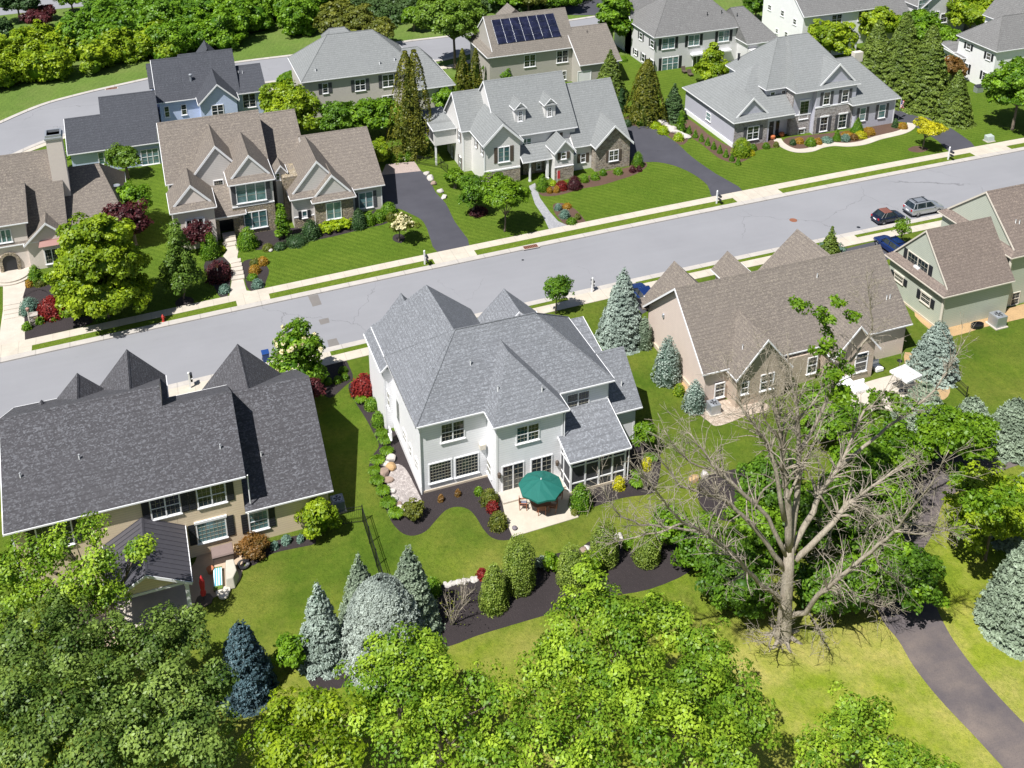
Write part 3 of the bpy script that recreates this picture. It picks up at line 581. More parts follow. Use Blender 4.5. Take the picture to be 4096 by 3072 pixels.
def strip(name, f0, f1, u0, u1, z, m, th=None, step=4):
    us = np.arange(u0, u1+.01, step); us = us if us[-1] >= u1-.01 else np.append(us, u1); b = MB()
    for a, c in zip(us[:-1], us[1:]):
        q = [(a, f0(a)), (c, f0(c)), (c, f1(c)), (a, f1(a))]
        if th: b.solid([(p[0], p[1], z-th) for p in q], [(p[0], p[1], z) for p in q])
        else: b.poly([(p[0], p[1], z) for p in q])
    return struct(b.build(name, m, None, org=(u0, f0(u0), z)))
struct(MB().poly([(-1500, -900, -.12), (1500, -900, -.12), (1500, 2500, -.12), (-1500, 2500, -.12)]).build('ground', GRM, None))
strip('road', nearroad, farroad, -80, 240, 0, ROADM, step=4)
def lawn_grid(name, f0, f1, u0, u1, m, z=.1):
    return strip(name, f0, f1, u0, u1, z, m, None, 8)
lawn_grid('front_lawn', farwalkT, lambda u: 150., -80, 240, GRN)
lawn_grid('back_lawn', lambda u: 150., lambda u: 420., -180, 300, GRM)
lawn_grid('rear_lawn', lambda u: -40.+0*u, nearwalkB, -80, 240, GRX)
KF = [(-80, -15.2), (-12.3, 6.7), (10.0, 27.6), (32.4, 65.5), (71.9, 101.5), (107.5, 240)]
strip('far_kerb', farroad, farcurb, -80, 240, .13, KERBM, .25)
strip('far_sidewalk', farwalkL, farwalkT, -80, 240, .14, WALK, .2)
for a, b in KF: strip('verge', farcurb, farwalkL, a, b, .125, GRS, .25)
strip('near_kerb', nearcurb, nearroad, -80, 240, .13, KERBM, .25)
strip('near_sidewalk', nearwalkB, nearwalkT, -80, 240, .14, WALK, .2)
for a, b in [(-80, -3), (8.2, 11), (13.8, 38.2), (46.0, 69.4), (73.5, 98), (104, 240)]: strip('verge', nearwalkT, nearcurb, a, b, .125, GRS, .25)
for a, b in zip([x[1] for x in KF[:-1]], [x[0] for x in KF[1:]]): strip('driveway_apron', farcurb, farwalkL, a, b, .135, WALK, .2, 2)
for a, b in [(-3, 8.2), (11, 13.8), (38.2, 46.0), (69.4, 73.5), (98, 104)]: strip('driveway_apron', nearwalkT, nearcurb, a, b, .135, WALK, .2, 2)
sheet('driveway', smooth_px([(382, 174.5), (421, 170.5), (435.4, 192), (445.8, 203.6), (455, 222), (469.3, 245.8), (438, 252.6), (427.3, 229), (421.5, 219.8), (411, 214), (398.4, 208.5), (383, 207)], 3), .112, DRIVE)
sheet('paver_pad', [(381, 175), (421, 171), (414.5, 161.5), (386, 164)], .118, gravelm('pink_pavers', (.42, .34, .30), (.36, .29, .27)))
sheet('driveway', smooth_px([(626, 128), (638, 126.4), (648.6, 126.7), (657.8, 129.6), (667, 136.6), (677.5, 143.5), (692.5, 157.4), (715.7, 173.6), (743.5, 191.5), (714.5, 198.2), (707.6, 185.2), (692.5, 173.6), (674, 165.5), (656.7, 162), (644, 162), (631, 160)], 3), .112, DRIVE)
sheet('driveway', smooth_px([(896, 99), (903, 97.5), (915, 104.7), (932.3, 116.9), (953.2, 129.6), (975, 147), (953.2, 151.5), (946.2, 149.3), (938, 141), (921, 130), (906.9, 122.7), (893, 119)], 3), .112, DRIVE)
sheet('driveway', [(631, 299), (656, 288.5), (668, 300), (642, 314)], .112, DRIVE)
sheet('driveway', [(836, 251), (888, 238.3), (925, 245), (860, 270)], .112, DRIVE)
sheet('driveway', smooth_px([(1100, 430), (1060, 436), (1011, 441), (941.6, 459), (915, 474), (893, 497), (875, 530), (862, 556), (866.4, 576), (874.5, 601.5), (883.7, 622.3), (898.8, 640.8), (913.8, 666.3), (939.3, 698.7), (976.3, 738), (1010, 775), (1060, 830), (1110, 790), (1060, 755), (1024, 723), (982.1, 677.8), (955.5, 643), (941.6, 618.8), (933.5, 599), (921.9, 576), (921, 555), (931, 537), (937.5, 520), (943, 503), (953, 494), (976.3, 483.5), (1024, 463), (1100, 450)], 4), .115, OLDDRIVE)
# walks
sheet('entry_walk', [(222, 243), (235.5, 239), (238.5, 250), (237.2, 257), (239.6, 263.5), (243, 278), (246.5, 290.5), (257, 291.8), (229, 298.2), (231, 285), (232.8, 275), (230.8, 264.2), (223, 256), (227.5, 250)], .125, CONC)
for i in range(5):
    y = 263.5+i*4.3; a, b = P(231+i*.1, y+.5), P(241+i*.9, y-1.5); o = MB().solid([(a.x, a.y, .1), (b.x, b.y, .1), (b.x+.06, b.y+.7, .1), (a.x+.06, a.y+.7, .1)], [(a.x, a.y, .2+.02*i), (b.x, b.y, .2+.02*i), (b.x+.06, b.y+.7, .2+.02*i), (a.x+.06, a.y+.7, .2+.02*i)]).build('entry_step', CONC, None, org=(a.x, a.y, .1)); struct(o)
for i in range(3):
    y = 247.5-i*3.2; a, b = P(226-i*1.3, y), P(237-i*.6, y-2.6); struct(MB().box(a.x, b.x, a.y, a.y+1.1, .1, .25+.15*i).build('entry_step', CONC, None, org=(a.x, a.y, .1)))
sheet('entry_walk', [(-6, 375), (-2, 345), (3, 310), (3, 285), (2, 268), (23, 265), (25.5, 288), (22, 300), (24.3, 317), (25, 341), (0, 350)], .125, CONC)
for i in range(4):
    y = 318-i*4; a, b = P(4, y+2.2), P(23.4, y-1.8); struct(MB().box(a.x, b.x, (a.y+b.y)/2, (a.y+b.y)/2+.9, .1, .17+.06*i).build('entry_step', CONC, None, org=(a.x, a.y, .1)))
sheet('flagstone_walk', [(529, 186), (535, 183), (540, 198), (550, 212), (558, 221), (569, 226), (549.5, 230.3), (543, 216), (535, 204)], .12, gravelm('flagstone', (.36, .36, .37), (.28, .28, .3)))
def ribbon(name, pts, wd, z, m):
    q = [P(x, y, z) for x, y in smooth_px(pts, 5, False)]; L = []; R = []
    for i, p in enumerate(q): t = (q[min(i+1, len(q)-1)]-q[max(i-1, 0)]).normalized(); s = Vector((-t.y, t.x, 0))*wd/2; L.append(p+s); R.append(p-s)
    b = MB()
    for i in range(len(q)-1): b.solid([R[i]-Vector((0, 0, .06)), R[i+1]-Vector((0, 0, .06)), L[i+1]-Vector((0, 0, .06)), L[i]-Vector((0, 0, .06))], [R[i], R[i+1], L[i+1], L[i]])
    return struct(b.build(name, m, None, org=q[0]))
ribbon('garden_walk', [(777, 138.5), (780.5, 143.3), (788.5, 148.2), (798, 150.6), (810.3, 149.6), (820.4, 146), (832.6, 144), (847.9, 144.6), (863.1, 142.6), (878.4, 137.6), (900, 132.4), (910, 127.5), (911.5, 123)], 1.15, .145, CONC)
ribbon('back_sidewalk', [(10, 158), (26.6, 150.6), (49.8, 142), (69, 134.6)], 1.2, .15, WALK)
# beds
beds = [('mulch_bed', MULCHD, [(349, 384), (352, 396), (357, 405), (366, 419), (374, 434), (379, 446), (373, 455), (369, 466), (372, 480), (379, 492), (387, 512), (393, 524), (403, 533.5), (414, 535.6), (426, 531), (436, 520), (446, 510), (457, 506.7), (468, 509), (476, 517), (483, 528.5), (491, 537), (501, 540.2), (512, 537.5), (509, 520), (503, 503), (497, 488), (484, 474), (430, 488), (418, 440), (392, 430), (384, 400), (378, 384), (368, 375)]),
 ('mulch_bed', MULCHD, [(322, 388), (330, 398), (345, 386), (353, 378), (349, 366), (344, 360), (326, 366)]),
 ('mulch_bed', MULCHD, [(577, 516), (586, 510), (622, 498), (650, 494), (657, 486), (661, 458), (650, 446), (633, 441), (624, 450), (622, 474), (586, 486), (568, 494)]),
 ('mulch_bed', MULCHD, [(427, 590), (445, 584), (480, 577), (500, 570), (535, 558), (577, 549), (593, 540), (620, 543), (661, 546), (690, 542), (694, 555), (689, 572), (650, 589), (609, 597), (560, 611), (512, 625), (476, 636), (453, 645), (432, 647), (423, 620)]),
 ('mulch_bed', MULCHD, [(306, 664), (354, 660), (357, 682), (327, 690.5), (314, 690)]),
 ('mulch_bed', MULCHD, [(700, 480), (730, 470), (765, 464), (790, 470), (790, 500), (760, 520), (720, 520), (700, 505)]),
 ('mulch_bed', MULCHD, [(238, 556), (252, 548), (304, 534), (316, 543), (296, 548), (274, 553), (262, 560), (250, 566)]),
 ('mulch_bed', MULCHD, [(241, 250.5), (262, 249.5), (277, 250.3), (289, 247), (301, 243.5), (321, 239), (335, 236), (353, 231.5), (372, 227), (388, 222.5), (398, 211), (385, 206), (350, 220), (300, 228), (256, 226), (240, 240)]),
 ('mulch_bed', MULCHD, [(242, 263), (252, 259), (262, 262), (269, 270), (266, 281), (262, 291), (249, 290), (244, 276)]),
 ('mulch_bed', MULCHD, [(205, 262), (222, 257), (229, 262), (231, 276), (229.5, 290), (226, 297.5), (219, 296), (214, 286), (206, 276)]),
 ('mulch_bed', MULCHD, [(175, 303), (181, 297), (190, 297), (194, 301), (188, 308), (179, 308)]),
 ('mulch_bed', MULCHD, [(393, 240), (394, 235), (401, 234), (405, 238), (401, 243)]),
 ('mulch_bed', MULCHD, [(25, 340), (24, 318), (23, 302), (27, 293), (45, 290), (62, 308), (75, 316), (94, 317), (88, 325), (60, 332), (34, 338), (26, 341)]),
 ('mulch_bed', MULCHD, [(18, 300), (24, 285), (60, 276), (96, 284), (100, 300), (84, 312), (60, 302), (40, 290)]),
 ('brown_mulch_bed', MULCHB, [(537, 190), (543, 196), (560, 195), (580, 189), (600, 185.5), (617, 180.5), (636, 174), (647, 166), (643, 161), (630, 160), (629, 167), (596, 173), (577, 182), (556, 186), (535, 184)]),
 ('brown_mulch_bed', MULCHB, [(553, 205), (562, 203), (575, 209), (584, 219), (585, 222), (575, 225), (566, 225), (556, 215)]),
 ('brown_mulch_bed', MULCHB, [(623, 118), (640, 116), (660, 118), (672, 126), (684, 133), (688, 140), (680, 145), (668, 135), (657, 128), (645, 126), (630, 127)]),
 ('brown_mulch_bed', MULCHB, [(683, 125), (690, 136), (702, 144.5), (714, 154.5), (722, 159.5), (735, 163), (747, 159.5), (756, 151), (768, 148), (779, 147), (776, 141), (760, 139), (734, 147), (712, 137), (700, 127), (686, 118)]),
 ('brown_mulch_bed', MULCHB, [(783, 141), (790, 148), (800, 149.8), (811, 148.6), (820, 144.5), (833, 142.6), (848, 143), (863, 141), (878, 136), (897, 131), (902, 126), (893, 123), (853, 130), (811, 135), (790, 137)]),
 ('brown_mulch_bed', MULCHB, [(908, 149), (915, 146), (926, 147.5), (928, 150), (920, 152.5), (911, 151.5)])]
for nm, m, pts in beds: sheet(nm, smooth_px(pts, 3), .106, m)
sheet('gravel_bed', smooth_px([(396, 464), (405, 468), (414, 484), (423, 505), (412, 504), (398, 506), (391, 496), (387, 483), (391, 471)], 3), .113, GRAVEL)
sheet('gravel_bed', smooth_px([(700, 413), (708, 421), (716, 426), (731, 422), (745, 416), (768, 410), (763, 402), (735, 400), (708, 400)], 3), .106, TANGRAVEL)
sheet('sandy_bed', [(672, 385), (684, 392), (688, 405), (696, 413), (703, 410), (702, 372), (690, 372)], .106, SOIL)
sheet('sandy_bed', smooth_px([(940, 336), (962, 334), (985, 327), (1024, 318), (1060, 308), (1060, 296), (1000, 310), (941, 326), (922, 310), (915, 316)], 3), .108, SOIL)
sheet('sandy_bed', smooth_px([(905, 352), (925, 360), (945, 372), (950, 392), (940, 400), (925, 385), (908, 372)], 3), .108, SOIL)
sheet('patio', [(502, 501), (566, 482), (578.5, 517), (512.5, 536.8), (506, 520)], .15, slab('patio_concrete', (.50, .45, .37), 0), th=.12)
sheet('patio', smooth_px([(186, 574), (206, 540), (236, 543), (242.5, 560), (240.5, 578), (231, 588), (214, 597), (196, 602), (185, 625), (150, 641), (110, 646), (70, 644), (60, 620), (90, 600), (130, 600)], 3), .14, slab('tan_patio', (.48, .37, .27), 0), th=.12)
sheet('patio', smooth_px([(832, 398), (850, 388), (880, 378), (905, 374), (917, 384), (915, 402), (895, 412), (862, 412)], 3), .14, CONC, th=.12)
sheet('stepping_stone', [(305, 363.5), (319, 360.5), (320, 364), (307, 367)], .14, CONC)
# road patches, covers, grates
for pts in ([(308, 296.2), (317.9, 294.4), (321.7, 304.3), (312.7, 306.6)], [(318.5, 319.9), (328.3, 317.6), (329.7, 322.5), (320.8, 324.8)], [(327.2, 340.1), (336.4, 338.1), (340, 345.3), (329, 347.6)]):
    sheet('road_patch', pts, .006, PATCHM)
def disc(name, x, y, r, m, label, cat, z=.012):
    g = P(x, y, 0); o = MB().lathe((g.x, g.y, -.05), [(r, 0), (r, .05+z), (r*.85, .055+z), (r*.8, .05+z)], 20).build(name, m, None, org=(g.x, g.y, 0)); return tag(o, label, cat)
RUST = plain('rusty_iron', (.22, .085, .045), .8, var=.4)
disc('manhole_cover', 793.3, 220.2, .45, RUST, 'rusty round manhole cover in the road left of the parked cars', 'manhole cover')
disc('manhole_cover', 858.5, 227.3, .22, DARK, 'small dark round cover in the road just left of the brown-roofed car', 'manhole cover')
disc('manhole_cover', 522.8, 260.0, .14, DARK, 'tiny dark valve cover in the middle of the road', 'manhole cover')
def grate(x, y, wd, dp, label, flat=False):
    g = P(x, y, .1); root = thing('storm_drain', label, 'storm drain', (g.x, g.y, .1)); f = MB(); f.box(g.x-wd, g.x+wd, g.y-dp, g.y+dp, .1, .155); f.build('surround', KERBM, root)
    b = MB()
    for i in range(9): c = g.x-wd*.8+wd*1.6*i/8; b.box(c-.05, c+.05, g.y-dp*.75, g.y+dp*.6, .156, .175)
    b.box(g.x-wd*.85, g.x+wd*.85, g.y-dp*.8, g.y-dp*.72, .156, .18).box(g.x-wd*.85, g.x+wd*.85, g.y+dp*.58, g.y+dp*.66, .156, .18); b.build('grate', RUST, root)
    MB().box(g.x-wd*.84, g.x+wd*.84, g.y-dp*.72, g.y+dp*.58, .1555, .158).build('pit_shade', DARK, root)  # flat dark plate, shade of the drain opening put into its colour
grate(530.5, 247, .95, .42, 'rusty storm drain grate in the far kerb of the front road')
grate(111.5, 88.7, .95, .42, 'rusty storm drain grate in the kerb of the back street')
# back street
BS_far = [(-60, 150), (-10, 126.5), (0, 122.7), (22, 113), (45, 104), (70, 97), (99.5, 89.7), (149, 78.7), (190, 70.5), (236.7, 62.5), (288.4, 56.1), (345, 49.5), (392.6, 43.4), (420, 39.9), (480, 33), (560, 22), (640, 10)]
BS_near = [(660, 17), (595, 27), (520, 40), (452.7, 57), (433, 60.4), (350, 71), (279, 80), (240, 86), (150, 105), (100, 120), (68.3, 132.6), (49.8, 138.5), (15, 153.2), (-30, 178)]
sheet('back_street', smooth_px(BS_far, 3, False)+smooth_px(BS_near, 3, False), .116, ROADM)
ribbon('back_kerb', [(x, y-.6) for x, y in BS_far], .75, .2, KERBM); ribbon('back_kerb', [(x, y+.5) for x, y in BS_near[::-1]], .75, .2, KERBM)
ribbon('back_sidewalk', [(700, 17), (640, 26), (595, 33.5), (520, 48), (452, 66), (433, 68.5), (279, 88.5), (262, 91)], 1.3, .2, WALK)
ribbon('back_driveway', [(578, -8), (580, 0), (582, 8), (583, 15)], 8.5, .13, DRIVE)
ribbon('far_road', [(-30, 12), (60, 2), (140, -6), (260, -20)], 9, .13, ROADM)
ribbon('dirt_path', [(215, 10), (260, 8), (330, 3), (400, -2), (500, -12)], 5, .125, SOIL)
# ================================================================= HOUSES
# ---- white house in the middle
H = House('white_house', 'white sided house with a grey hip roof and screened rear porch, in the middle', (24.5, 68), S_W, R_W)
H.hip(16.35, 32.8, 64.2, 73.7, 6.8, 11.3, (21.0, 68.95), (27.7, 68.95), wbox=(16.75, 32.4, 64.6, 73.3))
# left cross roof running to the street
H.addroof([[(16.34, 66, 6.8), (16.34, 78.3, 6.8), (20.75, 76.1, 11.3), (20.95, 68.9, 11.3)], [(16.34, 78.3, 6.8), (25.4, 78.3, 6.5), (20.75, 76.1, 11.3)], [(25.4, 78.3, 6.5), (25.4, 68, 6.9), (20.95, 68.9, 11.3), (20.75, 76.1, 11.3)]])
H.box(16.752, 25.0, 73.29, 77.9, -.2, 6.5)
H.board((16.34, 64.2, 6.8), (16.34, 78.3, 6.8), .13, .06, (-1, 0, 0), -.015)
H.gable('v', 24.9, 30.9, 72.8, 76.6, 6.1, 9.05); H.gable('v', 17.2, 21.6, 76, 79.6, 6.0, 8.7)
# bump-out on the left wall
H.addroof([[(15.7, 72.6, 6.15), (15.7, 78.4, 6.15), (16.6, 78.4, 7.02), (16.6, 72.6, 7.02)]]); H.box(15.95, 16.751, 72.9, 78.1, -.2, 6.1)
H.board((15.7, 72.6, 6.15), (15.7, 78.4, 6.15), .15, .08, (-1, 0, 0), .01); H.board((15.7, 72.6, 6.15), (16.6, 72.6, 7.02), .18, .06, (0, -1, 0))
# rear projection
H.addroof([[(21.75, 62.1, 6.8), (27.95, 62.1, 6.8), (24.4, 66.2, 10.3)], [(21.75, 62.1, 6.8), (24.4, 66.2, 10.3), (24.4, 68.4, 10.3), (21.75, 67.4, 6.8)], [(27.95, 62.1, 6.8), (24.4, 66.2, 10.3), (24.4, 68.4, 10.3), (27.95, 67.4, 6.8)]])
MB().box(21.78, 27.92, 62.13, 64.19, 6.64, 6.66).build('soffit', WHITE, H.r); H.box(22.1, 27.55, 62.45, 64.59, -.2, 6.65)
for a, b, o in (((21.75, 62.1), (27.95, 62.1), (0, -1, 0)), ((21.75, 62.1), (21.75, 64.2), (-1, 0, 0)), ((27.95, 62.1), (27.95, 64.2), (1, 0, 0))): H.board((a[0], a[1], 6.8), (b[0], b[1], 6.8), .13, .06, o, -.015)
# right wing and porch
H.gable('u', 32.41, 35.4, 64.2, 71.8, 3.5, 6.85, o=(0, .45, .35, .35)); H.shed(32.41, 35.45, 71.81, 76.4, 3.5, 4.6); H.box(32.42, 35.1, 71.5, 76.0, -.2, 3.4)
H.shed(27.2, 32.38, 60.15, 64.59, 3.45, 4.85)
# screened porch
for u in (27.5, 28.7, 29.85, 31.0, 32.1): H.tr.box(u-.07, u+.07, 60.52, 60.66, -.1, 3.28)
for z in (.12, 1.0, 2.62, 3.2): H.tr.box(27.57, 32.03, 60.535, 60.645, z-.055, z+.055)
for v in (61.9, 63.2): H.tr.box(27.44, 27.56, v-.06, v+.06, -.1, 3.4); H.tr.box(32.04, 32.16, v-.06, v+.06, -.1, 3.4)
for z in (.12, 1.0, 2.62, 3.25): H.tr.box(27.455, 27.545, 60.67, 62.44, z-.055, z+.055); H.tr.box(32.055, 32.145, 60.67, 64.58, z-.055, z+.055)
MB().box(27.57, 32.03, 60.585, 60.595, .0, 3.2).box(27.495, 27.505, 60.67, 62.44, 0, 3.3).build('porch_screen', SCREEN, H.r); MB().box(27.4, 32.2, 60.5, 64.5, -.1, .09).build('porch_floor', CONC, H.r)
MB().box(27.42, 32.18, 60.44, 60.51, -.1, .32).build('foundation', FOUND, H.r); MB().box(16.8, 22.09, 64.54, 64.595, -.3, .28).build('foundation', FOUND, H.r)
MB().box(22.2, 27.4, 61.2, 62.44, .1, .3).build('door_step', CONC, H.r)
MB().box(16.64, 16.745, 64.62, 72.8, -.2, .75).build('foundation', WHITE, H.r)
for u, v, z in ((16.75, 64.6, 6.6), (22.1, 62.45, 6.6), (32.3, 64.6, 6.6), (15.95, 72.9, 6.0), (34.82, 64.55, 3.35)): H.cornerboard(u, v, -.1, z)
H.tr.box(27.44, 27.58, 62.42, 62.56, -.1, 6.6)
w = 64.6
H.win('S', w, 440.1, 424.4, 464.9, 437.2, 2, 3, 2); H.win('S', w, 428.3, 464.2, 452.2, 478, 1, 7, 6, sash=False); H.win('S', w, 454.5, 457.8, 479, 471.6, 1, 7, 6, sash=False)
H.win('S', 62.45, 516, 427.3, 539.3, 438.6, 2, 3, 2); H.win('S', 62.45, 501.8, 466.4, 524, 487.3, 2, 2, 5, sash=False, sill=False); H.win('S', 62.45, 530.7, 459.3, 552, 478, 2, 2, 5, sash=False, sill=False)
H.win('S', w, 566.6, 394.7, 589.2, 405.7, 2, 3, 2)
for a in ((403, 427, 407, 447), (409.4, 442, 412.4, 461), (415.2, 455.5, 418.7, 474.5), (403.5, 461, 407, 472), (409, 470, 412, 486), (414.5, 485, 418, 499)): H.win('W', 16.75, *a, n=1, cols=2, rows=2, sash=True, sill=False, fw=.12)
H.win('W', 15.95, 387.2, 388.5, 390.6, 411, 1, 2, 3); H.win('W', 15.95, 389, 426, 392, 440, 1, 2, 2); H.win('W', 22.1, 486.9, 456.5, 491.6, 479.2, 1, 2, 3)
H.vents([(498, 391), (542, 391.5), (470.5, 365)], .5); H.vents([(621.4, 386)], .6)
q = PV(481.5, 444, 64.6); MB().box(q.x-.22, q.x+.22, 64.25, 64.59, q.z-.3, q.z+.15).build('vent_hood', CREAM, H.r)
for x, y in ((556.3, 461.7), (498.5, 474)): q = PV(x, y, 62.45); MB().lathe((q.x, 62.28, q.z-.2), [(.04, -.08), (.13, 0), (.15, .35), (.04, .48)], 8).build('wall_lantern', BROWNP, H.r)
H.pipe([(27.72, 62.3, 6.5), (27.66, 62.36, 6.2), (27.66, 62.36, .1)]); H.pipe([(16.63, 64.4, 6.6), (16.68, 64.5, 6.3), (16.68, 64.5, .1)]); H.pipe([(32.3, 60.3, 3.3), (32.3, 60.42, .1)])
H.finish()
# ---- tan house lower left
H = House('tan_house', 'tan sided house with a charcoal roof and black shutters at the lower left', (-1, 69), S_T, R_T)
H.gable('u', -12, -1.2, 63.75, 77.7, 6.5, 10.6, o=(.35, 0, .4, .4)); H.gable('u', -1.19, 3.72, 63.75, 74.8, 6.5, 9.8, o=(0, .3, .4, .4)); H.gable('u', 3.43, 9.8, 63.8, 79.4, 3.3, 8.0, o=(0, .35, .35, .35))
H.gable('v', -5.95, -.75, 70.5, 78.0, 6.4, 9.5, trim=True); H.gable('v', -9.2, -5.0, 70.5, 77.0, 6.6, 8.9); H.gable('v', -10.9, -8.6, 70.8, 75.6, 6.9, 8.1); H.gable('v', 1.3, 8.9, 71.6, 78.0, 3.6, 7.95)
w = 64.148
def tw(*a, **k): return H.win('S', w, *a, **k)
tw(34, 527.5, 75.5, 543, n=2, cols=3, rows=2, sh=DARK, shw=.5); tw(148.5, 499.5, 182, 512.5, n=2, cols=3, rows=2, sh=DARK, shw=.5); tw(195.3, 488.5, 227.3, 501.2, n=2, cols=3, rows=2, sh=DARK, shw=.5)
tw(195.3, 524, 228, 536.2, n=1, cols=7, rows=5, sash=False, sh=DARK, shw=.5, glass=GLB, head=True)
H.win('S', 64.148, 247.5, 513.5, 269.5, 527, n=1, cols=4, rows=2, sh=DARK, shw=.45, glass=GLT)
# porch with standing seam roof
H.gable('v', -6.25, -.75, 58.75, 64.14, 3.15, 4.75, wall=S_T, roofm=R_M, o=(.3, .3, 5.3, 0), trim=True)
g = MB().extr([(-5.95, 59.05, 3.12), (-1.05, 59.05, 3.12), (-3.5, 59.05, 4.5)], (0, .1, 0)); g.build('gable_wall', S_T, H.r); H.tr.box(-6.0, -1.0, 59.0, 59.2, 2.9, 3.1)
sm = MB()
for i in range(13):
    v = 58.8+i*.44
    for u0, u1 in ((-6.25, -3.5), (-.75, -3.5)): sm.solid([(u0, v, 3.16), (u1, v, 4.76), (u1, v+.035, 4.76), (u0, v+.035, 3.16)], [(u0, v, 3.2), (u1, v, 4.8), (u1, v+.035, 4.8), (u0, v+.035, 3.2)])
sm.build('roof_seams', R_M, H.r)
for u in (-5.9, -1.1): H.post(u, 59.15, .1, 2.9, .13)
MB().box(-6, -1, 59, 64, .1, .16).build('porch_floor', CONC, H.r)
q = PV(120, 565, 64.14); MB().box(q.x-1.1, q.x+1.1, 64.05, 64.14, .2, 2.4).build('door', WHITE, H.r); MB().box(q.x-.95, q.x+.95, 64.03, 64.052, .35, 2.25).build('glass', GL, H.r)
H.vents([(79.5, 459), (20.6, 477.5), (220.5, 448.5), (261.3, 456)], .4); H.tr.box(-11.68, -11.55, 64.12, 64.2, 0, 6.3); H.pipe([(3.86, 63.9, 6.4), (3.86, 64.1, 6.0), (3.86, 64.1, 3.7)])
q = PV(53, 546, 64.1); MB().lathe((q.x, q.y-.2, q.z), [(.05, 0), (.28, .1), (.3, .14), (.26, .14), (.04, .05)], 12).build('satellite_dish', WHITE, H.r)
H.finish()
# ---- sage green house, right
H = House('sage_house', 'sage green sided house with a brown shingle roof at the right edge', (75, 72), S_G, R_G, CREAM)
H.gable('u', 69.1, 77.7, 68.0, 76.6, 4.1, 8.95, skirt=.75, o=(.45, 0, .4, .4)); H.gable('u', 77.71, 96, 68.9, 79.3, 6.1, 10.75, skirt=.75, o=(.35, 0, .4, .4))
H.cornerboard(69.55, 68.4, 0, 4.0, .16)
MB().lathe((69.6, 68.45, 0), [(.14, 0), (.14, 3.95), (.16, 4.0)], 10).build('corner_post', CREAM, H.r); MB().lathe((78.0, 69.2, 0), [(.15, 0), (.15, 5.9), (.17, 6.0)], 10).build('corner_post', CREAM, H.r)
H.win('W', 69.948, 908.5, 249.5, 926, 285, 2, 3, 2, sh=DARK, shw=.5, frame=CREAM); H.win('W', 69.55, 895, 271.5, 903, 285, 1, 2, 2, sh=DARK, shw=.5, frame=CREAM, head=True); H.win('W', 69.55, 921.5, 291, 929.8, 307, 1, 2, 2, sh=DARK, shw=.5, frame=CREAM, head=True)
H.win('S', 69.3, 1012, 293, 1018, 304, 1, 2, 2, frame=CREAM, glass=SCREEN)
MB().box(69.46, 69.546, 68.5, 76, -.2, .3).build('foundation', FOUND, H.r); q = PU(917.5, 269, 69.948); MB().box(q.x-.25, q.x+.02, q.y-.35, q.y+.35, q.z-.35, q.z+.3).build('window_unit', WHITE, H.r)
H.vents([(1015.5, 223), (1019.3, 223.7)], .4)
H.finish()
# ---- beige house behind the dead tree
H = House('beige_house', 'beige single-storey house with a long brown gable roof behind the dead tree', (53, 72), S_B, R_B)
H.gable('u', 42.2, 64.1, 66.2, 77.5, 3.5, 8.75, o=(.45, .4, .35, .35)); H.gable('v', 44.6, 50.2, 64.75, 69.5, 3.3, 6.75, wall=S_BG, trim=True); H.gable('v', 54.1, 59.1, 64.3, 69, 3.3, 6.2, wall=S_BG)
H.gable('v', 43.2, 49.3, 73, 79.2, 3.4, 6.6); H.gable('v', 55.8, 64.4, 73, 79.3, 3.4, 7.35); H.gable('v', 50.6, 54, 75, 79.5, 4.6, 6.3)
H.addroof([[(42.0, 77.1, 3.45), (44, 77.1, 3.45), (44, 79.0, 3.4), (42.0, 79.0, 3.4)]])
H.box(50.3, 53.8, 66.1, 66.5, 0, 3.0, S_BG)
H.win('S', 65.1, 761, 375, 773, 388, 1, 2, 2); H.win('S', 65.1, 741, 383, 748, 393, 1, 2, 2); H.win('S', 66.4, 715, 384, 724, 396, 1, 2, 2); H.win('S', 64.65, 856, 354, 866, 370, 1, 1, 2); H.win('S', 66.1, 808, 358, 816, 372, 1, 2, 2)
q = PU(664, 316, 42.65); MB().lathe((q.x-.05, q.y, q.z-.2), [(.04, 0), (.14, .1), (.14, .4), (.04, .5)], 8).build('wall_lantern', METAL, H.r)
H.vents([(817, 277.5), (886.5, 299.5), (889.8, 298.5), (742.5, 349)], .45)
MB().box(42.52, 42.645, 66.6, 77, -.2, .5).build('foundation', FOUND, H.r); H.finish()
# ---- brown roofed stone and stucco house
H = House('stone_house', 'stone and grey sided house with many front gables and a brown roof', (14, 116), S_N, R_B)
H.gable('u', 1.75, 13.3, 114.9, 128.3, 5.8, 10.6, o=(.35, .02, .4, .4)); H.gable('u', 13.31, 18.0, 116.8, 132.6, 4.2, 8.8, o=(0, .3, .4, .4)); H.gable('u', 17.6, 25.8, 111.25, 127.7, 3.35, 7.4, o=(0, .35, .35, .35))
H.gable('v', 4.2, 10.6, 114.2, 121, 6.2, 10.0, o=(.2, .2, .15, 0), skirt=0, rk=.35); H.gable('v', 8.1, 13.2, 110.55, 118, 6.6, 9.6, wall=S_N, o=(.25, .25, .35, 0), skirt=.75, rk=.35); H.gable('v', 1.7, 6.55, 109.2, 114.5, 5.0, 7.7, wall=S_ST, o=(.25, .25, .35, 0), skirt=.75, gm=S_ST, rk=.35)
H.gable('v', 14.6, 21.3, 110.0, 118, 3.9, 7.95, o=(.3, .3, .35, 0), skirt=.7, rk=.32); H.gable('v', 16.9, 21.9, 109.2, 113, 3.5, 6.35, o=(.3, .3, .35, 0), skirt=.7, rk=.32)
MB().box(8.33, 12.97, 110.86, 110.897, -.1, 3.6).build('stone_wall', ST_N, H.r); MB().box(8.33, 12.97, 110.82, 110.9, 3.6, 3.75).build('stone_cap', WHITE, H.r)
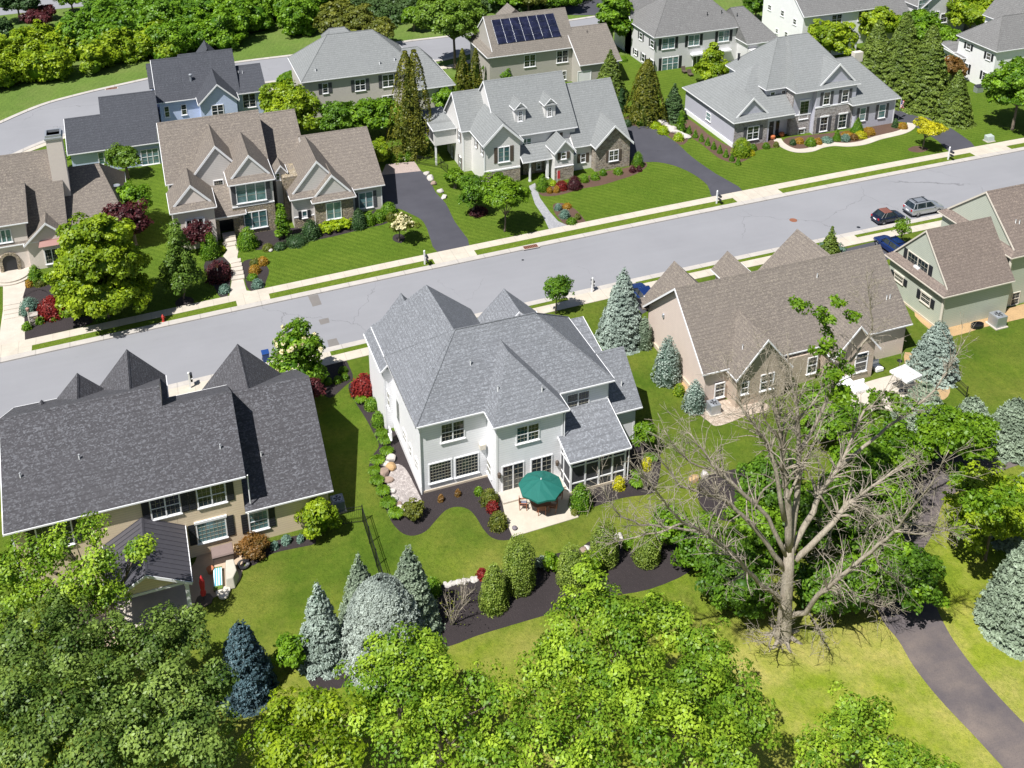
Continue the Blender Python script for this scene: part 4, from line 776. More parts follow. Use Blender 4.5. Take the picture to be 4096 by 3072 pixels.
MB().box(17.2, 21.6, 109.51, 109.547, -.1, 3.35).build('stone_wall', ST_N, H.r); MB().box(14.9, 17.19, 110.31, 110.347, -.1, 1.4).build('stone_wall', ST_N, H.r); MB().box(14.9, 17.19, 110.28, 110.35, 1.4, 1.52).build('stone_cap', WHITE, H.r)
H.box(14.3, 17.5, 112.5, 116, 0, 5.6, ST_N, 'stone_wall')
H.shed(6.0, 9.7, 110.4, 114.9, 3.0, 5.4); H.box(6.4, 9.3, 110.8, 111.4, 2.4, 2.95, S_ST); H.box(6.3, 6.75, 110.75, 111.4, 0, 2.5, ST_N, 'stone_wall'); H.box(8.9, 9.35, 110.75, 111.4, 0, 2.5, ST_N, 'stone_wall'); H.box(6.7, 8.95, 112.6, 112.8, 0, 2.9, DARK, 'door')
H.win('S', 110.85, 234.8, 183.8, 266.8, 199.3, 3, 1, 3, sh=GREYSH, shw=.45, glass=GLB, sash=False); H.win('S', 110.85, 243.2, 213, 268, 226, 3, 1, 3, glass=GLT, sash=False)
H.win('S', 114.33, 213, 180.6, 224.5, 191, 1, 4, 4, sash=False); H.win('S', 109.53, 184.8, 219.4, 206, 239.5, 3, 1, 3, glass=GLB, sash=False); H.win('S', 109.53, 185.5, 220.4, 205.5, 225.0, 3, 2, 1, sash=False, sill=False)
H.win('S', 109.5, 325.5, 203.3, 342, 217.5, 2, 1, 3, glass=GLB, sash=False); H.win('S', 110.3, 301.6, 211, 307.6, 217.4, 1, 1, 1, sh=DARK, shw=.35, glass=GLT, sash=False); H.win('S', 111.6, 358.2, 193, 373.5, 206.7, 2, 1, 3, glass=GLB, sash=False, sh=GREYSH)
H.gable('v', 13.5, 15.0, 113.2, 115.4, 5.9, 6.9, o=(.15, .15, .2, 0)); H.win('S', 113.4, 275.3, 173.2, 280.5, 180, 1, 2, 2)
H.tr.box(25.36, 25.47, 111.58, 111.7, 0, 3.2); H.tr.box(2.07, 2.2, 115.2, 115.35, 0, 5.5); H.tr.box(1.92, 2.05, 109.5, 109.65, 0, 4.8)
H.finish()
# ---- white and grey house with two dormers
H = House('dormer_house', 'off-white house with two small roof dormers beside the curving driveway', (46, 118), S_H2, R_H)
H.gable('u', 37.15, 42, 117.3, 124.7, 5.8, 9.7, o=(.3, 0, .3, .3)); H.gable('u', 40.75, 51.4, 113.8, 124.6, 5.75, 11.4, o=(.15, .2, .4, .3)); H.gable('u', 50.5, 58.3, 112.7, 125.5, 3.5, 9.55, o=(0, .4, .35, .35))
H.gable('v', 38.25, 43.5, 112.25, 119, 5.8, 8.4, o=(.3, .3, .4, 0), rk=.35); H.gable('v', 52.75, 58.1, 111.35, 116.5, 3.6, 6.35, wall=ST_2, o=(.3, .3, .4, 0), rk=.32)
MB().box(38.54, 43.21, 112.61, 112.648, -.1, 2.0).build('stone_wall', ST_2, H.r); MB().box(38.52, 43.23, 112.58, 112.65, 2.0, 2.2).build('stone_cap', WHITE, H.r)
H.shed(43.3, 50.4, 111.85, 114.1, 2.95, 4.25); H.gable('v', 47.0, 49.9, 110.8, 114.1, 4.0, 5.6, o=(.2, .2, .3, 0), rk=.25); MB().box(47.18, 49.72, 111.06, 111.098, 0, 1.9).build('stone_wall', ST_2, H.r); MB().box(47.16, 49.74, 111.03, 111.1, 1.9, 2.02).build('stone_cap', WHITE, H.r)
H.post(46.6, 112.1, .1, 2.8, .15); H.post(44.3, 112.1, .1, 2.8, .1); MB().box(43.6, 44.2, 114.1, 114.19, .1, 2.2).build('door', DARK, H.r); H.box(43.3, 47.1, 114.12, 114.19, 0, 2.9, ST_2, 'stone_wall')
for c0, zz in ((44.15, 0), (48.15, 0)):    # dormers
    fv = 114.95; H.gable('v', c0-.85, c0+.85, fv, 119, 8.75, 9.65, o=(.15, .15, .12, 0), z0=6.6, rk=.14)
    H.addroof([[(c0-.87, fv-.12, 8.72), (c0+.87, fv-.12, 8.72), (c0, fv+.75, 9.66)]], thick=.06)
H.win('S', 115.07, 517.8, 111, 522.6, 121, 1, 2, 2, mt=.05, mc=WHITE, fw=.12); H.win('S', 115.07, 547.2, 107.2, 551.8, 116.5, 1, 2, 2, mt=.05, mc=WHITE, fw=.12)
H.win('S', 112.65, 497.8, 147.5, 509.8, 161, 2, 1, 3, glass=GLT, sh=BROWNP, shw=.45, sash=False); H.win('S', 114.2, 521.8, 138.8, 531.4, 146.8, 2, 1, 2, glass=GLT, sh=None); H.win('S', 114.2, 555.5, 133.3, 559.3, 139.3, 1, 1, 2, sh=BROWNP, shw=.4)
H.win('S', 111.05, 561, 152.6, 566.3, 158.6, 1, 1, 2, sh=BROWNP, shw=.4); H.win('S', 111.75, 609, 150.8, 618.3, 160, 2, 2, 2, sh=BROWNP, shw=.35); H.win('S', 113.05, 580.5, 153.8, 585.5, 162, 1, 1, 2, sh=BROWNP, shw=.4); H.win('S', 114.11, 536.5, 162.3, 541, 169, 1, 1, 2)
for a in ((449.5, 118.5, 451.5, 131), (458.5, 129.5, 460.5, 142), (451.5, 144, 453.3, 158), (459.2, 155, 461.5, 170)): H.win('W', 37.45, *a, n=1, cols=1, rows=1, sh=BROWNP, shw=.3)
for a in ((475.5, 139, 477, 148), (481.5, 146, 483.5, 156)): H.win('W', 38.55, *a, n=1, cols=1, rows=1, sh=BROWNP, shw=.25)
H.box(34.6, 37.44, 120.5, 126.5, 2.9, 5.0); H.shed(34.4, 37.44, 120.3, 126.8, 5.1, 5.5); H.box(34.7, 34.9, 120.6, 120.8, 0, 2.9, WHITE, 'porch_column'); H.box(34.7, 34.9, 126, 126.2, 0, 2.9, WHITE, 'porch_column')
for i in range(3): MB().box(34.56, 34.597, 121+i*1.8, 122.4+i*1.8, 3.3, 4.7).build('porch_screen', SCREEN, H.r)
H.tr.box(37.41, 37.56, 117.56, 117.7, 0, 5.6); H.tr.box(38.51, 38.66, 112.6, 112.75, 2.2, 5.6); H.finish()
# ---- lavender-grey hip roofed house, upper right
H = House('hip_roof_house', 'lavender-grey house with a big hip roof and stone front above the curved path', (85, 118), S_H3, R_H)
H.addroof([[(72.8, 111.65, 3.85), (82.3, 111.65, 3.85), (82.3, 118.6, 8.5), (79.6, 118.6, 8.5)], [(72.8, 125.5, 3.85), (72.8, 111.65, 3.85), (79.6, 118.6, 8.5)], [(72.8, 125.5, 3.85), (90, 125.5, 3.85), (90, 118.6, 8.5), (79.6, 118.6, 8.5)]]); H.box(73.2, 78.6, 112.05, 125.1, -.2, 3.7); H.box(78.59, 90, 114.0, 125.0, -.2, 3.7)
H.board((72.8, 111.65, 3.85), (82.3, 111.65, 3.85), .13, .06, (0, -1, 0), -.015); H.board((72.8, 111.65, 3.85), (72.8, 125.5, 3.85), .13, .06, (-1, 0, 0), -.015)
H.hip(82.15, 92.5, 111.75, 126.0, 6.75, 12.2, (85.2, 118.9), (88.3, 118.9), wbox=(82.55, 92.1, 114.5, 125.5)); H.hip(79.0, 88, 114.1, 124.5, 6.75, 12.0, (83.6, 119.2), (85.2, 119.2), wbox=(79.4, 87.9, 114.51, 124))
H.hip(91.0, 98.95, 111.0, 123.5, 4.0, 8.5, (91.5, 117.2), (94.9, 117.2), wbox=(91.9, 98.5, 111.4, 123))
H.box(82.6, 85.69, 112.7, 114.6, 0, 6.6); H.box(85.7, 92.1, 112.0, 114.6, 0, 6.59)
H.gable('v', 86.2, 91.9, 112.2, 117, 7.15, 9.95, o=(.1, .1, .2, 0), z0=6.6, rk=.35); H.gable('v', 73.5, 78.5, 112.3, 116.5, 4.3, 6.8, o=(.1, .1, .2, 0), z0=3.8, rk=.35)
for a in ((73.21, 78.3, 112.012, 112.047, -.2, 3.6), (82.57, 85.49, 112.662, 112.697, -.2, 2.9), (85.66, 92.14, 111.962, 111.997, -.2, 3.9)): MB().box(*a).build('stone_wall', ST_3, H.r)
MB().box(82.55, 85.49, 112.62, 112.7, 2.9, 3.05).build('stone_cap', WHITE, H.r); MB().box(85.64, 92.16, 111.92, 112, 3.9, 4.1).build('stone_cap', WHITE, H.r); H.box(82.45, 82.599, 112.7, 114.5, 0, 6.5, ST_3, 'stone_wall')
H.box(78.301, 82.5, 112.06, 112.4, 3.0, 3.6, S_H3); MB().box(79.2, 80.2, 113.3, 113.38, .2, 2.4).build('door', DARK, H.r); H.box(78.4, 82.4, 113.39, 114.0, 0, 3.1, S_H3); MB().box(80.6, 81.1, 113.31, 113.38, .2, 2.4).build('sidelight', GL, H.r)
MB().lathe((79.7, 113.25, 1.7), [(.14, -.02), (.2, 0), (.2, .03), (.14, .03)], 14).build('wreath', CREAM, H.r)
f = 112.0
H.win('S', f, 747.5, 127, 758.3, 138.6, 2, 1, 2, sh=GREYSH, shw=.5); H.win('S', 114.5, 770.3, 92, 774.8, 96.7, 1, 2, 1, sash=False); H.win('S', 114.5, 781.3, 90.3, 785.6, 95.2, 1, 2, 1, sash=False)
H.win('S', 112.69, 800.3, 101.3, 807.7, 118.3, 1, 2, 6, sash=False, head=True); H.win('S', 112.66, 798, 129.5, 803.7, 137.5, 1, 2, 2, head=True)
for a in ((824, 92.2, 829.3, 104.3), (842.5, 89.7, 847.8, 101.5)): H.win('S', f, *a, n=1, cols=2, rows=2, sh=GREYSH, shw=.45)
for a in ((820.5, 117.4, 826.7, 130.6), (839, 114.4, 845.6, 127.4)): H.win('S', 111.96, *a, n=1, cols=2, rows=2, sh=GREYSH, shw=.5, head=True)
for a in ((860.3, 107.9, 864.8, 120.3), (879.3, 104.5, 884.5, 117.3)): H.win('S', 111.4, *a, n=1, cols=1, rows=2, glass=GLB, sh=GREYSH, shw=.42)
H.win('W', 73.2, 706.5, 111, 710.6, 122.3, 1, 1, 2, glass=GLB); MB().box(73.1, 73.195, 112.1, 125, -.3, .7).build('foundation', WHITE, H.r)
H.vents([(738.6, 59.5)], .9, DARK, .16); H.box(95.2, 96.6, 117, 117.8, 7.6, 9.0, CREAM, 'chimney'); H.tr.box(98.36, 98.52, 111.37, 111.5, 0, 3.8); H.finish()
# ---- hip roofed house behind, upper middle-left
H = House('shutter_house', 'pinkish-grey house with a pale hip roof behind the tall arborvitae', (31, 145), S_P, R_H)
H.hip(21.6, 38.5, 141.2, 152, 5.8, 10.5, (26.6, 146.6), (33.2, 146.6)); H.hip(36.3, 42.8, 137.4, 149, 4.0, 8.3, (36.6, 143.2), (39.0, 143.2)); H.hip(26.4, 31, 145.5, 150.5, 9.2, 10.9, (27.2, 148), (29.4, 148), walls=False, trim=False)
H.win('S', 141.55, 354.5, 80, 365.8, 90, 2, 1, 2, sh=GREYSH, shw=.5); H.win('S', 141.55, 382, 75, 394.5, 86, 2, 1, 2, sh=GREYSH, shw=.5); H.win('S', 141.55, 322, 83.5, 328.5, 93, 1, 1, 2, sh=GREYSH, shw=.5); H.win('S', 141.55, 382, 96, 394, 104, 2, 1, 2)
H.vents([(379.7, 64), (394.6, 60.3), (315.6, 71)], .5, r=.09); H.finish()
# ---- solar house
H = House('solar_house', 'greige house with a rooftop solar array', (57, 146), S_S, R_S)
H.gable('u', 49.1, 63.4, 141.6, 151.5, 5.8, 10.7, o=(.5, .3, .4, .4), skirt=1.0, mid=146.2); H.gable('u', 62.6, 69.5, 138.3, 150, 4.0, 8.1, o=(.3, .3, .3, .3), trim=True); H.gable('v', 53.6, 57.4, 147, 150.5, 9.4, 11.0, trim=False)
H.win('S', 142.0, 524, 55.2, 535.6, 66.1, 2, 2, 2); H.win('S', 142.0, 556.5, 50.9, 568, 61.7, 2, 2, 2); H.win('S', 142.0, 562, 71, 566.2, 79.3, 1, 2, 2); H.win('S', 138.6, 577.8, 71.5, 591, 81.5, 1, 1, 1, sash=False, glass=WHITE, name='garage_door', sill=False)
c = [H.onroof(*q) for q in ((490.9, 20.3), (553.1, 13.3), (561.2, 36.5), (497.9, 44.6))]
if all(c):
    n_ = (c[1]-c[0]).cross(c[2]-c[1]).normalized(); n_ = n_ if n_.z > 0 else -n_; fr = MB()
    for i in range(7):
        for j in range(4):
            B = lambda s, t: (c[0].lerp(c[1], s)).lerp(c[3].lerp(c[2], s), t)
            q = [B(i/7+.004, j/4+.006), B((i+1)/7-.004, j/4+.006), B((i+1)/7-.004, (j+1)/4-.006), B(i/7+.004, (j+1)/4-.006)]; MB().solid([p+n_*.08 for p in q], [p+n_*.12 for p in q]).build('solar_panel', SOLAR, H.r)
    fr.solid([p+n_*.05 for p in c], [p+n_*.079 for p in c]); fr.build('panel_frame', METAL, H.r)
H.vents([(561, 37.5), (587, 32.5), (543, 38.5)], .35, DARK); H.win('W', 49.6, 471, 42, 473.5, 50, 1, 1, 2); H.finish()
# ---- grey two-storey at top
H = House('grey_house', 'light grey two-storey house with black shutters, left of the bright white house', (84, 147), S_G1, R_X)
H.hip(76.3, 92.4, 141.0, 152.0, 5.9, 11.0, (81.5, 146.5), (87, 146.5)); H.hip(91.2, 97.4, 137.9, 149.5, 4.0, 8.3, (91.4, 143.8), (93.7, 143.8)); H.gable('u', 76.3, 82, 149, 156, 6.0, 9.3)
for a in ((662, 38.6, 674.5, 48), (688.5, 35.4, 699.2, 45), (718.5, 31.2, 728.8, 40.8)): H.win('S', 141.35, *a, n=2, cols=2, rows=2, sh=DARK, shw=.5, glass=GLB)
H.win('S', 141.35, 662, 58, 678, 69, 3, 1, 2, sh=DARK, shw=.5, glass=GLB); H.win('S', 141.35, 692.8, 56, 700, 67, 2, 1, 1, sash=False, sill=False)
for a in ((639.5, 31.5, 642.5, 41), (650.5, 39, 654, 49), (634.5, 48.5, 637, 56), (642, 52.5, 644.7, 63), (650.5, 58.5, 653.5, 68)): H.win('W', 76.65, *a, n=1, cols=1, rows=1, sh=DARK, shw=.35)
q = PV(697, 54, 141.35); MB().box(q.x-1.2, q.x+1.2, 140.6, 141.39, q.z, q.z+.25).build('awning', WHITE, H.r); q = PV(724, 50.5, 141.4); MB().box(q.x-1.0, q.x+1.0, 140.7, 141.39, q.z, q.z+.25).build('awning', WHITE, H.r)
H.vents([(707.2, 15.5), (721.5, 13.5), (737, 16.5)], .6, DARK, .06); H.box(91.6, 93.5, 137.0, 138.2, 0, 3.1, S_G1); H.finish()
# ---- bright white house and neighbours at the top edge
H = House('bright_white_house', 'bright white house with a tall windowed gable end at the top edge', (111, 147), S_V, R_X)
H.gable('u', 103.6, 119.5, 140.9, 153.5, 6.2, 11.2, o=(.2, .3, .4, .4)); H.gable('u', 119, 124.5, 139, 150, 4.0, 8.2)
for a in ((793.5, 18, 796.2, 25.5), (781.2, 9.5, 784, 17), (768.3, 4, 771.3, 11), (785, 31, 787.5, 38), (776, 28, 778, 34)): H.win('W', 103.8, *a, n=1, cols=1, rows=2)
for a in ((832, 15, 841.2, 23.4), (858.5, 11.2, 867.5, 19.8)): H.win('S', 141.3, *a, n=2, cols=2, rows=2)
H.hip(105.8, 112.5, 137.5, 142.5, 2.9, 4.2, (107.5, 141.2), (111, 141.2), o=.3, roofm=R_L); H.finish()
H = House('pale_gable_house', 'pale grey gable-ended house half cut by the top edge, right of the bright white house', (133, 148), S_G1, R_X)
H.gable('v', 126.5, 137, 140, 156, 5.5, 9.5); H.win('S', 140.3, 919, 0, 928, 8, 1, 3, 3, glass=GLT); H.win('S', 140.3, 933, 12, 938.5, 20, 1, 2, 2); H.win('S', 140.3, 941, 14, 946.5, 22, 1, 2, 2); H.gable('u', 137, 147, 138, 150, 4, 8.5); H.finish()
H = House('corner_white_house', 'white two-storey house with black shutters and a sunroom at the upper right corner', (126, 121), S_V, R_X)
H.hip(119.8, 134, 115.9, 124.3, 6.5, 10.3, (124, 120.1), (131, 120.1)); H.gable('v', 127, 133, 118.5, 127, 8.2, 11.6); H.shed(119.5, 127, 121.9, 127.4, 3.5, 3.9); H.box(119.9, 126.5, 122.2, 127.1, 0, 3.4); H.shed(119.5, 127, 124, 127.4, 3.8, 4.4)
for a in ((967, 42.5, 970.3, 50.5), (987, 52, 990.5, 61), (964.3, 62, 967.5, 73.5), (983, 71, 986.5, 81.5)): H.win('W', 120.15, *a, n=1, cols=2, rows=2, sh=DARK, shw=.4)
for a in ((940.3, 50, 943.3, 60.5), (944, 52, 947.2, 62.5), (951, 55, 954, 65.5), (955.3, 57.5, 958.5, 68)): H.win('W', 119.9, *a, n=1, cols=1, rows=1)
H.finish()
# ---- blue house upper left
H = House('blue_house', 'pale blue sided house with stepped dark slate roofs at the upper left', (7, 145), S_L, R_L)
H.gable('u', 2.35, 5.9, 140.3, 151.5, 5.8, 9.95, o=(.3, 0, .35, .35)); H.gable('u', 5.91, 13.2, 140.3, 152, 5.8, 10.2, o=(0, .3, .35, .35)); H.gable('u', 12.8, 16.7, 140.05, 150, 5.75, 8.0, o=(0, .35, .35, .35)); H.gable('v', 7.4, 12.7, 137.5, 145, 5.9, 8.5, o=(.3, .3, .35, 0), rk=.25)
H.gable('u', -4.7, 2.3, 133.3, 146, 3.2, 7.9, o=(.0, 0, .35, .35)); H.gable('u', -9.0, -4.71, 133.3, 142, 3.2, 6.3, o=(.35, 0, .35, .35)); H.gable('v', 8.6, 11.2, 146.2, 150.2, 8.9, 10.5, trim=False); H.gable('u', 1.7, 3.2, 143, 151, 7, 9.1, trim=False)
H.win('S', 140.65, 163.5, 106.5, 170.3, 117, 1, 1, 2); H.win('S', 140.65, 180.5, 104.5, 187.5, 114.5, 1, 1, 2); H.win('S', 137.85, 211, 105.5, 224.5, 116.5, 2, 1, 2); H.win('S', 140.4, 242, 94.5, 256.5, 106.5, 2, 1, 2); H.win('S', 133.6, 97.3, 152.5, 105.5, 164, 1, 1, 2, glass=GLT)
H.win('S', 133.6, 140, 150, 160, 163, 3, 1, 2, glass=GLB); q = H.onroof(191, 80.5)
if q: MB().lathe(q, [(.16, -.2), (.16, .7), (.25, .75), (.25, .9), (.05, 1)], 8).build('vent_pipe', METAL, H.r)
H.vents([(238.6, 73.8), (242.6, 73.4)], .45); H.finish()
# ---- stucco house at the left edge
H = House('stucco_house', 'cream stucco house with an arched stone entry and square chimney at the left edge', (-13, 116), S_ST, R_B)
H.gable('u', -26, -8.7, 111, 125, 3.4, 10.7, o=(0, .3, .35, .35)); H.gable('u', -26, -12.3, 110.8, 118, 5.9, 8.9, o=(0, .35, .4, .35), trim=True); H.hip(-9.6, -2.55, 111.6, 125.2, 3.4, 8.0, (-9.5, 118.4), (-5.0, 118.4)); H.gable('v', -13.1, -8.3, 110.6, 116, 3.3, 5.6, o=(.3, .3, .35, 0), rk=.25)
MB().box(-9.7, -8.1, 115.4, 117.2, 6, 13.0).build('chimney', S_ST, H.r); MB().box(-9.8, -8.0, 115.3, 117.3, 12.8, 13.0).box(-9.7, -9.55, 115.4, 117.2, 13, 13.3).box(-8.25, -8.1, 115.4, 117.2, 13, 13.3).box(-9.55, -8.25, 115.4, 115.55, 13, 13.3).box(-9.55, -8.25, 117.05, 117.2, 13, 13.3).build('chimney_cap', METAL, H.r)
H.win('S', 110.93, 43.5, 249.6, 61, 262, 2, 3, 4, sash=False); q0, q1 = PV(38, 241.5, 110.9), PV(61, 237.2, 110.9)
MB().solid([(q0.x, 110.3, q0.z-.45), (q1.x, 110.3, q0.z-.45), (q1.x, 110.94, q0.z-.45), (q0.x, 110.94, q0.z-.45)], [(q0.x+.15, 110.7, q0.z), (q1.x-.15, 110.7, q0.z), (q1.x-.15, 110.94, q0.z), (q0.x+.15, 110.94, q0.z)]).build('bay_roof', COPPER, H.r)
H.win('S', 111.18, -6, 231, 13, 241.5, 3, 1, 2, sash=False, glass=GLT)
a = MB(); d = MB()                                   # arched stone entry
pa = PV(.5, 268, 111.1); pb = PV(20.5, 264, 111.1); cx, rr = (pa.x+pb.x)/2, (pb.x-pa.x)/2; zc = 1.6; ang = [math.pi*i/12 for i in range(13)]
outer = [(cx+rr*math.cos(t), zc+rr*math.sin(t)) for t in ang]; inn = [(cx+(rr-.3)*math.cos(t), zc+(rr-.3)*math.sin(t)) for t in ang]
for i in range(12): a.solid([(outer[i][0], 111.0, outer[i][1]), (outer[i+1][0], 111.0, outer[i+1][1]), (inn[i+1][0], 111.0, inn[i+1][1]), (inn[i][0], 111.0, inn[i][1])], [(outer[i][0], 111.19, outer[i][1]), (outer[i+1][0], 111.19, outer[i+1][1]), (inn[i+1][0], 111.19, inn[i+1][1]), (inn[i][0], 111.19, inn[i][1])])
a.box(cx-rr, cx-rr+.3, 111.0, 111.19, 0, zc).box(cx+rr-.3, cx+rr, 111.0, 111.19, 0, zc); a.build('stone_arch', ST_N, H.r)
d.extr([(p[0], 111.17, p[1]) for p in inn]+[(cx-rr+.3, 111.17, .05), (cx+rr-.3, 111.17, .05)], (0, .025, 0)); d.build('doorway', DARK, H.r)
q = H.onroof(117, 189.5)
if q: MB().tube([q, q+Vector((0, 0, .5))], .03, 6).lathe(q+Vector((0, -.1, .45)), [(.05, 0), (.38, .1), (.4, .14), (.36, .14), (.04, .06)], 14).build('satellite_dish', METAL, H.r)
for i in range(2): MB().lathe((cx, 110.6, .1), [(2.2-.35*i, 0), (2.2-.35*i, .15+.15*i), (.1, .15+.15*i)], 24).build('entry_step', CONC, H.r)
H.finish()
# ================================================================= PLANTS
L_MAPLE = leafm('maple_leaves', (.11, .21, .010), (.50, .62, .03), .4); L_MID = leafm('green_leaves', (.06, .16, .008), (.30, .50, .03), .4); L_DEEP = leafm('deep_green_leaves', (.05, .13, .010), (.22, .40, .03), .4)
L_FRONT = leafm('foreground_leaves', (.06, .15, .008), (.46, .62, .05), .3, (.11, .23, .015)); L_FRONTD = leafm('foreground_dark_leaves', (.025, .065, .008), (.32, .44, .09), .28, (.05, .11, .015)); L_BRIGHT = leafm('bright_leaves', (.09, .20, .012), (.26, .42, .02), .4); L_YEL = leafm('yellow_leaves', (.36, .36, .015), (.85, .78, .03))
L_RED = leafm('red_leaves', (.16, .014, .014), (.36, .045, .035)); L_PUR = leafm('purple_leaves', (.05, .014, .02), (.17, .04, .045)); L_OR = leafm('orange_leaves', (.28, .17, .02), (.60, .33, .04)); L_RUST = leafm('rusty_leaves', (.12, .08, .02), (.38, .18, .05))
L_SPR = leafm('blue_spruce_needles', (.10, .15, .12), (.42, .50, .44), .1); L_SIL = leafm('silver_spruce_needles', (.16, .20, .175), (.46, .52, .47), .1); L_BLU = leafm('dark_blue_needles', (.02, .042, .05), (.10, .17, .20), .1); L_GRY = leafm('grey_green_needles', (.10, .14, .09), (.34, .42, .30), .1)
L_ARB = leafm('golden_arborvitae', (.055, .08, .010), (.33, .31, .035), .25); L_FIR = leafm('fir_needles', (.045, .09, .014), (.20, .27, .045), .15); L_DKC = leafm('dark_conifer', (.025, .06, .02), (.10, .17, .055), .15)
L_BOX = leafm('boxwood_leaves', (.065, .155, .01), (.24, .40, .025), .3); L_TOP = leafm('topiary_leaves', (.10, .16, .02), (.36, .46, .08), .3); L_LIME = leafm('lime_leaves', (.22, .34, .012), (.55, .66, .02)); L_CREAM = leafm('cream_blossom', (.72, .64, .38), (.85, .8, .55), .3); L_OLIVE = leafm('olive_leaves', (.09, .12, .018), (.28, .29, .045))
L_TEAL = leafm('blue_juniper', (.08, .15, .115), (.24, .36, .28), .15)
sd = [100]
def S_(): sd[0] += 1; return sd[0]
# --- big street-side trees, upper left
pxtree('maple_tree', 'big yellow-green maple in the front yard of the stucco house', 'tree', 108, 318, 64, 150, 207, 318, L_MAPLE, S_(), 11, shape='egg', leaf=.34, sub=.75, dens=17, rad=.2, core=.6)
pxtree('plum_tree', 'dark purple-leaved tree behind the big yellow-green maple', 'tree', 136, 246, 108, 152, 199, 243, L_PUR, S_(), 8, leaf=.3, sub=.6, dens=15)
pxtree('plum_tree', 'small dark red-purple tree against the stucco room of the stone house', 'tree', 204, 252, 184, 216, 219, 249, L_PUR, S_(), 7, leaf=.26, sub=.5, dens=14)
pxtree('young_tree', 'slim light green tree with a pale trunk beside the front walk of the stone house', 'tree', 184, 299, 163, 206, 217, 292, leafm('pale_green_leaves', (.09, .17, .02), (.19, .29, .045)), S_(), 12, shape='cone', leaf=.28, sub=.5, dens=12, rad=.09, core=0)
pxtree('leafy_tree', 'small leafy green tree at the corner of the stone house with the garden wall', 'tree', 128, 228, 110, 158, 176, 226, L_MID, S_(), 8, leaf=.28, sub=.6)
pxtree('leafy_tree', 'light green tree between the stucco house and the blue house', 'tree', 128, 178, 110, 141, 142, 176, leafm('fresh_leaves', (.09, .18, .02), (.2, .32, .03)), S_(), 7, leaf=.3, sub=.6)
pxtree('leafy_tree', 'dark-leaved round tree beside the stucco house chimney', 'tree', 82, 167, 65, 97, 139, 163, L_MID, S_(), 7, leaf=.3, sub=.6)
shrub('egg_shrub', 'clipped dark green egg-shaped shrub left of the stone house entry', 'shrub', 201, 220.5, 232.5, 259.5, L_BOX, 'egg', S_())
shrub('egg_shrub', 'clipped dark green egg-shaped shrub right of the stone house entry', 'shrub', 238, 259, 227.5, 250.5, L_BOX, 'egg', S_())
shrub('barberry', 'purple mounded barberry behind the lamp post of the stone house', 'shrub', 206, 233, 259.5, 283, L_PUR, 'round', S_(), leaf=.2)
shrub('japanese_maple', 'bright red mounded shrub on the low stone wall of the stucco house', 'shrub', 39, 69, 294.5, 320, L_RED, 'round', S_(), leaf=.2, fuzzy=False)
shrub('blue_spruce_shrub', 'blue-green globe shrub left of the bright red mound', 'shrub', 21, 41, 296, 315.5, L_TEAL, 'round', S_(), leaf=.16)
shrub('egg_shrub', 'clipped bright green egg-shaped shrub right of the stone arch', 'shrub', 29.3, 44.8, 264.5, 285.5, L_BOX, 'egg', S_())
for x0, x1, y0, y1, m, lb in ((39, 52, 273, 285, L_BOX, 'green shrub just right of the arch side egg shrub'), (50, 62, 269, 284, L_OLIVE, 'olive green shrub under the copper-hooded window'), (26, 34.5, 278.5, 287.5, L_OR, 'small golden shrub beside the curved entry step'), (34.5, 49, 276.5, 286.5, L_OLIVE, 'low olive mound in front of the copper-hooded window, left one'), (50, 62.5, 275, 284.5, L_BOX, 'low green mound in front of the copper-hooded window, right one'), (22.5, 33, 321, 330.5, L_BRIGHT, 'bright green mound at the corner of the stucco house walk and sidewalk'), (36, 45.5, 316, 324.5, L_BRIGHT, 'bright green mound below the bright red shrub, left one'), (50, 58, 314, 321, L_BRIGHT, 'bright green mound below the bright red shrub, right one'), (64, 71, 311, 317.5, L_BRIGHT, 'tiny bright green mound right of the low stone wall'), (72, 80, 299, 305, L_BRIGHT, 'small light green mound at the left foot of the big maple'), (75, 88, 303, 316, L_MID, 'loose green plant at the foot of the big maple'), (94, 113, 306, 320, L_DEEP, 'dark spreading plant in the shade of the big maple'), (210, 220, 270, 277, L_OLIVE, 'small olive shrub left of the purple barberry'), (219, 231, 283.5, 294, L_TEAL, 'low blue-green juniper below the lamp post'), (221, 226, 246, 252, L_LIME, 'tiny lime shrub left of the stone house steps')):
    shrub('mounded_shrub', lb, 'shrub', x0, x1, y0, y1, m, 'round', S_(), leaf=.13)
# --- stone house bed
pxtree('young_tree', 'narrow dark green young tree in the recess of the stone house', 'tree', 283, 238, 274.5, 291.5, 203, 238, L_MID, S_(), 10, shape='cone', leaf=.2, sub=.35, dens=18, rad=.06, core=.5)
shrub('yew', 'dark cone-shaped yew left of the lime hedge', 'shrub', 301.5, 321.5, 220, 240, L_DKC, 'egg', S_()); shrub('yew', 'dark cone-shaped yew right of the lime hedge', 'shrub', 351.5, 367.5, 209, 230, L_DKC, 'egg', S_())
shrub('low_hedge', 'dark low spreading juniper in front of the narrow young tree', 'shrub', 285, 309, 234, 247, L_DKC, 'round', S_(), leaf=.12); shrub('low_hedge', 'small dark low juniper at the left end of the stone house bed', 'shrub', 274, 287, 241.5, 250.5, L_DKC, 'round', S_())
b0 = [((P(326+i*5.2, 234-i*1.1).x, P(326+i*5.2, 234-i*1.1).y+.4, .65), (.8, .8, .6)) for i in range(5)]
tree('lime_hedge', 'lime green flowering hedge under the gables of the stone house', 'hedge', P(336, 233), b0, L_LIME, leaf=.16, sub=.25, dens=60, rad=.03, core=.75, seed=S_())
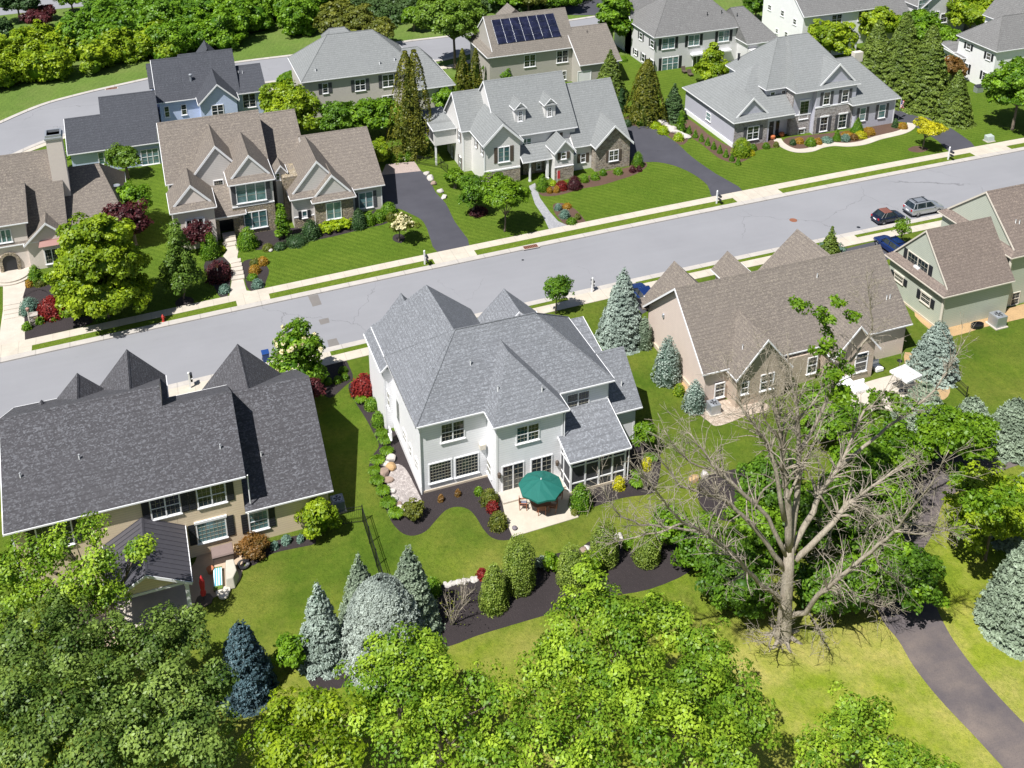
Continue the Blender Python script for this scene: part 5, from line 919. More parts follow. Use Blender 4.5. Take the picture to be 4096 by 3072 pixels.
for i, (x0, x1, y0, y1, m, lb) in enumerate(((363, 376, 211, 226.5, L_BRIGHT, 'bright green round shrub right of the tall yew, left one of the pair'), (372.5, 386, 209, 223, L_BRIGHT, 'bright green round shrub right of the tall yew, right one of the pair'), (380.5, 397.5, 201.5, 216, L_BOX, 'larger dark green dome at the garage corner of the stone house'), (386, 396, 212, 222, L_OLIVE, 'olive shrub between the garage dome and the blossoming tree'), (262.5, 274, 243, 251.5, L_OLIVE, 'small mixed shrub beside the stones of the stone house bed'), (250, 262, 257.5, 266, L_OLIVE, 'olive shrub at the top of the bed right of the front walk'), (257, 269, 256, 266, L_OR, 'orange spreading shrub in the bed right of the front walk, upper one'), (249, 261, 264, 274.5, L_OR, 'orange spreading shrub in the bed right of the front walk, lower one'), (247, 258, 273, 281, L_BOX, 'green mound at the low end of the bed right of the front walk'), (252, 264, 278, 289, L_TEAL, 'blue-green creeping plant at the low end of the front walk bed'))):
    shrub('mounded_shrub', lb, 'shrub', x0, x1, y0, y1, m, 'round', S_(), leaf=.13)
t = pxtree('blossom_tree', 'small tree with cream blossom beside the black driveway of the stone house', 'tree', 399, 241.5, 389, 420, 211, 238, L_OLIVE, S_(), 8, shape='flat', leaf=.2, sub=.42, dens=20, rad=.08)
def blossoms(t, x0, x1, y0, y1, n, seed, m=None, z=None, sz=.22):
    r = np.random.default_rng(seed); cr = [c for c in t.children if c.name.startswith('crown')][0]; co = np.empty(len(cr.data.vertices)*3, np.float32); cr.data.vertices.foreach_get('co', co); co = co.reshape(-1, 3)
    rel = np.array([-.35, -.45, .8]); k = co@rel; idx = np.argsort(-k)[:int(len(k)*.45)]; ctr = co[r.choice(idx, n)]+np.array([-.06, -.08, .1]); C = np.repeat(ctr, 6, 0)+r.normal(0, .07, (n*6, 3)); V = quads(r, C, np.tile(rel, (n*6, 1)), sz, .9, .8)
    o = qmesh('blossom', V, r.uniform(0, 1, n*6), m or L_CREAM, t, (0, 0, 0)); o.location = (0, 0, 0)
blossoms(t, 0, 0, 0, 0, 90, 5)
# --- trees between the rows
pxtree('leafy_tree', 'large yellow-green tree between the blue house and the shutter house', 'tree', 290, 142, 262, 318, 78, 140, L_MAPLE, S_(), 10, leaf=.36, sub=.8, dens=15, rad=.16)
pxtree('leafy_tree', 'small dark green tree at the driveway of the blue house', 'tree', 290, 92, 278, 302, 70, 92, L_MID, S_(), 6, leaf=.36, sub=.6)
arbor('golden_arborvitae', 'rust-tinged pointed arborvitae in front of the shutter house, leftmost of the arborvitaes', 'tree', 315, 107, 301, 326, 64, L_RUST, S_(), leaf=.3)
for i, (x, x0, x1, y0, y1, lb) in enumerate(((342, 318, 358, 98, 142, 'dark leafy tree under the shutter house windows, left of three'), (366, 346, 385, 96, 138, 'dark leafy tree under the shutter house windows, middle of three'), (387, 368, 400, 94, 136, 'dark leafy tree under the shutter house windows, right of three'))): pxtree('leafy_tree', lb, 'tree', x, y1, x0, x1, y0, y1-2, L_MID if i else L_DEEP, S_(), 9, leaf=.34, sub=.7, dens=16, group='trees behind the stone house')
arbor('giant_arborvitae', 'tall double-topped arborvitae between the stone house and the dormer house', 'tree', 413, 155, 390, 437, 51, L_ARB, S_(), leaf=.3, spires=2, p=.55)
arbor('slim_arborvitae', 'slim pointed arborvitae in front of the solar house, left of the pair', 'tree', 463, 93, 454, 474, 49, L_ARB, S_(), leaf=.28, group='pair of slim arborvitaes'); arbor('slim_arborvitae', 'slim pointed arborvitae in front of the solar house, right of the pair', 'tree', 476, 92, 468, 486, 48.5, L_ARB, S_(), leaf=.28, group='pair of slim arborvitaes')
pxtree('leafy_tree', 'green bush behind the tall double-topped arborvitae', 'tree', 445, 112, 432, 458, 84, 111, L_MID, S_(), 7, leaf=.32, sub=.6); pxtree('leafy_tree', 'green tree behind the ridge of the dormer house, in front of the solar house', 'tree', 500, 86, 483, 514, 56, 82, L_MID, S_(), 8, leaf=.34, sub=.6)
pxtree('tall_tree', 'tall open light green tree with a forked trunk left of the solar house', 'tree', 455, 68, 419, 484, -14, 48, leafm('light_leaves', (.10, .2, .02), (.24, .36, .04)), S_(), 12, leaf=.42, sub=.85, dens=11, rad=.24, core=.3)
for i in range(3): shrub('ball_shrub', ['bright green ball shrub by the paver pad, left of three', 'bright green ball shrub by the paver pad, middle of three', 'bright green ball shrub by the paver pad, right of three'][i], 'shrub', 389+i*7.6, 397+i*7.6, 152.5-i*.3, 162.5-i*.5, L_BRIGHT, 'round', S_(), leaf=.16, group='three ball shrubs by the paver pad')
shrub('golden_shrub', 'yellow-green spreading shrub at the garage wall of the stone house', 'shrub', 372, 390, 140, 166, L_MAPLE, 'round', S_(), leaf=.22, fuzzy=True); shrub('ornamental_grass', 'brownish feathery shrub at the foot of the tall arborvitae', 'shrub', 388, 424, 148, 160, L_OLIVE, 'round', S_(), leaf=.2, fuzzy=True)
# --- dormer house front
pxtree('leafy_tree', 'round bright green bush at the left corner of the dormer house', 'tree', 455, 188, 444, 466, 168, 188, L_BRIGHT, S_(), 7, leaf=.22, sub=.45, dens=22)
pxtree('leafy_tree', 'grey-green bushy tree in front of the left stone wall of the dormer house', 'tree', 473, 214, 457, 490, 170, 212, L_DEEP, S_(), 9, leaf=.22, sub=.5, dens=20)
pxtree('weeping_tree', 'bright green weeping tree beside the flagstone walk', 'tree', 504.8, 231.5, 480, 531, 170, 220, L_BRIGHT, S_(), 10, shape='flat', leaf=.28, sub=.6, dens=24, rad=.11, jit=.35)
shrub('red_shrub', 'dark red low shrub left of the weeping tree', 'shrub', 468, 488, 206, 216.5, L_PUR, 'round', S_(), leaf=.14)
shrub('cone_shrub', 'smooth green cone shrub at the porch of the dormer house', 'shrub', 535.5, 549, 174.5, 192, L_BOX, 'egg', S_(), leaf=.11); shrub('cone_shrub', 'smooth green cone shrub at the garage corner by the curving driveway', 'shrub', 632, 643.5, 151.5, 168, L_BOX, 'egg', S_(), leaf=.11)
for x0, x1, y0, y1, m, lb in ((555, 568, 180, 191, L_RED, 'red shrub below the small porch gable'), (567, 582, 175.5, 190.5, L_PUR, 'purple-brown round shrub right of the red shrub'), (546.5, 553, 186.5, 193.5, L_OR, 'orange ball shrub at the cone shrub, left of two'), (553, 560, 185.5, 193, L_OR, 'orange ball shrub at the cone shrub, right of two'), (550, 557, 180, 186, L_LIME, 'lime shrub right of the porch cone shrub'), (580, 589, 174, 183, L_BRIGHT, 'green shrub under the siding between porch and garage'), (590, 600, 172, 180.5, L_BRIGHT, 'green shrub at the left foot of the garage stone gable'), (599, 607, 168.5, 176, L_MID, 'green mound under the garage stone gable window, left one'), (613, 623, 167, 175, L_BRIGHT, 'green mound under the garage stone gable window, right one'), (629, 636, 165.5, 173, L_PUR, 'dark purple tuft left of the driveway lamp corner'), (636, 642, 165.5, 172, L_PUR, 'dark purple tuft right beside the garage cone shrub'), (554, 562, 203, 211, L_TEAL, 'blue-green mound in the flagstone walk bed, upper one'), (559, 570, 209, 219, L_TEAL, 'blue-green mound in the flagstone walk bed, middle one'), (566, 577, 217, 225, L_BOX, 'green mound in the flagstone walk bed, lowest one'), (562, 572, 203, 209, L_OR, 'golden mound in the flagstone walk bed'), (574, 581, 213, 220, L_OLIVE, 'small olive mound at the lawn edge of the flagstone walk bed')):
    shrub('mounded_shrub', lb, 'shrub', x0, x1, y0, y1, m, 'round', S_(), leaf=.12)
# --- between dormer house and hip roof house
spruce('pine_tree', 'green conical pine behind the garage of the dormer house', 'tree', 609, 98, 591, 627, 49, L_FIR, S_(), leaf=.34); pxtree('tall_tree', 'dense dark green tree between the solar house and the grey house', 'tree', 611, 52, 595, 632, -20, 50, L_MID, S_(), 9, leaf=.42, sub=.8, dens=14)
arbor('golden_arborvitae', 'broad golden-green arborvitae below the grey house', 'tree', 645, 120, 622, 668, 60, L_ARB, S_(), leaf=.3, p=.6); spruce('dark_spruce', 'dark blue-green spruce at the left wall of the hip roof house', 'tree', 673, 119, 660, 686, 82, L_DKC, S_(), leaf=.26)
arbor('slim_arborvitae', 'small dark arborvitae at the right slope of the dormer house garage', 'tree', 621, 113, 614, 628, 86, L_DKC, S_(), leaf=.22); arbor('column_arborvitae', 'bright green column arborvitae at the corner fence of the hip roof house', 'tree', 681, 132, 676, 687, 110, L_BOX, S_(), leaf=.2, p=.35)
pxtree('leafy_tree', 'yellow-green tree in front of the patio door of the grey house', 'tree', 710, 85, 692, 729, 41, 82, L_MAPLE, S_(), 9, shape='cone', leaf=.34, sub=.65, dens=16)
for i, (x0, x1, y0, y1, m, lb) in enumerate(((649, 662, 121, 129, L_LIME, 'lime green plant in the driveway bed, upper one'), (657, 669, 125, 135, L_LIME, 'lime green plant in the driveway bed, lower one'), (673, 684, 132, 141.5, L_LIME, 'lime green plant at the low end of the boulder row'), (622, 632, 119, 127, L_DKC, 'dark mound at the head of the curving driveway'), (636, 644, 117.5, 126, L_BOX, 'green mound at the head of the curving driveway'), (618, 628, 56, 62, L_BRIGHT, 'green bush beside the lower wall of the grey house'))): shrub('mounded_shrub', lb, 'shrub', x0, x1, y0, y1, m, 'round', S_(), leaf=.14)
for i in range(9): x = 686+i*6.1; y = 125+i*3.9; shrub('dwarf_cone', 'small green cone shrub along the hip roof house left wall, %s from the back' % ['first', 'second', 'third', 'fourth', 'fifth', 'sixth', 'seventh', 'eighth', 'ninth'][i], 'shrub', x, x+6.2, y+.3, y+9, L_BOX, 'cone', S_(), leaf=.12, group='row of small cone shrubs')
for x0, x1, y0, y1, m, lb, sh in ((731, 751, 137, 158, L_MAPLE, 'yellow-green viburnum at the front left corner of the hip roof house', 'round'), (748, 757, 143.5, 151, L_BOX, 'small green mound right of the yellow-green viburnum', 'round'), (746, 755, 149, 156, L_YEL, 'small yellow mound in front of the viburnum', 'round'), (762, 770, 142, 149, L_BOX, 'small dark green mound left of the path start', 'round'), (773, 779, 141, 147.5, L_OLIVE, 'small olive mound beside the path start', 'round'), (789, 796, 138.5, 145.5, L_DKC, 'small dark green mound right of the path start', 'round'), (794, 804, 137, 144, L_OR, 'orange mound under the low stone window', 'round'), (804.5, 816, 136.5, 147, L_BRIGHT, 'bright green mound between two orange mounds', 'round'), (813, 822, 137.5, 145, L_OR, 'orange mound right of the bright green mound', 'round'), (820, 833, 136, 143.5, L_TEAL, 'blue-green creeping shrub left of the small cone', 'round'), (832, 841, 129, 141, L_BOX, 'small green cone under the lower stone front windows', 'cone'), (840, 850, 133, 142, L_TEAL, 'blue-green creeping shrub right of the small cone', 'round'), (841, 853, 131, 137.5, L_OR, 'orange mound behind the creeping shrub', 'round'), (849, 858, 133, 140.5, L_RUST, 'rusty mound below the tall cone', 'round'), (854, 867, 130.5, 139, L_YEL, 'yellow-orange mound below the tall cone', 'round'), (862, 875, 126.5, 135.5, L_OR, 'orange mound at the right end of the stone front', 'round'), (849.5, 864, 118, 134, L_BOX, 'tall green cone at the right corner of the stone front', 'cone'), (891.5, 898, 118, 128, L_DKC, 'dark narrow shrub at the garage corner by the flag', 'egg'), (897.5, 907.5, 122, 129.5, L_OR, 'yellow-orange mound beside the flag', 'round')):
    shrub('mounded_shrub', lb, 'shrub', x0, x1, y0, y1, m, sh, S_(), leaf=.13)
pxtree('golden_tree', 'small bright yellow tree on the lawn beside the upper right driveway', 'tree', 922, 150, 910, 942, 117.5, 141, L_YEL, S_(), 8, shape='flat', leaf=.24, sub=.4, dens=26, rad=.09)
spruce('fir_tree', 'broad green fir right of the upper right driveway', 'tree', 952, 121, 933, 971, 69, L_FIR, S_(), leaf=.36, p=.75)
pxtree('shade_tree', 'large round green tree at the right edge by the white sunroom house', 'tree', 1012, 130, 984, 1045, 50, 122, L_MID, S_(), 12, leaf=.38, sub=.8, dens=16, rad=.2)
for bx, by, x0, x1, y0, m, lb, k in ((870, 96, 848, 894, 18, L_FIR, 'tall dark fir behind the hip roof house, leftmost of the firs', 0), (896, 100, 872, 922, 10, L_FIR, 'tall dark fir behind the hip roof house, second of the firs', 0), (922, 106, 898, 948, 22, L_FIR, 'tall dark fir behind the hip roof house, third of the firs', 0)): spruce('fir_tree', lb, 'tree', bx, by, x0, x1, y0, m, S_(), leaf=.42, p=.7, group='firs behind the hip roof house')
for bx, by, x0, x1, y0, y1, m, lb in ((829, 60, 805, 850, 16, 60, L_MAPLE, 'yellow-green round tree in front of the bright white house'), (880, 45, 860, 895, 2, 44, L_MAPLE, 'yellow-green tree behind the firs, left one'), (913, 50, 895, 935, 6, 50, L_MID, 'green tree behind the firs, middle one'), (968, 38, 944, 998, -8, 36, L_MAPLE, 'yellow-green tree left of the white sunroom house'), (938, 60, 925, 958, 22, 60, L_MID, 'green tree between the firs and the sunroom'), (755, 22, 742, 768, -14, 20, L_DEEP, 'dark green tree between the grey house and the bright white house'), (1005, 3, 990, 1030, -20, 2, L_DEEP, 'dark tree behind the white sunroom house roof'), (952, 82, 944, 961, 56, 80, L_RUST, 'small thin brownish tree in front of the sunroom')): pxtree('leafy_tree', lb, 'tree', bx, by, x0, x1, y0, y1, m, S_(), 9, leaf=.42, sub=.8, dens=14)
# --- near side street
pxtree('street_tree', 'small round dark green street tree beside the white house front walk', 'tree', 555.7, 313.5, 543.5, 571.5, 273, 304, L_DEEP, S_(), 8, leaf=.2, sub=.4, dens=26, rad=.07)
t = pxtree('magnolia_tree', 'leafy tree with large cream blossoms behind the tan house', 'tree', 301, 386, 275, 326, 320, 388, L_MID, S_(), 9, shape='egg', leaf=.26, sub=.5, dens=20, rad=.1); blossoms(t, 0, 0, 0, 0, 75, 7, sz=.34)
spruce('blue_spruce', 'big silvery blue spruce between the white house and the beige house', 'tree', 621, 340, 599.5, 646, 267, L_SPR, S_(), leaf=.2, dens=2.0, p=.72)
shrub('dwarf_spruce', 'small cone-shaped blue spruce at the foot of the big silvery blue spruce', 'shrub', 635.5, 652, 318, 350, L_GRY, 'egg', S_(), leaf=.16); shrub('dwarf_spruce', 'tall cone-shaped blue spruce at the gable wall of the beige house', 'shrub', 652.5, 679.5, 338, 386, L_SPR, 'egg', S_(), leaf=.17); shrub('dwarf_spruce', 'cone-shaped blue spruce beside the air conditioner of the beige house', 'shrub', 682.5, 704.5, 381, 414, L_SPR, 'egg', S_(), leaf=.16)
shrub('golden_shrub', 'small yellow-green shrub between two cone spruces', 'shrub', 673, 685, 383, 397, L_MAPLE, 'round', S_())
spruce('blue_spruce', 'broad blue spruce at the corner of the sage house', 'tree', 933, 372, 906, 954, 318, L_SPR, S_(), leaf=.24, dens=1.2, p=.6)
spruce('young_conifer', 'small green-topped conifer beside the driveway of the sage house', 'tree', 829, 258, 818, 841, 226, L_FIR, S_(), leaf=.22); shrub('blue_juniper', 'blue-green juniper at the foot of the small driveway conifer', 'shrub', 818, 843, 242, 258, L_TEAL, 'round', S_(), fuzzy=True)
pxtree('young_tree', 'small light green tree behind the sage house near the parked cars', 'tree', 899.5, 247, 890, 910, 215, 240, L_BRIGHT, S_(), 6, leaf=.2, sub=.35, dens=14, rad=.05, core=0)
# left side of the white house
shrub('japanese_maple', 'large dark red mounded shrub left of the white house', 'shrub', 351, 378, 373, 399, L_RED, 'round', S_(), leaf=.2); pxtree('plum_tree', 'dark red small tree half hidden behind the right end of the tan house roof', 'tree', 313, 408, 303, 325, 378, 402, L_PUR, S_(), 7, leaf=.22, sub=.4, dens=20)
for x0, x1, y0, y1, lb in ((364.5, 379.5, 396.5, 411, 'green ball boxwood just below the large red shrub'), (371.5, 385.5, 410.5, 428, 'green ball boxwood against the white house side wall'), (338.5, 348.5, 366, 374, 'small green ball shrub in the street-side bed, topmost of four'), (333.5, 342, 375, 384, 'small green ball shrub in the street-side bed, left one'), (340.5, 349, 372.5, 381, 'small green ball shrub in the street-side bed, right one'), (324, 333, 377, 385, 'small dark green ball shrub in the street-side bed, lowest one')): shrub('ball_boxwood', lb, 'shrub', x0, x1, y0, y1, L_BOX, 'round', S_(), leaf=.11)
CL = [(356, 366, 396, 405), (376, 387, 426, 439), (379, 392, 436, 447), (381, 393, 444, 458), (371, 385, 455, 468), (369, 380, 465, 477), (371, 384, 476, 488), (377, 390, 484, 498), (381, 396, 495, 511), (389, 403, 508, 521)]
OR = ['topmost', 'second', 'third', 'fourth', 'fifth', 'sixth', 'seventh', 'eighth', 'ninth', 'lowest']
for i, (x0, x1, y0, y1) in enumerate(CL): clump('daylily_clump', 'grassy daylily clump left of the white house, %s of the row' % OR[i], 'perennial', x0-1, x1+1, y0, y1, L_BRIGHT, S_(), 'daylily clumps left of the white house')
shrub('variegated_shrub', 'olive-tinged shrub at the rear left corner of the white house', 'shrub', 404, 423.5, 501, 523, L_OLIVE, 'round', S_(), leaf=.18, fuzzy=True)
for x0, x1, y0, y1, m, lb in ((438, 444, 494, 502.5, L_RUST, 'tiny rusty plant under the big rear window, left one'), (455, 461, 489, 497, L_RUST, 'tiny rusty plant under the big rear window, right one'), (474, 483, 486, 496, L_BRIGHT, 'small bright green mound left of the sliding doors'), (480, 499, 488.5, 507.5, L_OLIVE, 'larger speckled green dome left of the patio'), (486, 499, 500, 513.5, L_RED, 'red dome on the left edge of the patio'), (488.5, 508, 510.5, 531.5, L_OLIVE, 'speckled green dome at the lower left corner of the patio'), (569.5, 592, 484.5, 512.5, L_BOX, 'large green egg-shaped shrub at the porch corner'), (612.5, 625, 475.5, 491, L_YEL, 'yellow dome in front of the screened porch'), (640.5, 652, 456, 471, L_YEL, 'yellow dome right of the screened porch'), (571, 578, 509, 516, L_OLIVE, 'tiny shrub at the lower right patio corner')): shrub('domed_shrub', lb, 'shrub', x0, x1, y0, y1, m, 'egg' if y1-y0 > 25 else 'round', S_(), leaf=.13)
for x0, x1, y0, y1, lb in ((643, 658, 450, 465, 'grassy clump below the small round tree, left one'), (630, 642, 467, 479, 'grassy clump right of the screened porch'), (629, 643, 479, 490, 'grassy clump right of the yellow dome')): clump('grass_clump', lb, 'perennial', x0, x1, y0, y1, L_MID, S_())
pxtree('round_tree', 'small round bright green tree at the right corner of the white house', 'tree', 642.8, 454, 633, 655.5, 421, 446, L_BRIGHT, S_(), 8, leaf=.2, sub=.4, dens=28, rad=.06)
# tan house yard
shrub('rhododendron', 'large bright green rounded rhododendron at the right corner of the tan house', 'shrub', 303, 339.5, 500, 545, L_LIME if False else L_MAPLE, 'round', S_(), leaf=.22, fuzzy=True, sub=.42); shrub('rusty_shrub', 'rusty brown shrub beside the hose reel of the tan house', 'shrub', 238.5, 270.5, 537, 562, L_RUST, 'round', S_(), leaf=.16, fuzzy=True)
for x0, x1, y0, y1, lb in ((271, 279, 541, 550, 'small grey-green plant in the tan house bed, left one'), (281.5, 292, 534.5, 545, 'small green plant in the tan house bed, middle one'), (297, 304.5, 534.5, 543, 'small grey-green plant in the tan house bed, right one')): shrub('small_plant', lb, 'perennial', x0, x1, y0, y1, L_TEAL, 'round', S_(), leaf=.15)
# conifers in the rear yard
spruce('blue_spruce', 'pointed blue-green spruce beside the rear fence, left of the silver dome', 'tree', 323, 656, 297, 349, 579, L_SPR, S_(), leaf=.17, dens=2.2, p=.82); spruce('blue_spruce', 'blue-green spruce behind the pointed one, at the end of the fence', 'tree', 362, 618, 340, 385, 553, L_GRY, S_(), leaf=.17, dens=2, p=.8)
spruce('blue_spruce', 'tall pale spruce behind the silver dome, nearest the white house', 'tree', 412, 628, 384, 440, 543, L_GRY, S_(), leaf=.17, dens=2.2, p=.75); spruce('silver_spruce', 'broad silvery weeping dome of spruce in the rear bed', 'tree', 384, 650, 341, 427, 578, L_SIL, S_(), leaf=.16, dens=2.6, dome=1, droop=.38)
spruce('dark_blue_spruce', 'dark blue spruce in shade at the lower left of the rear lawn', 'tree', 247, 690, 221, 276, 618, L_BLU, S_(), leaf=.18, dens=2, p=.55)
pxtree('leafy_shrub', 'dark glossy green shrub between the dark blue spruce and the pointed spruce', 'shrub', 293, 670, 277, 307, 633, 670, L_MID, S_(), 8, leaf=.22, sub=.4, dens=24, rad=.05, core=.7)
for x0, x1, y0, y1, lb in ((480, 508, 565, 614, 'topiary cone, shortest of the left end of the topiary row'), (502.5, 535.5, 540, 596, 'tallest clipped topiary, second from the left of the row'), (557, 584, 548, 593, 'clipped topiary in the middle of the row'), (589.5, 618, 525, 569, 'clipped topiary with its shadow on mulch, fourth of the row'), (631.5, 660, 535, 568, 'clipped round topiary at the right end of the row')): shrub('topiary', lb, 'shrub', x0, x1, y0, y1, L_TOP, 'egg' if x0 < 500 else 'ovoid', S_(), leaf=.11, dens=120, group='clipped topiary row in the rear mulch bed')
shrub('ball_shrub', 'small yellow-green ball shrub beside the pale spruce', 'shrub', 425, 442, 576, 598, L_BRIGHT, 'round', S_()); shrub('red_shrub', 'tiny red plant on the stone edging of the rear bed', 'shrub', 476, 488, 568, 580, L_RED, 'round', S_())
for x0, x1, y0, y1, m, lb in ((543, 560, 553, 575, L_BRIGHT, 'lime leafy bush left of the middle topiary'), (579, 600, 552, 583, L_BRIGHT, 'lime leafy bush right of the middle topiary'), (535, 549, 558, 570, L_GRY, 'faded lavender tuft beside the tallest topiary'), (622, 634, 538, 552, L_BRIGHT, 'lime leafy bush between the two right topiaries')): shrub('leafy_bush', lb, 'shrub', x0, x1, y0, y1, m, 'round', S_(), leaf=.18, fuzzy=True)
# undergrowth below the dead tree
UG = [((665, 545), (652, 680, 504, 545), L_MID, 'leafy laurel at the right end of the topiary row'), ((702, 566), (676, 730, 515, 574), L_MID, 'large laurel under the left limbs of the dead tree'), ((733, 606), (700, 768, 545, 612), L_DEEP, 'low dark thicket left of the dead trunk'), ((765, 530), (735, 800, 440, 530), L_DEEP, 'dense green tree just left behind the dead trunk'), ((822, 560), (790, 855, 470, 560), L_DEEP, 'dense green tree just right behind the dead trunk'), ((870, 540), (838, 905, 455, 545), L_MID, 'dense green tree between the dead trunk and the worn driveway'), ((842, 610), (805, 868, 560, 622), L_DEEP, 'low green thicket at the foot of the dead tree'), ((905, 610), (865, 935, 545, 602), L_DEEP, 'green bush overhanging the shaded worn driveway'), ((828, 440), (795, 865, 395, 440), L_MID, 'leafy green shrub below the beige house patio'), ((895, 475), (862, 925, 420, 478), L_MID, 'leafy tree at the bend of the worn driveway')]
UG += [((800, 548), (775, 828, 478, 548), L_MID, 'bright leafy tree directly behind the fork of the dead tree'), ((852, 500), (826, 884, 430, 500), L_MID, 'bright leafy tree below the patio of the beige house, right of the dead limbs'), ((868, 590), (838, 908, 520, 590), L_MID, 'leafy tree over the shaded part of the worn driveway'), ((812, 610), (790, 842, 560, 612), L_DEEP, 'low green bush touching the right side of the dead trunk'), ((748, 560), (722, 782, 500, 562), L_MID, 'leafy shrub among the left limbs of the dead tree')]
for i, (b, c, m, lb) in enumerate(UG): pxtree('undergrowth_tree', lb, 'tree', b[0], b[1], c[0], c[1], c[2], c[3], m, S_(), 11, leaf=.26, sub=.55, dens=19, core=.5, rad=.12)
for bx, by, x0, x1, y0, m, lb in ((918, 436, 884, 948, 380, L_GRY, 'pale blue spruce below the white patio tent, left one'), (968, 440, 938, 992, 394, L_GRY, 'pale blue spruce below the white patio tent, middle one'), (1010, 445, 984, 1040, 396, L_GRY, 'pale blue spruce at the right edge above the worn driveway'), (1024, 536, 994, 1060, 462, L_GRY, 'grey-green spruce at the right edge below the worn driveway bend'), (1016, 626, 980, 1052, 532, L_GRY, 'grey-green spruce at the right edge on the dry lawn')): spruce('grey_spruce', lb, 'tree', bx, by, x0, x1, y0, m, S_(), leaf=.24, dens=1.2, p=.55)
pxtree('leafy_tree', 'bright leafy branches of a tree over the right bend of the worn driveway', 'tree', 985, 560, 935, 1030, 470, 540, L_MAPLE, S_(), 8, leaf=.28, sub=.55, dens=13, core=0, rad=.1)
pxtree('leafy_tree', 'bright green tree overhanging the worn driveway near the right edge', 'tree', 945, 470, 915, 985, 405, 462, L_BRIGHT, S_(), 8, leaf=.28, sub=.55, dens=14, core=0, rad=.1)
# --- foreground crowns
def fgtree(name, label, base, lobes, m, leaf=.21, sub=.72, dens=26, core=0, fill=.55, seed=None):
    """lobes: (photo x, photo y, height above ground, radius in photo px)"""
    B = []
    for x, y, z, r in lobes: c = P(x, y, z); k = (c-CP).dot(FW)/FPX*r; B.append((tuple(c), (k, k, k*.8)))
    b = P(*base); return tree(name, label, 'tree', (b.x, b.y, .1), B, m, leaf=leaf, sub=sub, dens=dens, rad=.22, core=core, seed=seed or S_(), fill=max(.5, fill*1.3), low=-.7, jit=.42, af=4.0)
fgtree('oak_tree', 'dark leafy tree covering the lower left porch, topmost of the lower left trees', (120, 640), [(95, 580, 7.5, 19), (68, 590, 7, 28), (38, 560, 7, 26), (8, 570, 7, 26), (138, 548, 8.5, 8), (92, 528, 9, 11), (62, 540, 9, 14), (108, 596, 6, 13), (100, 556, 8.5, 12), (20, 600, 6, 30)], L_FRONT, dens=17)
fgtree('oak_tree', 'dark leafy tree in the lower left corner', (60, 740), [(20, 640, 8, 36), (65, 655, 8.5, 34), (15, 700, 9, 38), (65, 715, 9, 36), (110, 690, 8, 32), (30, 755, 9, 36), (90, 760, 9, 34), (60, 620, 7, 28), (105, 640, 6.5, 26)], L_FRONTD, dens=21, fill=.8)
fgtree('oak_tree', 'dark leafy tree right of the lower left corner, beside the dark blue spruce', (175, 745), [(150, 650, 6.5, 30), (185, 640, 5.5, 22), (160, 690, 8, 32), (205, 700, 7.5, 26), (185, 735, 8.5, 32), (140, 740, 8.5, 32), (215, 680, 7, 18), (120, 715, 8, 30), (200, 758, 8, 26), (190, 618, 5, 11), (165, 632, 5, 14)], L_FRONTD, dens=21, fill=.8)
fgtree('locust_tree', 'bright feathery tree at the bottom edge, left of the centre trees', (290, 760), [(285, 720, 6, 26), (315, 705, 6.5, 24), (265, 745, 6, 22), (300, 750, 7, 28), (335, 725, 7, 24), (340, 755, 7, 22)], L_MAPLE, dens=24, fill=.6)
fgtree('walnut_tree', 'bright green tree in front of the silver dome spruce', (400, 720), [(400, 655, 7, 27), (430, 670, 7, 24), (375, 665, 6.5, 20), (365, 690, 6.5, 24), (405, 695, 7, 28), (385, 648, 7, 14), (425, 645, 6.5, 12), (445, 695, 7, 20), (370, 720, 6.5, 22)], L_FRONT, dens=24, fill=.45)
fgtree('walnut_tree', 'thin-leaved bright green tree at the bottom edge, left of centre', (440, 765), [(430, 730, 7, 26), (465, 715, 7, 22), (395, 745, 7, 26), (465, 750, 7.5, 26), (430, 762, 7.5, 26), (480, 680, 6.5, 20), (495, 700, 6.5, 20)], L_FRONT, dens=15, fill=.25)
fgtree('walnut_tree', 'large bright green tree overlapping the mulch bed, centre bottom', (600, 720), [(575, 615, 8, 26), (610, 610, 8.5, 26), (645, 606, 9, 20), (585, 650, 8, 30), (630, 640, 9, 32), (555, 640, 7, 22), (604, 594, 8, 13), (668, 620, 8.5, 24), (560, 672, 7, 22), (610, 680, 8.5, 28), (588, 572, 6.5, 15)], L_FRONT, dens=24, fill=.45)
fgtree('walnut_tree', 'large bright green tree left of the dry lawn at the bottom edge', (700, 750), [(700, 640, 8, 26), (725, 665, 8, 24), (690, 680, 9, 30), (735, 700, 8.5, 26), (650, 700, 9, 30), (700, 725, 9.5, 32), (750, 725, 8.5, 22), (660, 745, 9.5, 32), (730, 755, 9, 28), (672, 618, 8, 17)], L_FRONT, dens=24, fill=.5)
fgtree('walnut_tree', 'bright green tree at the bottom edge, right of centre', (560, 770), [(540, 710, 7, 26), (580, 715, 8, 28), (515, 735, 7, 24), (555, 750, 8, 30), (610, 735, 8.5, 28), (505, 760, 7.5, 26), (600, 765, 8.5, 28), (530, 680, 6.5, 18)], L_FRONT, dens=18, fill=.3)
fgtree('young_oak', 'separate leafy tree top on the dry lawn at the bottom right', (860, 800), [(850, 705, 7, 15), (848, 722, 7, 18), (835, 735, 7, 14), (870, 735, 7, 20), (895, 750, 7, 18), (865, 758, 7, 24), (915, 762, 7, 18), (880, 715, 7, 12), (810, 745, 6.5, 14), (815, 765, 6.5, 20), (940, 775, 7, 16)], L_FRONT, dens=19, fill=.3)
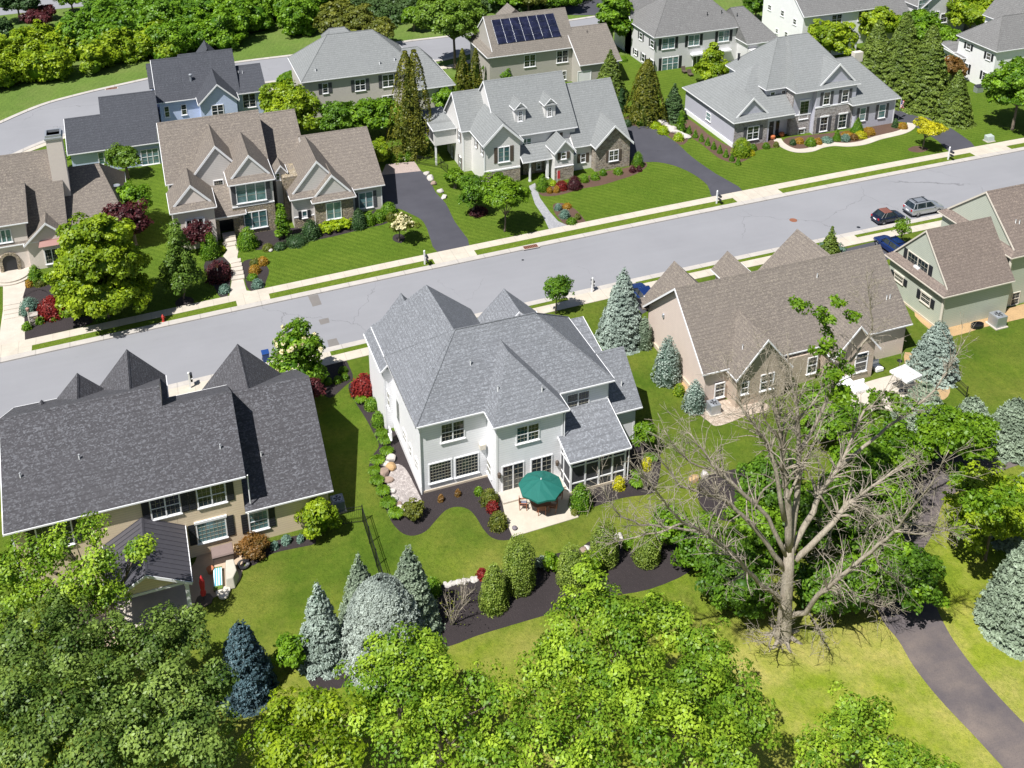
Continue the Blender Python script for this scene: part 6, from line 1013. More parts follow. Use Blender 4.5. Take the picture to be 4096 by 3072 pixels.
# dead ash tree
base = P(783, 636); vb = base.y; dt = thing('dead_tree', 'huge bare pale dead tree with long spreading limbs in the lower right', 'tree', (base.x, base.y, .1))
TR = MB(); TR.tube([base-Vector((0, 0, .3)), base+Vector((0, 0, .4)), PV(786, 600, vb), PV(788.5, 572, vb+.2), PV(789, 546, vb+.4)], [.74, .52, .42, .36, .32], 12)
rr_ = random.Random(4)
for k in range(7): a = k*.9; TR.tube([base+Vector((0, 0, .35)), base+Vector((math.cos(a)*.8, math.sin(a)*.8, .05)), base+Vector((math.cos(a)*1.5, math.sin(a)*1.5, -.12))], [.22, .15, .06], 6)
TR.build('trunk', DEAD, dt, smooth=True)
LIMBS = [([(789, 550), (787.7, 499), (785.4, 488), (783, 470), (780, 440), (778, 415), (772, 388), (765, 362)], .36, 1.5), ([(789, 548), (797, 500), (799, 453), (797, 407), (791, 384), (787, 352)], .34, 3), ([(799, 455), (804, 446), (821, 413), (835, 384), (858, 352), (872, 330), (870, 300), (868, 285)], .2, 4),
 ([(790, 556), (814, 511), (819, 494), (837, 470), (849, 446), (864, 411), (884, 396), (900, 384)], .3, 3), ([(837, 470), (879, 435), (907, 413), (935, 390), (952, 362), (965, 340)], .18, 4), ([(795, 560), (833, 523), (849, 502), (861, 495), (893, 471), (912, 459)], .3, 1),
 ([(783, 617), (806, 613), (819, 594), (840, 577), (872, 551), (894, 531), (910, 510), (928, 488), (949, 450)], .27, -7), ([(784, 570), (768, 545), (747, 520), (726, 500), (708, 495), (680, 486), (662, 462), (655, 445)], .24, 1), ([(785, 600), (765, 588), (747, 571), (726, 548), (708, 533), (683, 523), (668, 508), (654, 488), (637, 465)], .24, -4.5),
 ([(786, 555), (768, 517), (732, 483), (718, 473), (709, 459), (692, 436), (686, 430)], .22, 2.5), ([(718, 473), (690, 462), (676, 448), (664, 430)], .1, 3), ([(784, 520), (775, 465), (768, 444), (755, 425), (742, 408), (738, 390), (726, 372)], .22, 2), ([(683, 523), (657, 533), (623, 540), (605, 544)], .08, -1.5), ([(708, 533), (675, 528), (640, 525), (622, 517), (608, 499), (601, 486)], .1, -1),
 ([(894, 531), (915, 534), (935, 532), (956, 528)], .09, -5), ([(898, 520), (920, 526), (944, 529), (958, 527)], .07, -5), ([(849, 502), (872, 515), (885, 517), (870, 528), (863, 540)], .09, 0), ([(849, 505), (865, 513), (870, 518)], .07, 0), ([(808, 612), (815, 622), (822, 632), (824, 640)], .09, -4), ([(812, 600), (830, 606), (842, 600), (838, 590)], .1, -2), ([(784, 610), (776, 600), (772, 585), (770, 570)], .1, -3), ([(788, 500), (800, 470), (815, 440), (822, 420)], .12, 1), ([(819, 494), (835, 520), (830, 540), (815, 560)], .1, .5), ([(783, 620), (774, 628), (770, 642), (769, 652)], .13, -3), ([(797, 420), (812, 404), (826, 380), (826, 360)], .1, 2.5), ([(780, 440), (765, 420), (762, 400), (770, 380)], .08, 1), ([(747, 571), (735, 580), (724, 585)], .06, -1.5), ([(872, 551), (880, 565), (895, 578), (905, 590)], .09, -2.5), ([(839, 578), (850, 590), (862, 600), (880, 607), (893, 602)], .09, -3)]
for k, (pts, r0, dv) in enumerate(LIMBS):
    b = MB(); n = len(pts); Q = []
    d0 = 0 if math.dist(pts[0], (787, 560)) < 70 else dv
    for i, p in enumerate(pts): Q.append(PV(p[0], p[1], vb+.3+(d0+(dv-d0)*(i/(len(pts)-1))**.85)))
    QQ = []; 
    for i in range(len(Q)-1):
        for j in range(3): t = j/3; QQ.append(Q[i].lerp(Q[i+1], t)+Vector((rr_.uniform(-.07, .07), rr_.uniform(-.07, .07), rr_.uniform(-.05, .05)))*(1 if j else 0))
    QQ.append(Q[-1]); m = len(QQ); b.tube(QQ, [r0*.66*(1-i/m)**1.05+.016 for i in range(m)], 8)
    for q in range(int(m*3.2)):                # side twigs
        i = rr_.randrange(max(1, m//4), m-1); p = QQ[i]; d = (QQ[i+1]-p).normalized(); s = Vector((rr_.gauss(0, 1), rr_.gauss(0, 1), rr_.gauss(.45, .7))).normalized(); L = rr_.uniform(.7, 2.6)*(.6+r0*2)
        e1 = p+(d*.7+s*.7).normalized()*L*.5; e2 = e1+(d*.4+s).normalized()*L*.5; rad = max(.014, r0*(1-i/m)*.35); b.tube([p, e1, e2], [rad, rad*.6, .009], 5, False)
        for _ in range(3): s2 = (d*.5+Vector((rr_.gauss(0, 1), rr_.gauss(0, 1), rr_.gauss(.3, .8)))).normalized(); L2 = L*rr_.uniform(.2, .5); b.tube([e1.lerp(e2, rr_.random()), e1.lerp(e2, .5)+s2*L2], [.014, .006], 4, False)
    b.build('limb', DEAD, dt, smooth=True)
r = np.random.default_rng(9); B = []
for x, y, dv, rp in ((797, 304, 3, 5), (806, 309, 3, 5), (819, 313, 3, 6), (829, 320, 3, 6), (827, 338, 3, 8), (834, 354, 3, 7), (839, 300, 3, 4), (851, 316, 3, 4), (818, 348, 3, 7), (830, 374, 2, 9), (838, 392, 2, 11), (846, 368, 3, 6), (900, 402, 3, 11), (878, 415, 3, 12), (950, 440, 0, 14), (968, 432, 0, 12), (985, 425, 0, 10), (972, 448, 0, 12), (880, 400, 3, 9), (955, 475, 0, 9), (990, 505, -3, 13), (1010, 495, -3, 12), (975, 498, -3, 12), (925, 590, -3, 8), (938, 600, -3, 5)):
    c = PV(x, y, vb+dv); k = (c-CP).dot(FW)/FPX*rp; B.append((tuple(c), (k, k, k*.7)))
C, Nn, W = crown_pts(r, B, .38, 26, -.8, .3); qmesh('leafy_sprays', quads(r, C, Nn, .26, jit=.7), W, L_BRIGHT, dt, base+Vector((0, 0, 0)))
# --- far thicket: many shrubs and young trees growing into one mass
r = np.random.default_rng(77); B = []; Bd = []
def mass(name, poly, n, zr, rr, m, kind='stuff', leaf=.5, sub=.9, dens=8, seed=1):
    r = np.random.default_rng(seed); B = []; xs = [p[0] for p in poly]; ys = [p[1] for p in poly]
    def inside(x, y):
        c = False; j = len(poly)-1
        for i in range(len(poly)):
            if (poly[i][1] > y) != (poly[j][1] > y) and x < (poly[j][0]-poly[i][0])*(y-poly[i][1])/(poly[j][1]-poly[i][1])+poly[i][0]: c = not c
            j = i
        return c
    while len(B) < n:
        x, y = r.uniform(min(xs), max(xs)), r.uniform(min(ys), max(ys))
        if not inside(x, y): continue
        z = r.uniform(*zr); q = r.uniform(*rr); c = P(x, y, 0); B.append(((c.x, c.y, z), (q, q, q*.85+z*.25))); 
        if z > 2: B.append(((c.x+r.normal(0, .6), c.y+r.normal(0, .6), z*.45), (q*.9, q*.9, z*.5)))
    C, Nn, W = crown_pts(r, B, sub, dens, -.2, .1); V = quads(r, C, Nn, leaf, jit=.5); o = qmesh(name, V, W, m, None, (B[0][0][0], B[0][0][1], .1), core_mesh(B, .75)); o['kind'] = kind; return o
mass('yellow_green_thicket', [(-40, 104), (0, 94), (40, 86), (90, 76), (140, 66), (185, 56), (150, 48), (90, 45), (40, 55), (0, 72), (-40, 90)], 85, (1.4, 3.4), (1.3, 2.3), L_MAPLE, seed=3)  # shrubs with yellow-green leaves of their own
mass('green_thicket', [(150, 62), (215, 50), (262, 42), (300, 36), (316, 28), (322, 12), (300, 2), (240, 14), (190, 32), (130, 44)], 95, (1.5, 4.0), (1.4, 2.7), L_MID, seed=4)
mass('distant_woodland', [(60, 62), (130, 58), (220, 45), (310, 16), (330, 2), (300, -22), (200, -22), (120, 8), (80, 26), (75, 45)], 120, (1.5, 4.5), (1.8, 3.6), leafm('woodland_leaves', (.06, .16, .012), (.24, .42, .03)), seed=5)
mass('marsh_reeds', [(330, -10), (500, -14), (650, -20), (640, -10), (545, 8), (430, 22), (370, 24), (335, 20)], 260, (.2, .6), (1.2, 2.6), leafm('reeds', (.06, .12, .03), (.11, .17, .06)), leaf=.5, sub=.8, dens=6, seed=6)
for bx, by, x0, x1, y0, y1, m, lb in ((350, 45, 318, 376, 17, 43, L_OLIVE, 'low olive-green spreading tree behind the shutter house, left one'), (378, 48, 358, 394, 18, 46, L_OLIVE, 'low olive-green spreading tree behind the shutter house, right one'), (414, 31, 402, 426, 5, 28, L_BRIGHT, 'bright round bush at the edge of the reed marsh'), (73, 13, 60, 84, -8, 7, L_MID, 'small round tree alone beside the far dirt path'), (20, 22, 2, 40, -18, 18, L_DKC, 'dark tree at the top left corner'), (46, 20, 38, 55, 6, 18, L_PUR, 'dark red bush at the top left, upper one'), (35, 30, 26, 50, 12, 27, L_PUR, 'dark red bush at the top left, lower one'), (5, 52, -10, 14, 14, 48, L_DKC, 'dark bush at the left edge above the yellow-green thicket'), (560, 12, 545, 580, -14, 10, L_MID, 'leafy tree behind the solar house roof'), (505, 12, 490, 525, -14, 8, L_MID, 'leafy tree behind the solar house, left one'), (528, 14, 515, 545, -12, 10, L_OLIVE, 'leafy tree behind the solar house, right one')): pxtree('background_tree', lb, 'tree', bx, by, x0, x1, y0, y1, m, S_(), 8, leaf=.45, sub=.8, dens=13)
# ================================================================= OBJECTS
def at(x, y, z=.1): return P(x, y, z)
# --- cars
def car(name, label, loc, L, Wd, Hh, paint, roofm, rot=0.0, suv=False):
    root = thing(name, label, 'car', (0, 0, 0)); hw = Wd/2
    def sec(x, w, zb, zt, r=.12):
        return [(x, -w+r, zb), (x, w-r, zb), (x, w, zb+r*1.2), (x, w, zt-r*1.1), (x, w-r*.9, zt), (x, -w+r*.9, zt), (x, -w, zt-r*1.1), (x, -w, zb+r*1.2)]
    bz = .62*Hh; st = [(0, hw*.84, .42, bz*.92), (.08, hw*.95, .3, bz*.97), (.35, hw, .26, bz), (L*.3, hw, .24, bz*1.0), (L*.55, hw, .24, bz*.98), (L*.72, hw*.99, .24, bz*.94), (L*.88, hw*.95, .26, bz*.84), (L-.1, hw*.86, .3, bz*.7), (L, hw*.7, .38, bz*.6)]
    b = MB()
    for i in range(len(st)-1): b.solid(sec(*st[i]), sec(*st[i+1]))
    body = b.build('body', paint, root, org=(0, 0, 0), bevel=.02)
    x0, x1, x2, x3 = (.18, .55, L*.56, L*.72) if suv else (.35, .95, L*.5, L*.69)
    g = MB(); zc = Hh-.07
    lo = [(x0, -hw*.9, bz-.03), (x0, hw*.9, bz-.03), (x3, hw*.88, bz-.06), (x3, -hw*.88, bz-.06)]; hi = [(x1, -hw*.7, zc), (x1, hw*.7, zc), (x2, hw*.68, zc), (x2, -hw*.68, zc)]
    g.solid(lo, hi); g.build('windows', GL, root, org=(0, 0, 0), bevel=.03)
    r = MB().solid([(x1-.12, -hw*.73, zc-.03), (x1-.12, hw*.73, zc-.03), (x2+.06, hw*.7, zc-.03), (x2+.06, -hw*.7, zc-.03)], [(x1-.02, -hw*.64, Hh), (x1-.02, hw*.64, Hh), (x2-.04, hw*.62, Hh-.02), (x2-.04, -hw*.62, Hh-.02)]); r.build('roof', roofm, root, org=(0, 0, 0), bevel=.03)
    for s in (-1, 1):
        p = MB()
        for a, c in (((x0-.02, s*hw*.9, bz-.03), (x1-.1, s*hw*.71, zc-.01)), ((x3+.02, s*hw*.88, bz-.05), (x2+.05, s*hw*.69, zc-.01)), ((L*.42, s*hw*.905, bz-.03), (L*.42, s*hw*.715, zc-.01)), ((x0+.5 if suv else x0+.45, s*hw*.905, bz-.03), (x1+.25, s*hw*.715, zc-.01))): p.tube([a, c], .045, 5)
        p.build('pillar', DARK if not suv else paint, root, org=(0, 0, 0))
        MB().tube([(x1-.1, s*hw*.55, Hh+.03), (x1+.05, s*hw*.55, Hh+.07), (x2-.1, s*hw*.54, Hh+.06), (x2, s*hw*.54, Hh+.01)], .025, 6).build('roof_rail', BLACK if suv else roofm, root, org=(0, 0, 0)) if suv else None
        MB().box(-.02, .06, s*hw*.72-.12, s*hw*.72+.12, bz*.72, bz*.95).build('tail_light', CARRED, root, org=(0, 0, 0), bevel=.02)
        MB().solid([(L-.16, s*hw*.62-.13, bz*.5), (L-.02, s*hw*.55-.1, bz*.5), (L-.02, s*hw*.55+.1, bz*.5), (L-.16, s*hw*.62+.16, bz*.5)], [(L-.3, s*hw*.62-.13, bz*.72), (L-.1, s*hw*.55-.1, bz*.66), (L-.1, s*hw*.55+.1, bz*.66), (L-.3, s*hw*.62+.18, bz*.72)]).build('headlight', CARLAMP, root, org=(0, 0, 0))
        MB().box(x3-.35, x3-.2, s*(hw+.02)-.08, s*(hw+.02)+.08, bz-.05, bz+.08).build('mirror', paint, root, org=(0, 0, 0), bevel=.02)
        for wx in (L*.19, L*.81):
            c = (wx, s*(hw-.11), .33); prof = [(.2, -.1), (.31, -.1), (.34, -.06), (.34, .06), (.31, .1), (.2, .1)]
            t = MB(); n = 20; i0 = 0
            for rr, yy in prof:
                for j in range(n): a = 2*math.pi*j/n; t.v.append((c[0]+rr*math.cos(a), c[1]+yy*(1.1), c[2]+rr*math.sin(a)))
            for k in range(len(prof)-1):
                for j in range(n): a = k*n+j; q = k*n+(j+1) % n; t.f.append((a, q, q+n, a+n))
            wh = t.build('wheel', BLACK, root, org=(0, 0, 0)); rm = MB(); rm.tube([(c[0], c[1]-.07, c[2]), (c[0], c[1]+.07, c[2])], .21, 16); 
            rm.build('rim', METAL, wh, org=(0, 0, 0))
    bar = MB(); 
    if suv: 
        for x in (x1+.3, x2-.35): bar.box(x-.04, x+.04, -hw*.58, hw*.58, Hh+.06, Hh+.1)
        bar.build('roof_bars', BLACK, root, org=(0, 0, 0))
    MB().box(-.035, .02, -.25, .25, bz*.6, bz*.72).build('licence_plate', WHITE, root, org=(0, 0, 0)); MB().box(-.05, .1, -hw*.85, hw*.85, .3, .5).build('bumper', DARK if suv else paint, root, org=(0, 0, 0), bevel=.03)
    root.location = loc; root.rotation_euler = (0, 0, rot); return root
def paintm(n, c, r=.25, met=.4):
    m = plain(n, c, r, met, .03); m.node_tree.nodes['Principled BSDF'].inputs['Coat Weight'].default_value = .8; return m
CARRED = plain('lamp_red', (.4, .01, .015), .2); CARLAMP = plain('lamp_clear', (.6, .62, .65), .1, .3)
PN = paintm('navy_paint', (.012, .018, .045)); PS = paintm('silver_paint', (.42, .44, .47), .3, .6); PB = paintm('blue_paint', (.01, .035, .16)); RB = plain('brown_soft_top', (.16, .06, .045), .8)
g = at(883.5, 225, 0); car('parked_car', 'small dark blue car with a brown soft roof parked at the near kerb', (g.x-.75, g.y+.72, 0), 3.75, 1.7, 1.5, PN, RB, -.012)
g = at(917, 216.9, 0); car('parked_car', 'silver crossover with black roof bars parked ahead of the brown-roofed car', (g.x-.85, g.y+.78, 0), 4.65, 1.86, 1.72, PS, PS, -.02, True)
g = at(889, 249, .1); car('parked_car', 'blue car in the driveway of the sage house, mostly hidden by its roof', (g.x, g.y-2.6, .12), 4.5, 1.8, 1.6, PB, PB, math.pi/2, True)
g = at(646, 303, .1); car('parked_car', 'dark blue car in the driveway of the beige house behind the blue spruce', (g.x, g.y-1.5, .12), 4.4, 1.8, 1.5, PB, PB, math.pi/2)
# --- mailboxes, lamp posts, hydrant
def mailbox(x, y, top, label, side=1):
    g = at(x, y, .12); h = max(1.15, min(1.75, PH(x, top, (g.x, g.y))-.12)); r = thing('mailbox', label, 'mailbox', (g.x, g.y, .1), 'white mailbox posts along the road')
    MB().box(g.x-.07, g.x+.07, g.y-.07, g.y+.07, 0, h+.1).lathe((g.x, g.y, h+.1), [(.12, 0), (.12, .04), (.02, .14)], 4).build('post', WHITE, r)
    b = MB(); s = side*.05; prof = [(-.11, 0), (.11, 0), (.11, .16), (.07, .24), (0, .27), (-.07, .24), (-.11, .16)]; v0 = g.y-.05 if side > 0 else g.y+.05; v1 = v0-.55*side if False else v0+(-.55 if side > 0 else .55)
    b.solid([(g.x+.19+p, v0, h*.68+q) for p, q in prof], [(g.x+.19+p, v1, h*.68+q) for p, q in prof]); b.build('box', DARK, r)
    MB().box(g.x-.02, g.x+.3, g.y-.03, g.y+.03, h*.62, h*.675).build('arm', WHITE, r); MB().box(g.x+.1, g.x+.28, v0, v1, h*.42, h*.53).build('newspaper_tube', DARK, r)
mailbox(424.7, 264.5, 251, 'white mailbox post at the black driveway of the stone house'); mailbox(716.5, 203.5, 191, 'white mailbox post at the mouth of the curving driveway'); mailbox(948, 159.7, 147, 'white mailbox post near the small bright yellow tree')
mailbox(592.2, 292, 278.2, 'white mailbox post on the near verge beside the big blue spruce', -1); mailbox(190.4, 388, 372.5, 'white mailbox post behind the roofs of the tan house', -1)
def lamp(x, y, tx, ty, label, m, hm):
    g = at(x, y, .1); h = PH(tx, ty, (g.x, g.y))-.1; r = thing('lamp_post', label, 'lamp post', (g.x, g.y, .1)); MB().lathe((g.x, g.y, .1), [(.11, -.1), (.11, .3), (.06, .34), (.055, h-.45), (.09, h-.4)], 10).build('post', m, r)
    hd = MB().lathe((g.x, g.y, h-.32), [(.11, 0), (.17, .3), (.19, .31), (.03, .45)], 6).build('lantern', hm, r)
lamp(218.7, 282.5, 216.4, 264, 'cream lamp post with a wooden-brown lantern in front of the purple barberry', CREAM, WOOD); lamp(31, 328, 26.8, 307.5, 'pinkish stone-coloured lamp post beside the blue-green globe shrub', CREAM, plain('rosy_lantern', (.35, .2, .16), .6))
g = at(163.4, 321.3, .12); r = thing('fire_hydrant', 'red fire hydrant on the grass verge below the big maple', 'fire hydrant', (g.x, g.y, .1)); HR = plain('hydrant_red', (.45, .035, .025), .4)
MB().lathe((g.x, g.y, .12), [(.17, 0), (.17, .05), (.11, .07), (.11, .5), (.15, .52), (.15, .57), (.12, .6), (.09, .72), (.03, .78), (.03, .84)], 12).build('barrel', HR, r); b = MB(); b.tube([(g.x-.2, g.y, .55), (g.x+.2, g.y, .55)], .055, 8); b.tube([(g.x, g.y-.22, .5), (g.x, g.y, .5)], .075, 8); b.build('nozzle_caps', HR, r)
# --- rocks
def rock(x, y, s, label, seed, m=None, sq=.6, group=None, name='boulder'):
    g = at(x, y, .1); rr = random.Random(seed); bm = bmesh.new(); bmesh.ops.create_icosphere(bm, subdivisions=2, radius=1)
    ph = [rr.uniform(0, 6) for _ in range(6)]; cuts = [Vector((rr.gauss(0, 1), rr.gauss(0, 1), rr.gauss(.3, 1))).normalized() for _ in range(7)]
    for v in bm.verts:
        d = v.co.copy()
        for c in cuts:
            t = d.dot(c); 
            if t > .62: d -= c*(t-.62)*.9
        v.co = Vector((d.x*s*(1+.3*math.sin(ph[0])), d.y*s*.8, d.z*s*sq))+Vector((0, 0, s*sq*.45))
    me = bpy.data.meshes.new(name); bm.to_mesh(me); bm.free(); me.materials.append(m or ROCKP); o = bpy.data.objects.new(name, me); COL.objects.link(o); o.location = (g.x, g.y, .1); o.rotation_euler = (0, 0, rr.uniform(0, 6)); return tag(o, label, 'rock', group)
ROCKP = plain('pale_rock', (.46, .43, .40), .9, var=.25, sc=2.5); ROCKT = plain('tan_rock', (.42, .27, .13), .9, var=.3); ROCKB = plain('brown_rock', (.26, .19, .15), .9, var=.35)
RK = [(391.3, 460, .6, ROCKP, 'pale flat boulder at the top of the gravel bed beside the white house'), (385, 465, .5, ROCKP, 'pale boulder left of the top flat one beside the gravel bed'), (391.5, 469, .62, ROCKT, 'tan sandy boulder at the head of the gravel bed'), (384, 474, .55, ROCKB, 'dark brown lumpy boulder beside the gravel bed'), (387.6, 481, .42, ROCKB, 'small brown rock below the lumpy boulder'), (392, 492, .4, ROCKP, 'small pale rock midway along the gravel bed'), (394.5, 499, .45, ROCKP, 'pale rock near the low end of the gravel bed'), (398.5, 506, .35, ROCKB, 'brown rock at the low end of the gravel bed'), (402, 511, .45, ROCKP, 'flat pale rock under the variegated shrub'),
 (647, 122.5, .5, ROCKP, 'white boulder at the head of the curving driveway, farthest left'), (654.5, 122, .6, ROCKP, 'white boulder above the lime plants, left one'), (661.7, 124.6, .95, ROCKP, 'largest flat white boulder above the lime plants'), (668.3, 127.3, .55, ROCKP, 'small white boulder in the driveway row'), (671.2, 130.6, .8, ROCKP, 'rounded white boulder in the middle of the driveway row'), (676.5, 133, .7, ROCKP, 'greyish boulder in the driveway row, third from its low end'), (680.3, 134.7, .7, ROCKP, 'greyish boulder in the driveway row, second from its low end'), (684.7, 137, .8, ROCKP, 'white boulder at the low end of the driveway row'),
 (426.5, 174, .5, ROCKP, 'pale stone at the right edge of the black driveway, topmost'), (430.5, 179, .6, ROCKP, 'pale stone at the right edge of the black driveway, second'), (434, 184.5, .55, ROCKB, 'brownish stone at the right edge of the black driveway'), (440.5, 192, .6, ROCKP, 'pale stone at the right edge of the black driveway, fourth'), (444, 197.5, .5, ROCKP, 'pale stone at the right edge of the black driveway, lowest'), (583, 552, .5, ROCKB, 'flat brown rock left of the fourth topiary'), (587.5, 549, .38, ROCKP, 'pale yellowish rock left of the fourth topiary'), (619, 540, .65, ROCKP, 'flat pale rock between the two right topiaries'), (271, 250.5, .35, ROCKP, 'small pale stones cluster at the stone house bed'), (694, 480, .6, ROCKT, 'tan flat stone on the lawn left of the dead tree mulch'), (705, 476, .55, ROCKP, 'pale flat stone on the lawn left of the dead tree mulch')]
for i, (x, y, s, m, lb) in enumerate(RK): rock(x, y, s, lb, i, m)
for i in range(9): rock(446+i*3.8, 585.5-i*.75, .3, 'low pale edging stone along the top of the rear mulch bed, %s from the left' % ['first', 'second', 'third', 'fourth', 'fifth', 'sixth', 'seventh', 'eighth', 'ninth'][i], 40+i, ROCKP, .5, 'edging stones of the rear mulch bed', 'edging_stone')
# low stone wall of the stucco house
a, c = at(38, 321), at(69, 316.5); b = MB(); rr = random.Random(3)
for k in range(3):
    t = 0.0
    while t < .97: w_ = rr.uniform(.05, .1); p, q = a.lerp(c, t), a.lerp(c, min(1, t+w_-.008)); h = .1+k*.17; b.solid([(p.x, p.y, h), (q.x, q.y, h), (q.x-.02, q.y+.35, h), (p.x-.02, p.y+.35, h)], [(p.x+.01, p.y+.02, h+.16), (q.x-.01, q.y+.02, h+.16), (q.x-.03, q.y+.33, h+.16), (p.x, p.y+.33, h+.16)]); t += w_
tag(b.build('stone_wall', ROCKP, None, org=a), 'low dry stone wall under the bright red shrub', 'wall'); g = at(34, 322)
tag(MB().box(g.x-.45, g.x+.45, g.y-.3, g.y+.5, .1, .95).build('stone_pier', ROCK, None, org=g), 'square stone pier behind the pinkish lamp post', 'pier')
# --- fences
def fence(name, label, pts, h=1.35, sp=.14, posts=2.2):
    q = [P(x, y, .1) for x, y in pts]; r = thing(name, label, 'fence', q[0])
    for i in range(len(q)-1):
        p0, p1 = q[i], q[i+1]; L = (p1-p0).length; n = int(L/sp); b = MB()
        for z in (.12, h*.82, h): b.tube([p0+Vector((0, 0, z)), p1+Vector((0, 0, z))], .022, 4)
        for k in range(1, n): p = p0.lerp(p1, k/n); b.tube([p+Vector((0, 0, .06)), p+Vector((0, 0, h))], .01, 4)
        b.build('panel', BLACK, r); m = max(1, int(L/posts))
        for k in range(m+(i == len(q)-2)): p = p0.lerp(p1, k/m); MB().box(p.x-.035, p.x+.035, p.y-.035, p.y+.035, .0, h+.22).build('post', BLACK, r)
fence('metal_fence', 'black metal yard fence between the tan house and the white house', [(336, 526), (363, 522), (384, 590)], 1.5)
fence('metal_fence', 'black metal fence behind the boulders at the curving driveway', [(655, 118), (678, 122), (683, 127)], 1.2); fence('metal_fence', 'black metal fence beside the low corner of the dormer house', [(417, 164), (441, 168), (448, 174)], 1.2); fence('metal_fence', 'thin black metal fence below the sage house lawn', [(950, 383), (966, 398)], 1.1)
# --- condensers
def ac(x, y, s, label, m=None):
    g = at(x, y, .1); r = thing('air_conditioner', label, 'air conditioner', (g.x, g.y, .1)); MB().box(g.x-s*.62, g.x+s*.62, g.y-s*.62, g.y+s*.62, .1, .2).build('pad', CONC, r)
    MB().box(g.x-s/2, g.x+s/2, g.y-s/2, g.y+s/2, .2, .2+s*.95).build('cabinet', m or METAL, r, bevel=.03); MB().lathe((g.x, g.y, .2+s*.95), [(s*.4, 0), (s*.4, .05), (s*.34, .05), (s*.34, .012)], 18).build('fan_ring', METAL, r)
    f = MB(); 
    for k in range(5): a = k*1.2566; f.solid([(g.x, g.y, .23+s*.95), (g.x+math.cos(a)*s*.32, g.y+math.sin(a)*s*.32, .22+s*.95), (g.x+math.cos(a+.6)*s*.32, g.y+math.sin(a+.6)*s*.32, .22+s*.95)], [(g.x, g.y, .24+s*.95), (g.x+math.cos(a)*s*.32, g.y+math.sin(a)*s*.32, .23+s*.95), (g.x+math.cos(a+.6)*s*.32, g.y+math.sin(a+.6)*s*.32, .23+s*.95)])
    f.build('fan', DARK, r)
ac(713, 412, .95, 'grey air conditioner on the gravel behind the beige house'); ac(996.5, 325, 1.2, 'large pale grey air conditioner against the sage house wall'); ac(338, 509, .95, 'dark air conditioner in shade at the right corner of the tan house', plain('slate_metal', (.16, .19, .24), .5))
g = at(977, 327); tag(MB().lathe((g.x, g.y, .1), [(.7, 0), (.7, .35), (.62, .35), (.6, .05)], 14, .6).build('window_well', BLACK, None, org=g), 'dark half-round window well at the foot of the sage house wall', 'window well')
g = at(989, 141); r = thing('utility_box', 'pale grey-green utility box on the verge lawn right of the upper right driveway', 'utility box', (g.x, g.y, .1)); UB = plain('utility_green', (.38, .43, .40), .5); MB().box(g.x-.65, g.x+.65, g.y-.5, g.y+.5, .1, .2).build('pad', CONC, r); MB().solid([(g.x-.55, g.y-.4, .2), (g.x+.55, g.y-.4, .2), (g.x+.55, g.y+.4, .2), (g.x-.55, g.y+.4, .2)], [(g.x-.55, g.y-.25, .85), (g.x+.55, g.y-.25, .85), (g.x+.55, g.y+.4, .95), (g.x-.55, g.y+.4, .95)]).build('cabinet', UB, r, bevel=.03)
g = at(978, 92); r = thing('generator', 'grey generator cabinet with a raised lid at the corner of the white sunroom house', 'generator', (g.x, g.y, .1)); MB().box(g.x-.6, g.x+.6, g.y-.4, g.y+.4, .1, .95).build('cabinet', METAL, r, bevel=.03); MB().solid([(g.x-.62, g.y-.42, .96), (g.x+.62, g.y-.42, .96), (g.x+.62, g.y+.42, 1.1), (g.x-.62, g.y+.42, 1.1)], [(g.x-.62, g.y-.42, 1.02), (g.x+.62, g.y-.42, 1.02), (g.x+.62, g.y+.42, 1.18), (g.x-.62, g.y+.42, 1.18)]).build('lid', DARK, r)
g = at(266, 361); r = thing('recycling_bin', 'blue wheeled bin at the kerb behind the tan house', 'bin', (g.x, g.y, .1)); PBn = plain('blue_plastic', (.01, .05, .2), .5); MB().solid([(g.x-.25, g.y-.25, .15), (g.x+.25, g.y-.25, .15), (g.x+.25, g.y+.25, .15), (g.x-.25, g.y+.25, .15)], [(g.x-.32, g.y-.34, 1.05), (g.x+.32, g.y-.34, 1.05), (g.x+.32, g.y+.34, 1.05), (g.x-.32, g.y+.34, 1.05)]).build('body', PBn, r); MB().box(g.x-.34, g.x+.34, g.y-.37, g.y+.38, 1.055, 1.12).build('lid', PBn, r, bevel=.02)
for s in (-1, 1): MB().tube([(g.x+s*.22, g.y+.3, .22), (g.x+s*.3, g.y+.3, .22)], .12, 12).build('wheel', BLACK, r)
# --- patio set of the white house
c = P(541.1, 478.7, 3.0); cx, cy = c.x, c.y; r = thing('patio_umbrella', 'open green eight-sided umbrella over the wooden patio table', 'umbrella', (cx, cy, .15))
b = MB(); n = 8; R0 = 1.72; zt, ze = 2.95, 2.28; pts = []; um = MB()
A = [2*math.pi*(k+.35)/n for k in range(n)]
for k in range(n):
    a0, a1 = A[k], A[(k+1) % n]; am = a0+math.pi/n
    p0 = Vector((cx+R0*math.cos(a0), cy+R0*math.sin(a0), ze)); p1 = Vector((cx+R0*math.cos(a1), cy+R0*math.sin(a1), ze)); pm = (p0+p1)/2+Vector((0, 0, .07)); ap = Vector((cx, cy, zt)); m0 = ap.lerp(p0, .5)+Vector((0, 0, .05)); m1 = ap.lerp(p1, .5)+Vector((0, 0, .05)); mm = (m0+m1)/2-Vector((0, 0, .03))
    for tri in ((ap, m0, mm), (ap, mm, m1), (m0, p0, pm), (m0, pm, mm), (mm, pm, p1), (mm, p1, m1)): um.poly(tri)
    um.poly([p0, pm, pm-Vector((0, 0, .14)), p0-Vector((0, 0, .14))]); um.poly([pm, p1, p1-Vector((0, 0, .14)), pm-Vector((0, 0, .14))])
cn = um.build('canopy', TEAL, r); md = cn.modifiers.new('thickness', 'SOLIDIFY'); md.thickness = .012
